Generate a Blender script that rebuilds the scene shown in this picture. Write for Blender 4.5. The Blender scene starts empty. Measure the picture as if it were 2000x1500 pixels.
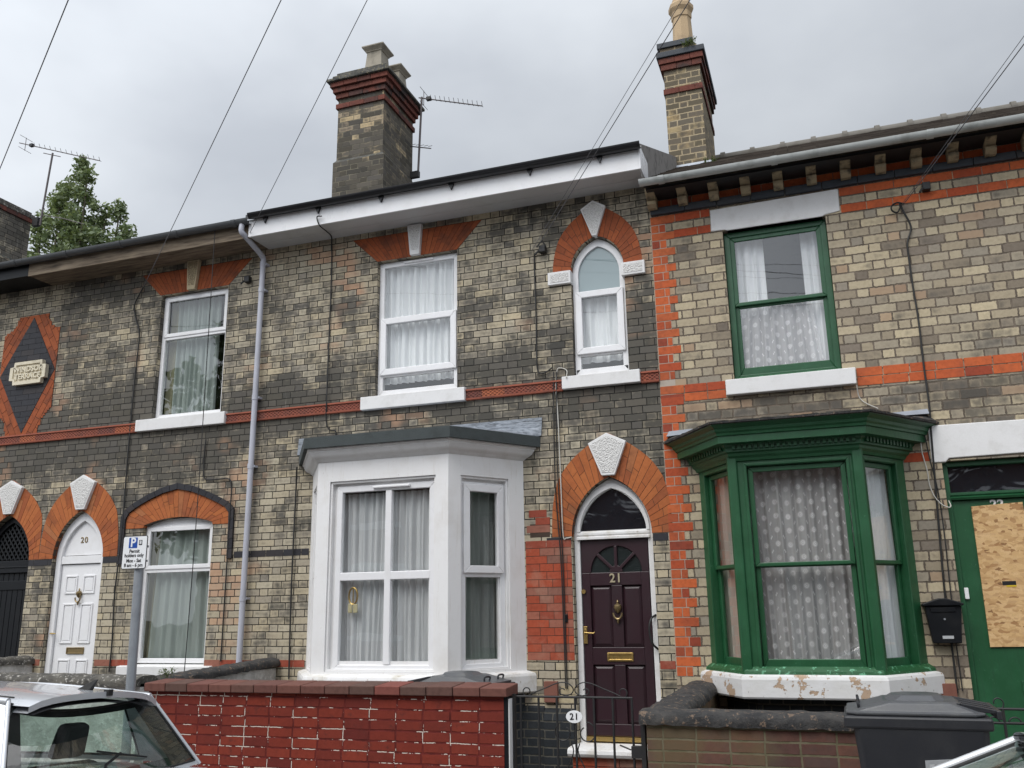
import bpy, bmesh, math, random
from mathutils import Vector, Matrix
R = math.radians
S = bpy.context.scene
COL = S.collection

# ------------------------------------------------------------------ camera
cd = bpy.data.cameras.new('camera')
cam = bpy.data.objects.new('camera', cd)
COL.objects.link(cam)
cd.sensor_width = 36.0
cd.lens = 1743.0 / 2000.0 * 36.0
cd.clip_start = 0.05
cd.clip_end = 600
_p, _y, _r = R(14.33), R(-19.137), R(-0.9035)
_f = Vector((math.sin(_y) * math.cos(_p), math.cos(_y) * math.cos(_p), math.sin(_p)))
_rt = Vector((math.cos(_y), -math.sin(_y), 0))
_up = _rt.cross(_f)
_r2 = _rt * math.cos(_r) + _up * math.sin(_r)
_u2 = -_rt * math.sin(_r) + _up * math.cos(_r)
cam.matrix_world = Matrix(((_r2.x, _u2.x, -_f.x, 0.0), (_r2.y, _u2.y, -_f.y, -9.1),
                           (_r2.z, _u2.z, -_f.z, 1.55), (0, 0, 0, 1)))
S.camera = cam

# ------------------------------------------------------------------ sky, sun, exposure
SUN_EL, SUN_ROT = R(52), R(200)
W = bpy.data.worlds.new('World')
S.world = W
W.use_nodes = True
wn, wl = W.node_tree.nodes, W.node_tree.links
wn.clear()
wo = wn.new('ShaderNodeOutputWorld')
sky = wn.new('ShaderNodeTexSky')
sky.sky_type = 'NISHITA'
sky.sun_disc = False
sky.sun_elevation = SUN_EL
sky.sun_rotation = SUN_ROT
bg1 = wn.new('ShaderNodeBackground')
bg1.inputs[1].default_value = 0.1
wl.new(sky.outputs[0], bg1.inputs[0])
tc = wn.new('ShaderNodeTexCoord')
mp = wn.new('ShaderNodeMapping')
mp.inputs['Scale'].default_value = (1.0, 1.0, 1.7)
mp.inputs['Location'].default_value = (0.35, 0.1, 0.2)
wl.new(tc.outputs['Generated'], mp.inputs[0])
nz = wn.new('ShaderNodeTexNoise')
nz.inputs['Scale'].default_value = 2.1
nz.inputs['Detail'].default_value = 5
nz.inputs['Roughness'].default_value = 0.5
wl.new(mp.outputs[0], nz.inputs['Vector'])
cr = wn.new('ShaderNodeValToRGB')
cr.color_ramp.elements[0].position = 0.36
cr.color_ramp.elements[0].color = (0.485, 0.515, 0.56, 1)
cr.color_ramp.elements[1].position = 0.66
cr.color_ramp.elements[1].color = (0.70, 0.735, 0.775, 1)
wl.new(nz.outputs[0], cr.inputs[0])
# the overcast is brighter towards the hidden sun
dt = wn.new('ShaderNodeVectorMath')
dt.operation = 'DOT_PRODUCT'
dt.inputs[1].default_value = (-0.15, -0.55, 0.82)
wl.new(tc.outputs['Generated'], dt.inputs[0])
mr = wn.new('ShaderNodeMapRange')
mr.inputs[1].default_value = -0.3
mr.inputs[2].default_value = 0.95
mr.inputs[3].default_value = 0.46
mr.inputs[4].default_value = 1.95
wl.new(dt.outputs['Value'], mr.inputs[0])
bg2 = wn.new('ShaderNodeBackground')
wl.new(cr.outputs[0], bg2.inputs[0])
wl.new(mr.outputs[0], bg2.inputs[1])
mx = wn.new('ShaderNodeMixShader')
mx.inputs[0].default_value = 0.92
wl.new(bg1.outputs[0], mx.inputs[1])
wl.new(bg2.outputs[0], mx.inputs[2])
wl.new(mx.outputs[0], wo.inputs[0])

sl = bpy.data.lights.new('sun', 'SUN')
sl.energy = 1.5
sl.angle = R(35)
sl.color = (1.0, 0.97, 0.93)
so = bpy.data.objects.new('sun', sl)
COL.objects.link(so)
_d = Vector((math.sin(SUN_ROT) * math.cos(SUN_EL), math.cos(SUN_ROT) * math.cos(SUN_EL), math.sin(SUN_EL)))
so.rotation_euler = _d.to_track_quat('Z', 'Y').to_euler()
so.location = (0, -20, 30)
S.view_settings.view_transform = 'Standard'
S.view_settings.look = 'None'
S.view_settings.exposure = 0.42
S.view_settings.gamma = 1
S.cycles.transparent_max_bounces = 16
S.cycles.max_bounces = 8

# ------------------------------------------------------------------ node helper
class G:
    """small wrapper to write shader node graphs as expressions"""
    def __init__(s, name):
        s.m = bpy.data.materials.new(name)
        s.m.use_nodes = True
        s.n, s.l = s.m.node_tree.nodes, s.m.node_tree.links
        s.n.clear()
        s.out = s.n.new('ShaderNodeOutputMaterial')
        s._geo = None
    def put(s, sock, v):
        if isinstance(v, bpy.types.NodeSocket):
            s.l.new(v, sock)
        elif v is not None:
            if isinstance(v, (tuple, list)) and len(v) == 3 and sock.type == 'RGBA':
                v = (*v, 1)
            sock.default_value = v
    def node(s, t, ins=None, **kw):
        k = s.n.new(t)
        for a, b in kw.items():
            setattr(k, a, b)
        for a, b in (ins or {}).items():
            s.put(k.inputs[a], b)
        return k
    def M(s, op, a, b=None, c=None, clamp=False):
        k = s.node('ShaderNodeMath', operation=op, use_clamp=clamp)
        s.put(k.inputs[0], a)
        if b is not None: s.put(k.inputs[1], b)
        if c is not None: s.put(k.inputs[2], c)
        return k.outputs[0]
    def mix(s, f, a, b, mode='MIX'):
        k = s.node('ShaderNodeMix', data_type='RGBA', blend_type=mode)
        s.put(k.inputs[0], f)
        s.put(k.inputs[6], a)
        s.put(k.inputs[7], b)
        return k.outputs[2]
    def ramp(s, f, stops, interp='LINEAR'):
        k = s.node('ShaderNodeValToRGB')
        e = k.color_ramp.elements
        k.color_ramp.interpolation = interp
        while len(e) < len(stops): e.new(0.5)
        for i, (p, c) in enumerate(stops):
            e[i].position = p
            e[i].color = (*c, 1) if len(c) == 3 else c
        s.put(k.inputs[0], f)
        return k.outputs[0]
    def rng(s, v, a, b, c=0.0, d=1.0):
        k = s.node('ShaderNodeMapRange', interpolation_type='SMOOTHSTEP')
        for i, q in enumerate((v, a, b, c, d)): s.put(k.inputs[i], q)
        return k.outputs[0]
    @property
    def geo(s):
        if not s._geo: s._geo = s.node('ShaderNodeNewGeometry')
        return s._geo
    @property
    def pos(s): return s.geo.outputs['Position']
    @property
    def island(s): return s.geo.outputs['Random Per Island']
    def obj(s): return s.node('ShaderNodeTexCoord').outputs['Object']
    def noise(s, scale, detail=3, rough=0.55, vec=None, dist=0.0, sc3=None):
        v = vec if vec is not None else s.pos
        if sc3:
            k = s.node('ShaderNodeMapping')
            s.put(k.inputs[0], v)
            k.inputs['Scale'].default_value = sc3
            v = k.outputs[0]
        k = s.node('ShaderNodeTexNoise', {'Vector': v, 'Scale': scale, 'Detail': detail, 'Roughness': rough, 'Distortion': dist})
        return k.outputs[0]
    def bump(s, h, strength=0.3, dist=0.01):
        k = s.node('ShaderNodeBump', {'Height': h, 'Strength': strength, 'Distance': dist})
        return k.outputs[0]
    def bsdf(s, col, rough=0.8, metal=0.0, normal=None, **kw):
        k = s.node('ShaderNodeBsdfPrincipled', {'Base Color': col, 'Roughness': rough, 'Metallic': metal})
        if normal is not None: s.l.new(normal, k.inputs['Normal'])
        for a, b in kw.items(): s.put(k.inputs[a.replace('_', ' ')], b)
        s.l.new(k.outputs[0], s.out.inputs[0])
        return s.m
    def xyz(s):
        k = s.node('ShaderNodeSeparateXYZ')
        s.l.new(s.pos, k.inputs[0])
        return k.outputs

def plain(name, col, rough=0.6, metal=0.0, dirt=0.25, scale=6.0, dirtcol=None, bump=0.0, bscale=60.0, fine=0.0, **kw):
    """paint, plastic, metal: base colour with mottled wear and a little grime"""
    g = G(name)
    dc = dirtcol or tuple(c * 0.55 for c in col)
    n = g.noise(scale, 5, 0.6)
    c = g.mix(g.rng(n, 0.45, 0.75, 0, dirt), col, dc)
    if fine:
        c = g.mix(g.rng(g.noise(scale * 14, 2), 0.4, 0.7, 0, fine), c, dc)
    nm = None
    if bump: nm = g.bump(g.noise(bscale, 3), bump, 0.004)
    r = g.M('ADD', rough, g.M('MULTIPLY', g.M('SUBTRACT', n, 0.5), 0.25))
    return g.bsdf(c, r, metal, nm, **kw)

def brick(name, h, st, hd, mortar, stops, mcol, soot=0.6, sootcol=(0.045, 0.045, 0.042), rag=0.0035, mw=0.0095,
          zoff=0.0, sootfn=None, rw=0.30, bmp=0.6, extra=None, mext=None, chip=None):
    """real courses of stretchers and headers laid in the wall's own coordinates"""
    g = G(name)
    x, y, z = g.xyz()
    nk = g.node('ShaderNodeSeparateXYZ')
    g.l.new(g.geo.outputs['True Normal'], nk.inputs[0])
    side = g.M('GREATER_THAN', g.M('ABSOLUTE', nk.outputs[0]), 0.7)
    u = g.M('ADD', g.M('MULTIPLY', x, g.M('SUBTRACT', 1.0, side)), g.M('MULTIPLY', y, side))
    # ragged edges
    wob = g.M('MULTIPLY', g.M('SUBTRACT', g.noise(38, 2), 0.5), rag * 2.4)
    wob2 = g.M('MULTIPLY', g.M('SUBTRACT', g.noise(3.1, 1), 0.5), 0.012)
    zz = g.M('ADD', g.M('ADD', g.M('ADD', z, zoff), wob), wob2)
    u = g.M('ADD', u, wob)
    zr = g.M('DIVIDE', zz, h)
    row = g.M('FLOOR', zr)
    fz = g.M('FRACT', zr)
    P = st + hd
    wr = g.node('ShaderNodeTexWhiteNoise', noise_dimensions='1D')
    g.l.new(row, wr.inputs['W'])
    off = g.M('ADD', g.M('MULTIPLY', g.M('MODULO', g.M('ADD', row, 400), 2.0), P * 0.5), g.M('MULTIPLY', wr.outputs[0], 0.035))
    uu = g.M('DIVIDE', g.M('ADD', g.M('ADD', u, off), 50.0), P)
    cell = g.M('FLOOR', uu)
    fu = g.M('FRACT', uu)
    ish = g.M('GREATER_THAN', fu, st / P)
    loc = g.M('MULTIPLY', g.M('SUBTRACT', fu, g.M('MULTIPLY', ish, st / P)), P)
    wid = g.M('ADD', st, g.M('MULTIPLY', ish, hd - st))
    du = g.M('MINIMUM', loc, g.M('SUBTRACT', wid, loc))
    dz = g.M('MULTIPLY', g.M('MINIMUM', fz, g.M('SUBTRACT', 1.0, fz)), h)
    dd = g.M('MINIMUM', du, dz)
    mask = g.rng(dd, mw * 0.5 - 0.0012, mw * 0.5 + 0.0022)       # 1 on brick
    cv = g.node('ShaderNodeCombineXYZ')
    g.put(cv.inputs[0], g.M('ADD', g.M('MULTIPLY', cell, 2.0), ish))
    g.put(cv.inputs[1], row)
    w1 = g.node('ShaderNodeTexWhiteNoise', noise_dimensions='2D')
    g.l.new(cv.outputs[0], w1.inputs['Vector'])
    rs = g.node('ShaderNodeSeparateColor')
    g.l.new(w1.outputs['Color'], rs.inputs[0])
    r1, r2, r3 = rs.outputs[0], rs.outputs[1], rs.outputs[2]
    base = g.ramp(r1, stops)
    n1 = g.noise(30, 4, 0.6)
    base = g.mix(g.rng(n1, 0.35, 0.75, 0, 0.35), base, g.mix(1.0, base, (0.55, 0.53, 0.5), 'MULTIPLY'))
    if soot:
        big = g.noise(0.9, 4, 0.55, sc3=(1.0, 1.0, 1.6))
        mid = g.noise(13, 3, 0.55)
        sv = g.M('ADD', g.M('MULTIPLY', big, 1.35), g.M('MULTIPLY', r2, rw))
        sv = g.M('ADD', sv, g.M('MULTIPLY', g.M('SUBTRACT', g.noise(2.7, 3, 0.6, sc3=(1.3, 1.3, 0.8)), 0.5), 0.75))
        sv = g.M('ADD', sv, g.M('MULTIPLY', mid, 0.62))
        sv = g.M('ADD', sv, g.M('MULTIPLY', g.rng(dd, 0.004, 0.04), 0.15))   # soot keeps to the brick's middle
        if sootfn: sv = g.M('ADD', sv, sootfn(g, x, z))
        sv = g.M('ADD', sv, g.M('MULTIPLY', g.M('SUBTRACT', g.noise(5.0, 4, 0.65, sc3=(1.6, 1.6, 0.35)), 0.5), 0.6))
        s1 = g.rng(sv, 0.95, 1.5, 0, soot)
        tone = g.mix(r3, (0.09, 0.084, 0.077), sootcol)
        base = g.mix(s1, base, tone)
    if extra: base = extra(g, base, x, z, r3)
    mc = g.mix(g.rng(g.noise(9, 3), 0.35, 0.7), mcol, mext or tuple(c * 0.6 for c in mcol))
    if chip:      # paint has dropped out of some of the joints
        cn = g.M('ADD', g.noise(7.5, 4, 0.7), g.M('MULTIPLY', g.noise(0.9, 2), 0.28))
        mc = g.mix(g.M('MULTIPLY', g.rng(cn, 0.655, 0.672), g.rng(dd, 0.002, 0.0042, 1.0, 0.0)), mc, chip)
    col = g.mix(mask, mc, base)
    hgt = g.M('ADD', g.M('MULTIPLY', mask, 1.0), g.M('MULTIPLY', n1, 0.35))
    return g.bsdf(col, 0.9, 0, g.bump(hgt, bmp, 0.006), Specular_IOR_Level=0.25)

def units(name, stops, rough=0.85, mott=0.4, bump=0.35, weather=None, wamt=0.0):
    """bricks that are separate blocks: one colour per block"""
    g = G(name)
    c = g.ramp(g.island, stops)
    n = g.noise(26, 4, 0.6)
    c = g.mix(g.rng(n, 0.4, 0.75, 0, mott), c, g.mix(1.0, c, (0.5, 0.46, 0.44), 'MULTIPLY'))
    if weather:
        c = g.mix(g.rng(g.noise(3.3, 4, 0.65), 0.48, 0.68, 0, wamt), c, weather)
    return g.bsdf(c, rough, 0, g.bump(n, bump, 0.004), Specular_IOR_Level=0.3)

# ------------------------------------------------------------------ materials
def soot21(g, x, z):
    a = g.rng(g.M('ABSOLUTE', g.M('SUBTRACT', z, 3.95)), 0.0, 0.95, 0.36, -0.02)
    b = g.rng(z, 1.6, 2.7, -0.26, 0.0)
    r = g.rng(g.M('ABSOLUTE', g.M('SUBTRACT', x, -1.6)), 0.0, 1.1, 0.16, 0.0)
    l = g.rng(x, -8.3, -6.2, 0.14, 0.0)
    return g.M('ADD', g.M('ADD', a, b), g.M('ADD', r, l))
def pink21(g, base, x, z, r):
    f = g.M('MULTIPLY', g.rng(g.noise(0.8, 3, 0.6), 0.55, 0.7, 0, 0.75), g.M('GREATER_THAN', r, 0.5))
    base = g.mix(f, base, (0.50, 0.30, 0.19))
    w = g.noise(2.2, 4, 0.7, sc3=(7.0, 7.0, 0.5))
    return g.mix(g.rng(w, 0.62, 0.75, 0, 0.35), base, (0.52, 0.50, 0.44))
M_B21 = brick('gault_brick', 0.0807, 0.230, 0.115, 0.0095,
              [(0, (0.44, 0.38, 0.275)), (0.3, (0.50, 0.445, 0.335)), (0.55, (0.38, 0.335, 0.26)), (0.8, (0.54, 0.46, 0.315)), (1, (0.31, 0.28, 0.23))],
              (0.016, 0.016, 0.015), soot=0.9, sootfn=soot21, extra=pink21, mext=(0.045, 0.042, 0.036), mw=0.0085, bmp=0.8)
def var22(g, base, x, z, r):
    f = g.M('MULTIPLY', g.M('GREATER_THAN', r, 0.93), 0.6)
    return g.mix(f, base, (0.38, 0.25, 0.16))
def soot22(g, x, z):
    a = g.rng(g.M('ABSOLUTE', g.M('SUBTRACT', z, 3.42)), 0.0, 0.4, 0.42, 0.0)
    return g.M('ADD', g.M('SUBTRACT', a, 0.26), g.rng(z, 2.2, 3.0, -0.12, 0.0))
M_B22 = brick('buff_brick', 0.0925, 0.232, 0.116, 0.012,
              [(0, (0.19, 0.158, 0.125)), (0.16, (0.34, 0.285, 0.205)), (0.36, (0.48, 0.405, 0.28)), (0.56, (0.29, 0.255, 0.205)), (0.8, (0.55, 0.465, 0.315)), (1, (0.22, 0.185, 0.15))],
              (0.105, 0.085, 0.066), soot=0.8, sootcol=(0.07, 0.066, 0.058), sootfn=soot22, extra=var22, mext=(0.19, 0.155, 0.12), rag=0.0085, mw=0.013, bmp=0.9)
M_CHIM = brick('sooty_chimney_brick', 0.0807, 0.230, 0.115, 0.0095,
               [(0, (0.44, 0.34, 0.2)), (0.4, (0.52, 0.41, 0.25)), (0.75, (0.38, 0.30, 0.2)), (1, (0.28, 0.23, 0.17))],
               (0.07, 0.066, 0.055), soot=0.92, sootcol=(0.035, 0.035, 0.032), sootfn=lambda g, x, z: g.M('ADD', g.rng(z, 7.75, 8.0, 0.50, 0.12), 0.0), mext=(0.2, 0.18, 0.13), rw=0.75)
M_CHIM22 = brick('ochre_chimney_brick', 0.0925, 0.232, 0.116, 0.012,
                 [(0, (0.42, 0.30, 0.15)), (0.5, (0.46, 0.36, 0.2)), (1, (0.34, 0.25, 0.14))],
                 (0.42, 0.34, 0.22), soot=0.85, sootcol=(0.06, 0.055, 0.045), sootfn=lambda g, x, z: g.M('ADD', 0.10, g.rng(z, 8.4, 8.8, 0, 0.2)), rw=0.8, rag=0.006, mw=0.016)
def flake(g, base, x, z, r):
    return g.mix(g.rng(g.noise(1.3, 3), 0.35, 0.7, 0, 0.5), g.mix(g.rng(g.noise(11, 5, 0.7), 0.55, 0.7, 0, 0.55), base, (0.075, 0.022, 0.018)), (0.115, 0.02, 0.016))
M_REDWALL = brick('red_painted_brick', 0.0765, 0.226, 0.226, 0.009,
                  [(0, (0.17, 0.026, 0.016)), (0.5, (0.23, 0.038, 0.021)), (1, (0.125, 0.021, 0.016))],
                  (0.14, 0.02, 0.016), soot=0.0, extra=flake, mw=0.0125, bmp=1.0, chip=(0.60, 0.52, 0.45))
def moss(g, base, x, z, r):
    return g.mix(g.rng(g.M('ADD', g.noise(2.0, 4), g.rng(x, -1.3, -0.2, 0.16, -0.1)), 0.48, 0.68, 0, 0.5), base, (0.125, 0.105, 0.05))
M_BROWNWALL = brick('brown_garden_brick', 0.0765, 0.226, 0.226, 0.01,
                    [(0, (0.125, 0.06, 0.046)), (0.5, (0.15, 0.07, 0.05)), (1, (0.085, 0.045, 0.04))],
                    (0.15, 0.13, 0.085), soot=0.35, extra=moss, mw=0.012, mext=(0.10, 0.09, 0.05))
M_BLACKBRICK = brick('black_painted_brick', 0.0807, 0.230, 0.115, 0.01,
                     [(0, (0.022, 0.026, 0.030)), (1, (0.035, 0.038, 0.042))], (0.10, 0.095, 0.08), soot=0.0, mw=0.012)
M_OPP = brick('street_brick', 0.075, 0.225, 0.11, 0.01,
              [(0, (0.28, 0.13, 0.09)), (1, (0.34, 0.17, 0.12))], (0.3, 0.27, 0.23), soot=0.3)
M_RUBBED = units('rubbed_orange_brick', [(0, (0.36, 0.105, 0.035)), (0.35, (0.44, 0.14, 0.045)), (0.65, (0.39, 0.115, 0.04)), (0.9, (0.31, 0.09, 0.035)), (1, (0.42, 0.17, 0.07))], mott=0.25, weather=(0.12, 0.045, 0.025), wamt=0.45)
M_RUBBEDDK = units('rubbed_red_brick', [(0, (0.29, 0.075, 0.03)), (0.5, (0.35, 0.095, 0.035)), (1, (0.25, 0.07, 0.03))], mott=0.35, weather=(0.10, 0.04, 0.028), wamt=0.6)
M_RED22 = units('red_quoin_brick', [(0, (0.47, 0.10, 0.035)), (0.3, (0.56, 0.13, 0.042)), (0.55, (0.40, 0.075, 0.03)), (0.8, (0.27, 0.055, 0.03)), (1, (0.60, 0.155, 0.05))], mott=0.45, weather=(0.16, 0.05, 0.035), wamt=0.35)
M_RED21 = units('patched_red_brick', [(0, (0.34, 0.07, 0.035)), (0.3, (0.42, 0.085, 0.04)), (0.6, (0.28, 0.065, 0.04)), (0.88, (0.36, 0.13, 0.085)), (1, (0.20, 0.11, 0.085))], mott=0.4, weather=(0.42, 0.30, 0.22), wamt=0.28)
M_REDCH = units('dark_red_corbel_brick', [(0, (0.13, 0.045, 0.032)), (0.5, (0.17, 0.052, 0.036)), (1, (0.06, 0.036, 0.032))], mott=0.7, weather=(0.035, 0.032, 0.03), wamt=0.9)
M_WHITEFLECK = None
M_BLUE = units('blue_black_brick', [(0, (0.022, 0.022, 0.027)), (0.5, (0.03, 0.03, 0.036)), (1, (0.04, 0.035, 0.036))], rough=0.55, mott=0.3, bump=0.2)
M_BLUE22 = units('slate_blue_brick', [(0, (0.035, 0.042, 0.052)), (0.5, (0.045, 0.052, 0.062)), (1, (0.055, 0.055, 0.06))], rough=0.6, mott=0.3)
M_JOINT = plain('dark_joint', (0.06, 0.04, 0.03), 0.95)
M_JOINTW = plain('pale_joint', (0.42, 0.36, 0.3), 0.95, dirt=0.6)
def terracotta():
    g = G('moulded_terracotta')
    x, y, z = g.xyz()
    # square tiles with a four leaf relief
    a = g.M('PINGPONG', g.M('MULTIPLY', x, 1 / 0.052), 1.0)
    b = g.M('PINGPONG', g.M('MULTIPLY', g.M('SUBTRACT', z, 3.9), 1 / 0.036), 1.0)
    e = g.M('ABSOLUTE', g.M('SUBTRACT', a, b))
    f = g.M('ABSOLUTE', g.M('SUBTRACT', g.M('ADD', a, b), 1.0))
    k = g.rng(g.M('MINIMUM', e, f), 0.06, 0.32)
    inb = g.rng(g.M('ABSOLUTE', g.M('SUBTRACT', z, 3.932)), 0.036, 0.042, 1.0, 0.0)
    relief = g.M('MULTIPLY', k, inb)
    tile = g.node('ShaderNodeTexWhiteNoise', noise_dimensions='1D')
    g.put(tile.inputs['W'], g.M('FLOOR', g.M('DIVIDE', x, 0.27)))
    c = g.ramp(tile.outputs[0], [(0, (0.30, 0.085, 0.05)), (0.4, (0.22, 0.062, 0.042)), (0.75, (0.36, 0.10, 0.05)), (1, (0.50, 0.15, 0.06))])
    dk = g.mix(1.0, c, (0.3, 0.24, 0.22), 'MULTIPLY')
    n = g.noise(30, 3)
    c = g.mix(g.M('MULTIPLY', relief, 0.75), c, dk)
    c = g.mix(g.rng(g.noise(4, 4), 0.45, 0.7, 0, 0.45), c, (0.08, 0.045, 0.04))
    h = g.M('ADD', g.M('MULTIPLY', relief, -1.0), g.M('MULTIPLY', n, 0.2))
    return g.bsdf(c, 0.85, 0, g.bump(h, 0.9, 0.012))
M_TERRA = terracotta()
M_TERRAFIL = plain('terracotta_fillet', (0.33, 0.095, 0.055), 0.85, dirt=0.6, dirtcol=(0.12, 0.05, 0.04))
M_WSTONE = plain('white_painted_stone', (0.74, 0.735, 0.73), 0.7, dirt=0.35, scale=7, dirtcol=(0.5, 0.48, 0.45), bump=0.15, fine=0.1)
def rough_white(name, col, hcol):
    g = G(name)
    v = g.node('ShaderNodeTexVoronoi', {'Vector': g.pos, 'Scale': 75.0})
    h = v.outputs['Distance']
    c = g.mix(g.rng(h, 0.2, 0.75), col, hcol)
    return g.bsdf(c, 0.75, 0, g.bump(h, 0.9, 0.01))
M_PECK = rough_white('pecked_white_stone', (0.76, 0.75, 0.73), (0.60, 0.59, 0.57))
M_PECKBUFF = rough_white('pecked_buff_stone', (0.50, 0.40, 0.24), (0.24, 0.19, 0.12))
M_BUFFSTONE = plain('buff_stone', (0.52, 0.43, 0.28), 0.8, dirt=0.5, bump=0.3)
M_CREAMSTONE = plain('cream_stone', (0.68, 0.62, 0.48), 0.75, dirt=0.5, dirtcol=(0.36, 0.31, 0.22), bump=0.2)
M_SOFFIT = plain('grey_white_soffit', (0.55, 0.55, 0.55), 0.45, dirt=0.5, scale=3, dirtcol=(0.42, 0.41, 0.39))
M_UPVC = plain('white_upvc', (0.80, 0.80, 0.81), 0.3, dirt=0.25, scale=5, dirtcol=(0.62, 0.6, 0.57))
def baypaint():
    g = G('white_bay_paint')
    c = g.mix(g.rng(g.noise(2.6, 5, 0.6), 0.45, 0.75, 0, 0.45), (0.80, 0.795, 0.79), (0.62, 0.585, 0.54))
    st = g.noise(6.0, 4, 0.7, sc3=(5.0, 5.0, 0.35))
    c = g.mix(g.rng(st, 0.56, 0.74, 0, 0.4), c, (0.55, 0.50, 0.43))
    cr_ = g.noise(38, 3, 0.7)
    c = g.mix(g.rng(cr_, 0.69, 0.74, 0, 0.6), c, (0.42, 0.36, 0.29))
    return g.bsdf(c, 0.5, 0, g.bump(g.M('ADD', g.noise(25, 3), g.M('MULTIPLY', cr_, 0.5)), 0.22, 0.005))
M_RENDERW = baypaint()
def stainwhite():
    g = G('stained_white_paint')
    c = g.mix(g.rng(g.noise(5, 5, 0.65), 0.42, 0.7), (0.74, 0.735, 0.73), (0.56, 0.53, 0.47))
    c = g.mix(g.rng(g.noise(16, 4, 0.7), 0.62, 0.72, 0, 0.8), c, (0.3, 0.22, 0.15))
    return g.bsdf(c, 0.6, 0, g.bump(g.noise(20, 4), 0.3, 0.006))
M_STAINW = stainwhite()
def peel():
    g = G('peeling_white_paint')
    n = g.noise(5.5, 5, 0.68)
    f = g.rng(n, 0.575, 0.585)
    c = g.mix(f, g.mix(g.noise(8, 3), (0.72, 0.72, 0.73), (0.60, 0.59, 0.56)), (0.43, 0.31, 0.215))
    c = g.mix(g.rng(g.noise(22, 4, 0.7), 0.66, 0.7, 0, 0.8), c, (0.12, 0.10, 0.08))
    return g.bsdf(c, 0.75, 0, g.bump(g.M('SUBTRACT', g.M('MULTIPLY', g.noise(18, 4), 0.5), f), 0.7, 0.008))
M_PEEL = peel()
def greenpaint():
    g = G('green_gloss_paint')
    c = g.mix(g.rng(g.noise(4, 5, 0.65), 0.4, 0.72, 0, 0.6), (0.012, 0.078, 0.029), (0.024, 0.115, 0.05))
    br = g.noise(9.0, 4, 0.6, sc3=(6.0, 6.0, 0.6))
    c = g.mix(g.rng(br, 0.5, 0.72, 0, 0.4), c, (0.008, 0.052, 0.022))
    c = g.mix(g.rng(g.noise(30, 4, 0.7), 0.665, 0.7, 0, 0.6), c, (0.07, 0.20, 0.11))
    return g.bsdf(c, g.M('ADD', 0.28, g.M('MULTIPLY', br, 0.25)), 0, g.bump(g.M('ADD', br, g.noise(22, 4)), 0.18, 0.004))
M_GREEN = greenpaint()
def greenpeel():
    g = G('flaking_green_paint')
    c = g.mix(g.rng(g.noise(20, 4, 0.7), 0.58, 0.63), (0.012, 0.085, 0.028), (0.12, 0.34, 0.2))
    return g.bsdf(c, 0.45, 0, g.bump(g.noise(18, 4), 0.7, 0.01))
M_GREENPEEL = greenpeel()
M_PURPLE = plain('dark_plum_paint', (0.030, 0.012, 0.017), 0.38, dirt=0.5, scale=3, dirtcol=(0.018, 0.010, 0.012), bump=0.1, bscale=40)
M_BRASS = plain('worn_brass', (0.52, 0.36, 0.13), 0.36, 0.9, dirt=0.6, dirtcol=(0.2, 0.14, 0.06), scale=25)
M_BRONZE = plain('old_brass', (0.30, 0.22, 0.11), 0.4, 0.8, dirt=0.6, dirtcol=(0.14, 0.1, 0.06), scale=25)
M_BLACK = plain('black_gloss_paint', (0.008, 0.009, 0.011), 0.4, dirt=0.3, dirtcol=(0.02, 0.02, 0.02), Specular_IOR_Level=0.2)
M_BLACKMAT = plain('black_iron', (0.014, 0.014, 0.015), 0.55, dirt=0.4, dirtcol=(0.035, 0.028, 0.022), scale=20)
M_CABLE = plain('black_cable', (0.016, 0.016, 0.016), 0.6)
M_CABLEG = plain('weathered_cable', (0.11, 0.11, 0.12), 0.6)
M_CABLEW = plain('white_cable', (0.55, 0.53, 0.48), 0.6)
M_VOID = plain('dark_interior', (0.035, 0.034, 0.034), 0.95)
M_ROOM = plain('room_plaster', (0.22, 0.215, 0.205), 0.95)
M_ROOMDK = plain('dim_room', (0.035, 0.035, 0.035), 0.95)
M_GUTG = plain('grey_plastic_gutter', (0.085, 0.09, 0.095), 0.4, dirt=0.5, dirtcol=(0.05, 0.05, 0.05))
M_GUTB = plain('black_plastic_gutter', (0.010, 0.010, 0.012), 0.35)
M_GUTZ = plain('weathered_grey_gutter', (0.47, 0.49, 0.475), 0.55, dirt=0.6, dirtcol=(0.12, 0.125, 0.115), scale=4)
M_PIPE = plain('pale_grey_pipe', (0.46, 0.47, 0.53), 0.4, dirt=0.35, dirtcol=(0.3, 0.3, 0.33), scale=3)
def woodsoffit():
    g = G('bare_weathered_board')
    n = g.noise(3.0, 5, 0.6, sc3=(1.0, 9.0, 9.0))
    c = g.ramp(n, [(0.3, (0.06, 0.045, 0.032)), (0.5, (0.17, 0.13, 0.09)), (0.8, (0.30, 0.24, 0.17))])
    return g.bsdf(c, 0.85, 0, g.bump(n, 0.3, 0.004))
M_WOOD = woodsoffit()
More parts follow.
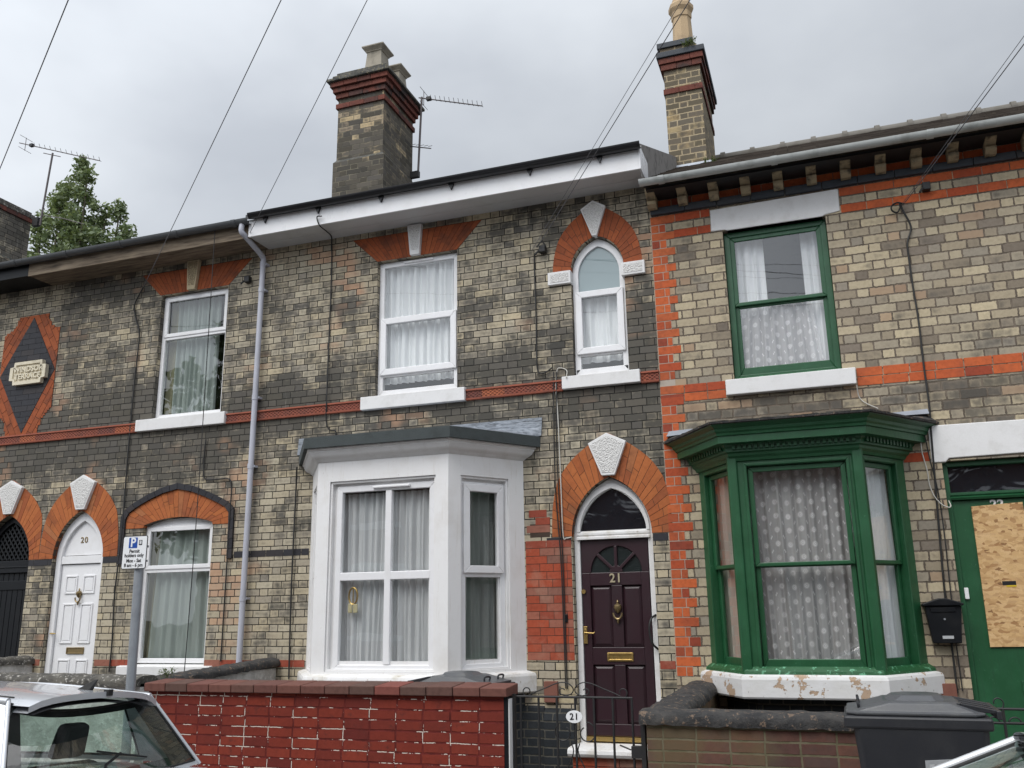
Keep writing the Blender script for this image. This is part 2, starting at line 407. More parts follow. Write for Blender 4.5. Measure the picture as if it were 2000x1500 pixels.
def slate(name, c0, c1, w=0.3, h=0.2):
    g = G(name)
    x, y, z = g.xyz()
    row = g.M('FLOOR', g.M('DIVIDE', z, h * 0.5))
    u = g.M('ADD', g.M('DIVIDE', x, w), g.M('MULTIPLY', g.M('MODULO', row, 2.0), 0.5))
    cv = g.node('ShaderNodeCombineXYZ')
    g.put(cv.inputs[0], g.M('FLOOR', u)); g.put(cv.inputs[1], row)
    wn_ = g.node('ShaderNodeTexWhiteNoise', noise_dimensions='2D')
    g.l.new(cv.outputs[0], wn_.inputs['Vector'])
    c = g.mix(wn_.outputs[0], c0, c1)
    n = g.noise(9, 5, 0.7)
    c = g.mix(g.rng(n, 0.55, 0.75, 0, 0.5), c, (0.12, 0.105, 0.075))
    fr = g.M('FRACT', g.M('DIVIDE', z, h * 0.5))
    hh = g.M('ADD', g.M('SUBTRACT', 1.0, fr), g.M('MULTIPLY', n, 0.5))
    return g.bsdf(c, 0.95, 0, g.bump(hh, 0.8, 0.02), Specular_IOR_Level=0.08)
M_SLATE = slate('grey_slate', (0.07, 0.07, 0.075), (0.11, 0.11, 0.115))
M_TILE = slate('brown_concrete_tile', (0.032, 0.026, 0.022), (0.062, 0.052, 0.044), 0.3, 0.3)
M_RIDGE = plain('grey_ridge_tile', (0.15, 0.138, 0.12), 0.85, dirt=0.6, dirtcol=(0.1, 0.09, 0.07), bump=0.4)
M_FELT = plain('green_grey_felt', (0.062, 0.074, 0.075), 0.9, dirt=0.5, dirtcol=(0.035, 0.04, 0.04), scale=8, bump=0.8, bscale=220, fine=0.35)
def lead():
    g = G('smeared_lead')
    n = g.noise(6.0, 5, 0.6, dist=1.6, sc3=(1.0, 2.0, 6.0))
    c = g.ramp(n, [(0.32, (0.09, 0.10, 0.115)), (0.5, (0.26, 0.29, 0.33)), (0.7, (0.40, 0.43, 0.48))])
    return g.bsdf(c, 0.55, 0.0, g.bump(n, 0.7, 0.02))
M_LEAD = lead()
M_LEADP = plain('pale_lead', (0.42, 0.45, 0.50), 0.5, dirt=0.5, bump=0.3, bscale=20)
def coping(name, c0, c1, c2):
    g = G(name)
    n = g.noise(7, 5, 0.65)
    m = g.noise(23, 4, 0.7)
    c = g.mix(g.rng(n, 0.35, 0.7), c0, c1)
    c = g.mix(g.rng(m, 0.565, 0.63, 0, 0.85), c, c2)
    return g.bsdf(c, 0.9, 0, g.bump(g.M('ADD', n, m), 0.9, 0.015))
M_COPL = coping('lichened_coping', (0.055, 0.052, 0.047), (0.13, 0.12, 0.10), (0.45, 0.43, 0.39))
M_COPB = coping('tarry_coping', (0.022, 0.022, 0.023), (0.06, 0.056, 0.052), (0.17, 0.12, 0.085))
M_COPR = units('brown_coping_brick', [(0, (0.125, 0.055, 0.045)), (0.4, (0.16, 0.068, 0.052)), (0.7, (0.105, 0.062, 0.05)), (1, (0.21, 0.066, 0.052))], mott=0.45, bump=0.3)
M_LIMEWASH = coping('flaked_limewash', (0.42, 0.41, 0.39), (0.62, 0.61, 0.59), (0.66, 0.65, 0.63))
M_ASPH = plain('asphalt', (0.05, 0.05, 0.052), 0.9, dirt=0.4, scale=3, bump=0.8, bscale=250, fine=0.4)
M_SLAB = plain('paving', (0.22, 0.21, 0.20), 0.9, dirt=0.5, scale=2, bump=0.4, bscale=120)
M_KERB = plain('kerb_stone', (0.26, 0.25, 0.24), 0.9, dirt=0.5)
M_SOIL = plain('garden_soil', (0.055, 0.048, 0.038), 0.95, dirt=0.5, scale=9, bump=0.8, bscale=60)
M_GALV = plain('galvanised_steel', (0.30, 0.32, 0.345), 0.5, 0.35, dirt=0.5, dirtcol=(0.2, 0.21, 0.23), scale=12, bump=0.1)
M_SIGNW = plain('sign_white', (0.78, 0.79, 0.80), 0.35, dirt=0.1)
M_SIGNB = plain('sign_blue', (0.012, 0.07, 0.33), 0.35, dirt=0.1)
M_SIGNK = plain('sign_black', (0.012, 0.012, 0.014), 0.4, dirt=0.1)
M_BIN = plain('grey_bin_plastic', (0.020, 0.021, 0.025), 0.42, dirt=0.5, scale=5, dirtcol=(0.036, 0.036, 0.038), bump=0.1, bscale=80)
M_BINLID = plain('grey_bin_lid', (0.075, 0.078, 0.084), 0.34, dirt=0.6, scale=7, dirtcol=(0.12, 0.12, 0.115), bump=0.1, bscale=80)
M_STICK = plain('worn_sticker', (0.30, 0.31, 0.32), 0.6, dirt=0.6, scale=20)
M_STICK2 = plain('worn_sticker_pale', (0.42, 0.43, 0.44), 0.6, dirt=0.6, scale=20)
M_CONC = plain('pale_pot_concrete', (0.30, 0.27, 0.215), 0.85, dirt=0.9, scale=4, dirtcol=(0.13, 0.12, 0.095), bump=0.3)
M_POT = plain('buff_clay_pot', (0.44, 0.32, 0.19), 0.8, dirt=0.55, scale=5, dirtcol=(0.24, 0.18, 0.12), bump=0.25)
M_MORTARCAP = coping('mortar_flaunching', (0.05, 0.05, 0.045), (0.12, 0.115, 0.10), (0.24, 0.21, 0.12))
M_ALU = plain('dull_aerial_metal', (0.10, 0.085, 0.085), 0.5, 0.4, dirt=0.4)
M_SILVER = plain('silver_car_paint', (0.60, 0.62, 0.65), 0.25, 0.25, dirt=0.12, scale=3, Coat_Weight=0.7, Coat_Roughness=0.05)
M_SILVER2 = plain('pale_silver_car_paint', (0.66, 0.68, 0.70), 0.25, 0.25, dirt=0.1, scale=3, Coat_Weight=0.7, Coat_Roughness=0.05)
M_RUBBER = plain('black_rubber', (0.014, 0.014, 0.014), 0.7)
M_TRIM = plain('dark_car_trim', (0.02, 0.02, 0.022), 0.6)
M_FRIT = plain('black_glass_border', (0.012, 0.012, 0.013), 0.5)
M_SEAT = plain('grey_car_seat', (0.055, 0.055, 0.06), 0.9)
M_ALLOY = plain('wheel_alloy', (0.4, 0.4, 0.42), 0.35, 0.8)
M_LAMPR = plain('red_lamp_plastic', (0.35, 0.01, 0.01), 0.15)
M_LAMPW = plain('clear_lamp_plastic', (0.6, 0.6, 0.62), 0.1)
M_LAMPCORE = plain('terracotta_air_brick', (0.21, 0.085, 0.06), 0.9, dirt=0.5)
M_BARK = plain('grey_bark', (0.10, 0.085, 0.065), 0.95, bump=0.8, bscale=30)
def osb():
    g = G('strand_board')
    v = g.node('ShaderNodeTexVoronoi', {'Vector': None, 'Scale': 1.0})
    k = g.node('ShaderNodeMapping')
    g.l.new(g.pos, k.inputs[0])
    k.inputs['Scale'].default_value = (21, 21, 46)
    k.inputs['Rotation'].default_value = (0, 0.5, 0)
    d = g.node('ShaderNodeVectorMath', operation='ADD')
    n = g.node('ShaderNodeTexNoise', {'Vector': g.pos, 'Scale': 7.0, 'Detail': 3.0})
    sc = g.node('ShaderNodeVectorMath', operation='SCALE')
    g.l.new(n.outputs['Color'], sc.inputs[0]); sc.inputs['Scale'].default_value = 3.5
    g.l.new(k.outputs[0], d.inputs[0]); g.l.new(sc.outputs[0], d.inputs[1])
    g.l.new(d.outputs[0], v.inputs['Vector'])
    sep = g.node('ShaderNodeSeparateColor'); g.l.new(v.outputs['Color'], sep.inputs[0])
    c = g.ramp(sep.outputs[0], [(0, (0.46, 0.27, 0.115)), (0.35, (0.60, 0.385, 0.175)), (0.7, (0.66, 0.44, 0.22)), (0.93, (0.36, 0.19, 0.075)), (1, (0.22, 0.11, 0.045))])
    c = g.mix(g.rng(g.noise(90, 2), 0.4, 0.7, 0, 0.25), c, (0.4, 0.23, 0.1))
    return g.bsdf(c, 0.8, 0, g.bump(sep.outputs[1], 0.25, 0.003))
M_OSB = osb()
def schlick(g):
    d = g.node('ShaderNodeVectorMath', operation='DOT_PRODUCT')
    g.l.new(g.geo.outputs['Incoming'], d.inputs[0]); g.l.new(g.geo.outputs['Normal'], d.inputs[1])
    c = g.M('SUBTRACT', 1.0, g.M('ABSOLUTE', d.outputs['Value']))
    return g.M('ADD', 0.04, g.M('MULTIPLY', g.M('POWER', c, 5.0), 0.96))
def glass(name, tint, gain=1.7, rough=0.0, dust=0.0, ior=1.5):
    g = G(name)
    t = g.node('ShaderNodeBsdfTransparent', {'Color': tint})
    wob = g.bump(g.noise(1.6, 2), 0.10, 0.02)
    r = g.node('ShaderNodeBsdfGlossy', {'Color': (1, 1, 1), 'Roughness': rough, 'Normal': wob})
    fac = g.M('MULTIPLY', schlick(g), gain, clamp=True)
    m = g.node('ShaderNodeMixShader')
    g.l.new(fac, m.inputs[0]); g.l.new(t.outputs[0], m.inputs[1]); g.l.new(r.outputs[0], m.inputs[2])
    res = m.outputs[0]
    if dust:
        dfs = g.node('ShaderNodeBsdfDiffuse', {'Color': (0.5, 0.5, 0.5)})
        vv = g.node('ShaderNodeTexVoronoi', {'Vector': g.pos, 'Scale': 70.0})
        drop = g.rng(vv.outputs['Distance'], 0.12, 0.2, dust * 1.5, 0.0)
        q = g.M('ADD', drop, g.rng(g.noise(4, 4), 0.4, 0.8, 0, dust))
        m2 = g.node('ShaderNodeMixShader')
        g.l.new(q, m2.inputs[0]); g.l.new(res, m2.inputs[1]); g.l.new(dfs.outputs[0], m2.inputs[2])
        res = m2.outputs[0]
    g.l.new(res, g.out.inputs[0])
    return g.m
M_GLASS = glass('window_glass', (0.95, 0.965, 0.96), 2.4)
M_GLASSUP = glass('old_window_glass', (0.95, 0.96, 0.96), 3.0)
M_CARGLASS = glass('green_tinted_car_glass', (0.74, 0.86, 0.80), 2.6, dust=0.13)
M_FROST = None
def frosted():
    g = G('frosted_glass')
    d = g.node('ShaderNodeBsdfTranslucent', {'Color': (0.42, 0.52, 0.54)})
    df = g.node('ShaderNodeBsdfDiffuse', {'Color': (0.36, 0.46, 0.48)})
    m = g.node('ShaderNodeMixShader', {0: 0.7}); g.l.new(d.outputs[0], m.inputs[1]); g.l.new(df.outputs[0], m.inputs[2])
    r = g.node('ShaderNodeBsdfGlossy', {'Color': (1, 1, 1), 'Roughness': 0.02})
    m2 = g.node('ShaderNodeMixShader'); g.l.new(g.M('MULTIPLY', schlick(g), 1.8, clamp=True), m2.inputs[0])
    g.l.new(m.outputs[0], m2.inputs[1]); g.l.new(r.outputs[0], m2.inputs[2])
    g.l.new(m2.outputs[0], g.out.inputs[0])
    return g.m
M_FROST = frosted()
def net(name, col, alpha=0.72, dots=False, trans=0.35):
    g = G(name)
    d = g.node('ShaderNodeBsdfDiffuse', {'Color': col})
    t = g.node('ShaderNodeBsdfTranslucent', {'Color': col})
    m = g.node('ShaderNodeMixShader', {0: trans}); g.l.new(d.outputs[0], m.inputs[1]); g.l.new(t.outputs[0], m.inputs[2])
    tr = g.node('ShaderNodeBsdfTransparent', {'Color': (1, 1, 1)})
    a = g.M('ADD', alpha, g.M('MULTIPLY', g.M('SUBTRACT', g.noise(2.5, 3, sc3=(4.0, 4.0, 0.4)), 0.5), 0.3))
    if dots:
        x, y, z = g.xyz()
        uu = g.M('ADD', x, g.M('MULTIPLY', y, 0.12))
        u = g.M('DIVIDE', uu, 0.108)
        vz = g.M('ADD', g.M('DIVIDE', z, 0.128), g.M('MULTIPLY', g.M('MODULO', g.M('FLOOR', u), 2.0), 0.12))
        a1 = g.M('SUBTRACT', g.M('FRACT', u), 0.5)
        b1 = g.M('SUBTRACT', g.M('FRACT', vz), 0.5)
        rr = g.M('SQRT', g.M('ADD', g.M('MULTIPLY', a1, a1), g.M('MULTIPLY', b1, b1)))
        ring = g.M('MULTIPLY', g.rng(rr, 0.19, 0.235, 1.0, 0.0), g.M('ADD', 0.62, g.M('MULTIPLY', g.M('SINE', g.M('MULTIPLY', rr, 62.0)), 0.38)))
        ua = g.M('SUBTRACT', g.M('FRACT', g.M('ADD', u, 0.5)), 0.5)
        vb = g.M('SUBTRACT', g.M('FRACT', g.M('ADD', vz, 0.5)), 0.5)
        r2 = g.M('SQRT', g.M('ADD', g.M('MULTIPLY', ua, ua), g.M('MULTIPLY', vb, vb)))
        dot = g.rng(r2, 0.07, 0.1, 0.8, 0.0)
        a = g.M('ADD', a, g.M('MULTIPLY', g.M('MAXIMUM', ring, dot), g.rng(g.noise(3.2, 3), 0.32, 0.6, 0.2, 0.6)), clamp=True)
    m2 = g.node('ShaderNodeMixShader')
    g.put(m2.inputs[0], a)
    g.l.new(tr.outputs[0], m2.inputs[1]); g.l.new(m.outputs[0], m2.inputs[2])
    g.l.new(m2.outputs[0], g.out.inputs[0])
    return g.m
M_NET = net('white_net', (0.84, 0.85, 0.86), 0.82, trans=0.15)
M_NETG = net('grey_net', (0.62, 0.65, 0.62), 0.55)
M_NETGR = net('green_grey_net', (0.55, 0.62, 0.58), 0.8)
M_NETDOT = net('dotted_net', (0.84, 0.82, 0.82), 0.5, dots=True, trans=0.15)
M_CURTAIN = net('white_curtain', (0.86, 0.87, 0.88), 1.0, trans=0.1)
M_CREAMC = net('cream_curtain', (0.62, 0.57, 0.5), 0.9)
M_BEIGEC = net('beige_curtain', (0.42, 0.40, 0.27), 1.0)
def leaf(name, c0, c1):
    g = G(name)
    c = g.mix(g.island, c0, c1)
    d = g.node('ShaderNodeBsdfDiffuse', {'Color': c})
    t = g.node('ShaderNodeBsdfTranslucent', {'Color': g.mix(0.5, c, (0.16, 0.2, 0.03))})
    gl = g.node('ShaderNodeBsdfGlossy', {'Color': (0.8, 0.85, 0.8), 'Roughness': 0.45})
    m = g.node('ShaderNodeMixShader', {0: 0.3}); g.l.new(d.outputs[0], m.inputs[1]); g.l.new(t.outputs[0], m.inputs[2])
    m2 = g.node('ShaderNodeMixShader', {0: 0.06}); g.l.new(m.outputs[0], m2.inputs[1]); g.l.new(gl.outputs[0], m2.inputs[2])
    g.l.new(m2.outputs[0], g.out.inputs[0])
    return g.m
M_LEAF = leaf('poplar_leaf', (0.085, 0.13, 0.05), (0.25, 0.30, 0.145))
M_WEED = leaf('weed_leaf', (0.07, 0.11, 0.03), (0.14, 0.17, 0.06))

# ------------------------------------------------------------------ mesh helper
class MB:
    def __init__(s, origin=(0, 0, 0), udir=(1, 0)):
        s.v, s.f, s.mi = [], [], []
        L = math.hypot(*udir)
        s.o = Vector(origin)
        s.U = Vector((udir[0] / L, udir[1] / L, 0))
        s.V = Vector((-udir[1] / L, udir[0] / L, 0))     # into the building
        s.Z = Vector((0, 0, 1))
    def pt(s, p): return tuple(s.o + s.U * p[0] + s.V * p[1] + s.Z * p[2])
    def add(s, vs, fs, m=0):
        b = len(s.v)
        s.v += [s.pt(p) for p in vs]
        s.f += [[b + i for i in f] for f in fs]
        s.mi += [m] * len(fs)
        return s
    def box(s, x0, x1, y0, y1, z0, z1, m=0):
        return s.add([(x0, y0, z0), (x1, y0, z0), (x1, y1, z0), (x0, y1, z0), (x0, y0, z1), (x1, y0, z1), (x1, y1, z1), (x0, y1, z1)],
                     [(0, 3, 2, 1), (4, 5, 6, 7), (0, 1, 5, 4), (1, 2, 6, 5), (2, 3, 7, 6), (3, 0, 4, 7)], m)
    def prism(s, poly, y0, y1, m=0):
        """polygon in x,z pushed from y0 (front) to y1"""
        n = len(poly)
        vs = [(x, y0, z) for x, z in poly] + [(x, y1, z) for x, z in poly]
        fs = [tuple(range(n)), tuple(range(2 * n - 1, n - 1, -1))]
        fs += [(i, (i + 1) % n, n + (i + 1) % n, n + i) for i in range(n)]
        return s.add(vs, fs, m)
    def slab(s, poly, z0, z1, m=0):
        """polygon in x,y pushed from z0 to z1"""
        n = len(poly)
        vs = [(x, y, z0) for x, y in poly] + [(x, y, z1) for x, y in poly]
        fs = [tuple(range(n)), tuple(range(2 * n - 1, n - 1, -1))]
        fs += [(i, (i + 1) % n, n + (i + 1) % n, n + i) for i in range(n)]
        return s.add(vs, fs, m)
    def sweepx(s, poly, x0, x1, m=0):
        """polygon in y,z pushed along x"""
        n = len(poly)
        vs = [(x0, y, z) for y, z in poly] + [(x1, y, z) for y, z in poly]
        fs = [tuple(range(n)), tuple(range(2 * n - 1, n - 1, -1))]
        fs += [(i, (i + 1) % n, n + (i + 1) % n, n + i) for i in range(n)]
        return s.add(vs, fs, m)
    def frame(s, x0, x1, z0, z1, w, y0, y1, m=0, wb=None):
        wb = w if wb is None else wb
        a = [(x0, z0), (x1, z0), (x1, z1), (x0, z1)]
        b = [(x0 + w, z0 + wb), (x1 - w, z0 + wb), (x1 - w, z1 - w), (x0 + w, z1 - w)]
        for i in range(4):
            j = (i + 1) % 4
            s.prism([a[i], a[j], b[j], b[i]], y0, y1, m)
        return s
    def ring(s, outer, inner, y0, y1, m=0):
        """open band between two polylines in x,z"""
        n = len(outer)
        vs = [(x, y0, z) for x, z in outer] + [(x, y0, z) for x, z in inner] + [(x, y1, z) for x, z in outer] + [(x, y1, z) for x, z in inner]
        fs = []
        for i in range(n - 1):
            fs += [(i, i + 1, n + i + 1, n + i), (2 * n + i, 3 * n + i, 3 * n + i + 1, 2 * n + i + 1),
                   (i, 2 * n + i, 2 * n + i + 1, i + 1), (n + i, n + i + 1, 3 * n + i + 1, 3 * n + i)]
        fs += [(0, n, 3 * n, 2 * n), (n - 1, 3 * n - 1, 4 * n - 1, 2 * n - 1)]
        return s.add(vs, fs, m)
    def tube(s, path, r, n=6, m=0, closed=False):
        path = [Vector(p) for p in path]
        k = len(path)
        vs, fs = [], []
        up = Vector((0, 0, 1))
        prev = None
        for i, p in enumerate(path):
            a = path[(i - 1) % k] if (closed or i > 0) else p
            b = path[(i + 1) % k] if (closed or i < k - 1) else p
            t = (b - a)
            if t.length < 1e-9: t = Vector((0, 0, 1))
            t.normalize()
            if prev is None:
                q = up if abs(t.z) < 0.9 else Vector((1, 0, 0))
                e1 = t.cross(q).normalized()
            else:
                e1 = (prev - t * prev.dot(t))
                if e1.length < 1e-6: e1 = t.cross(up if abs(t.z) < .9 else Vector((1, 0, 0)))
                e1.normalize()
            prev = e1
            e2 = t.cross(e1)
            rr = r[i] if isinstance(r, (list, tuple)) else r
            for j in range(n):
                a_ = 2 * math.pi * j / n
                vs.append(tuple(p + e1 * math.cos(a_) * rr + e2 * math.sin(a_) * rr))
        for i in range(k if closed else k - 1):
            i2 = (i + 1) % k
            for j in range(n):
                j2 = (j + 1) % n
                fs.append((i * n + j, i * n + j2, i2 * n + j2, i2 * n + j))
        if not closed:
            fs += [tuple(range(n - 1, -1, -1)), tuple((k - 1) * n + j for j in range(n))]
        return s.add(vs, fs, m)
    def lathe(s, prof, c, n=16, m=0, axis='z'):
        vs, fs = [], []
        for r, h in prof:
            for j in range(n):
                a = 2 * math.pi * j / n
                if axis == 'z': vs.append((c[0] + r * math.cos(a), c[1] + r * math.sin(a), c[2] + h))
                elif axis == 'y': vs.append((c[0] + r * math.cos(a), c[1] + h, c[2] + r * math.sin(a)))
                else: vs.append((c[0] + h, c[1] + r * math.cos(a), c[2] + r * math.sin(a)))
        k = len(prof)
        for i in range(k - 1):
            for j in range(n):
                j2 = (j + 1) % n
                fs.append((i * n + j, i * n + j2, (i + 1) * n + j2, (i + 1) * n + j))
        fs += [tuple(range(n - 1, -1, -1)), tuple((k - 1) * n + j for j in range(n))]
        return s.add(vs, fs, m)
    def grid(s, fn, nu, nv, m=0):
        vs = [fn(i / nu, j / nv) for j in range(nv + 1) for i in range(nu + 1)]
        fs = [(j * (nu + 1) + i, j * (nu + 1) + i + 1, (j + 1) * (nu + 1) + i + 1, (j + 1) * (nu + 1) + i) for j in range(nv) for i in range(nu)]
        return s.add(vs, fs, m)
    def loft(s, rings, m=0, cap=True):
        n = len(rings[0])
        vs = [p for r in rings for p in r]
        fs = []
        for i in range(len(rings) - 1):
            for j in range(n):
                j2 = (j + 1) % n
                fs.append((i * n + j, i * n + j2, (i + 1) * n + j2, (i + 1) * n + j))
        if cap: fs += [tuple(range(n - 1, -1, -1)), tuple((len(rings) - 1) * n + j for j in range(n))]
        return s.add(vs, fs, m)
    def build(s, name, mats, parent=None, smooth=None, bevel=0.0, seg=2, recalc=True):
        me = bpy.data.meshes.new(name)
        me.from_pydata(s.v, [], s.f)
        if not isinstance(mats, (list, tuple)): mats = [mats]
        for q in mats: me.materials.append(q)
        for p, i in zip(me.polygons, s.mi): p.material_index = i
        if recalc:
            bm = bmesh.new(); bm.from_mesh(me)
            bmesh.ops.recalc_face_normals(bm, faces=bm.faces[:])
            bm.to_mesh(me); bm.free()
        me.update()
        if smooth is not None:
            me.polygons.foreach_set('use_smooth', [True] * len(me.polygons))
            me.set_sharp_from_angle(angle=R(smooth))
        o = bpy.data.objects.new(name, me)
        COL.objects.link(o)
        if parent is not None: attach(o, parent)
        if bevel:
            b = o.modifiers.new('bevel', 'BEVEL')
            b.width = bevel; b.segments = seg; b.limit_method = 'ANGLE'; b.angle_limit = R(40)
        return o

def build_split(mb, name, mats, parent=None, gap=0.03, **kw):
    """pieces that do not touch become objects of their own"""
    n = len(mb.v)
    up = list(range(n))
    def find(i):
        while up[i] != i:
            up[i] = up[up[i]]; i = up[i]
        return i
    for f in mb.f:
        a = find(f[0])
        for i in f[1:]: up[find(i)] = a
    comp = {}
    for k, f in enumerate(mb.f): comp.setdefault(find(f[0]), []).append(k)
    items = []
    for fs in comp.values():
        ps = [mb.v[i] for k in fs for i in mb.f[k]]
        items.append((fs, [min(p[a] for p in ps) for a in range(3)], [max(p[a] for p in ps) for a in range(3)]))
    groups = []
    for it in items:
        hit = [g_ for g_ in groups if any(all(it[1][a] - gap <= o[2][a] and o[1][a] - gap <= it[2][a] for a in range(3)) for o in g_)]
        new = [it]
        for g_ in hit:
            new += g_; groups.remove(g_)
        groups.append(new)
    out = []
    for g_ in groups:
        m2 = MB(); ix = {}
        for fs, _, _ in g_:
            for k in fs:
                q = []
                for i in mb.f[k]:
                    if i not in ix: ix[i] = len(m2.v); m2.v.append(mb.v[i])
                    q.append(ix[i])
                m2.f.append(q); m2.mi.append(mb.mi[k])
        out.append(m2.build(name, mats, parent, **kw))
    return out

def attach(o, parent):
    """parts are built in place; keep them there under a parent standing at its own base"""
    o.parent = parent
    m = Matrix.Identity(4)
    q = parent
    chain = []
    while q is not None:
        chain.append(q); q = q.parent
    for q in reversed(chain):
        m = m @ q.matrix_parent_inverse @ Matrix.LocRotScale(q.location, q.rotation_euler, q.scale)
    o.matrix_parent_inverse = m.inverted()

def tag(o, label, cat=None, group=None, kind=None):
    if label: o['label'] = label
    if cat: o['category'] = cat
    if group: o['group'] = group
    if kind: o['kind'] = kind
    return o

def thing(name, loc, label, cat, group=None, rz=0.0):
    o = bpy.data.objects.new(name, None)
    COL.objects.link(o)
    o.location = loc
    o.rotation_euler = (0, 0, rz)
    o.empty_display_size = 0.3
    return tag(o, label, cat, group)

def struct(name, mb, mat, **k):
    o = mb.build(name, mat, **k)
    o['kind'] = 'structure'
    return o

def wall_mesh(outer, holes, y, depth, m=0, mb=None):
    """flat wall sheet in x,z with openings, and brick reveals of the given depth"""
    bm = bmesh.new()
    edges = []
    for loop in [outer] + holes:
        vs = [bm.verts.new((x, y, z)) for x, z in loop]
        edges += [bm.edges.new((vs[i], vs[(i + 1) % len(vs)])) for i in range(len(vs))]
    bmesh.ops.triangle_fill(bm, edges=edges, use_beauty=True, use_dissolve=False)
    bm.verts.ensure_lookup_table()
    bm.verts.index_update()
    mb = mb or MB()
    mb.add([tuple(v.co) for v in bm.verts], [[v.index for v in f.verts] for f in bm.faces], m)
    bm.free()
    for loop in holes:
        n = len(loop)
        vs = [(x, y, z) for x, z in loop] + [(x, y + depth, z) for x, z in loop]
        mb.add(vs, [(i, (i + 1) % n, n + (i + 1) % n, n + i) for i in range(n)], m)
    return mb

def text_faces(body, size, extr=0.0, bold=0.0, align='CENTER', spacing=1.0):
    cu = bpy.data.curves.new('lettering', 'FONT')
    cu.body = body; cu.size = size; cu.align_x = align; cu.align_y = 'CENTER'
    cu.extrude = extr; cu.offset = bold; cu.resolution_u = 3; cu.space_character = spacing
    o = bpy.data.objects.new('lettering', cu)
    me = bpy.data.meshes.new_from_object(o)
    vs = [tuple(v.co) for v in me.vertices]
    fs = [list(p.vertices) for p in me.polygons]
    bpy.data.objects.remove(o); bpy.data.curves.remove(cu); bpy.data.meshes.remove(me)
    return vs, fs

def put_text(mb, body, cx, cz, y, size, extr=0.002, bold=0.0, m=0, spacing=1.0, sx=1.0):
    vs, fs = text_faces(body, size, extr, bold, spacing=spacing)
    mb.add([(cx + a * sx, y - c, cz + b) for a, b, c in vs], fs, m)
    return mb

def resample(pts, n):
    pts = [Vector(p) for p in pts]
    d = [0]
    for a, b in zip(pts, pts[1:]): d.append(d[-1] + (b - a).length)
    out = []
    for i in range(n + 1):
        t = d[-1] * i / n
        k = 0
        while k < len(d) - 2 and d[k + 1] < t: k += 1
        f = (t - d[k]) / max(1e-9, d[k + 1] - d[k])
        out.append(tuple(pts[k].lerp(pts[k + 1], min(1, f))))
    return out

def smooth_path(pts, n=6):
    """Catmull-Rom through the points"""
    P = [Vector(p) for p in pts]
    P = [P[0] * 2 - P[1]] + P + [P[-1] * 2 - P[-2]]
    out = []
    for i in range(1, len(P) - 2):
        a, b, c, d = P[i - 1:i + 3]
        for k in range(n):
            t = k / n
            out.append(tuple(0.5 * (2 * b + (c - a) * t + (2 * a - 5 * b + 4 * c - d) * t * t + (3 * b - a - 3 * c + d) * t ** 3)))
    out.append(tuple(P[-2]))
    return out

def arch_pts(cx, z0, a, h, n=14):
    """pointed arch from left spring to right spring"""
    r = (a * a + h * h) / (2 * a)
    e = math.acos((r - a) / r)
    L = [(cx + (r - a) - r * math.cos(e * i / n), z0 + r * math.sin(e * i / n)) for i in range(n + 1)]
    return L + [(2 * cx - x, z) for x, z in reversed(L[:-1])]

def voussoirs(mb, inner, outer, n, y0, y1, split=(0.5, 0.36, 0.64), gap=0.005, rnd=None):
    """separate wedge bricks between two curves"""
    I, O = resample(inner, n), resample(outer, n)
    for i in range(n):
        a, b, c, d = Vector(I[i]), Vector(I[i + 1]), Vector(O[i + 1]), Vector(O[i])
        g1 = gap / 2 / max(0.01, (b - a).length); g2 = gap / 2 / max(0.01, (c - d).length)
        a2, b2 = a.lerp(b, g1), b.lerp(a, g1)
        d2, c2 = d.lerp(c, g2), c.lerp(d, g2)
        if rnd.random() < 0.3: cuts = [0, 1]
        else: cuts = [0, split[i % len(split)], 1]
        for k in range(len(cuts) - 1):
            s0, s1 = cuts[k], cuts[k + 1]
            e = 0.5 * gap / max(0.05, (d - a).length)
            s0 += e if k else 0
            s1 -= e if k < len(cuts) - 2 else 0
            q = [a2.lerp(d2, s0), b2.lerp(c2, s0), b2.lerp(c2, s1), a2.lerp(d2, s1)]
            yy = y0 + rnd.uniform(-0.0015, 0.0015)
            mb.prism([tuple(p) for p in q], yy, y1)
    return mb

def keystone(house_part, poly, y0, face_mat, margin=0.022):
    """a proud stone with a plain border and a pecked sunk face"""
    o = MB().prism(poly, y0, 0.05).build('keystone', M_WSTONE, house_part, bevel=0.006)
    cx = sum(p[0] for p in poly) / len(poly); cz = sum(p[1] for p in poly) / len(poly)
    inn = []
    for x, z in poly:
        d = Vector((cx - x, cz - z)); L = d.length
        d = d / L * margin * 1.45
        inn.append((x + d.x, z + d.y))
    MB().prism(inn, y0 - 0.004, y0 + 0.01).build('stone_face', face_mat, o)
    return o

rng = random.Random(7)

# ------------------------------------------------------------------ ground, road, pavement, gardens
struct('ground', MB().add([(-250, -250, -0.19), (250, -250, -0.19), (250, 250, -0.19), (-250, 250, -0.19)], [(0, 1, 2, 3)]), M_SOIL)
struct('road', MB().add([(-60, -12.3, -0.155), (60, -12.3, -0.155), (60, -4.5, -0.155), (-60, -4.5, -0.155)], [(0, 1, 2, 3)]), M_ASPH)
struct('pavement', MB().box(-60, 60, -4.36, -2.6, -0.15, 0.0), M_SLAB)
struct('kerb', MB().box(-60, 60, -4.5, -4.363, -0.15, 0.004), M_KERB, bevel=0.015)
struct('far_pavement', MB().box(-60, 60, -14.4, -12.3, -0.15, 0.0), M_SLAB)
struct('garden_ground', MB().box(-16, 6, -2.597, 0.3, -0.15, 0.008), M_SOIL)
struct('garden_path', MB().box(-2.55, -1.42, -2.59, -0.35, 0.0, 0.03), M_SLAB)

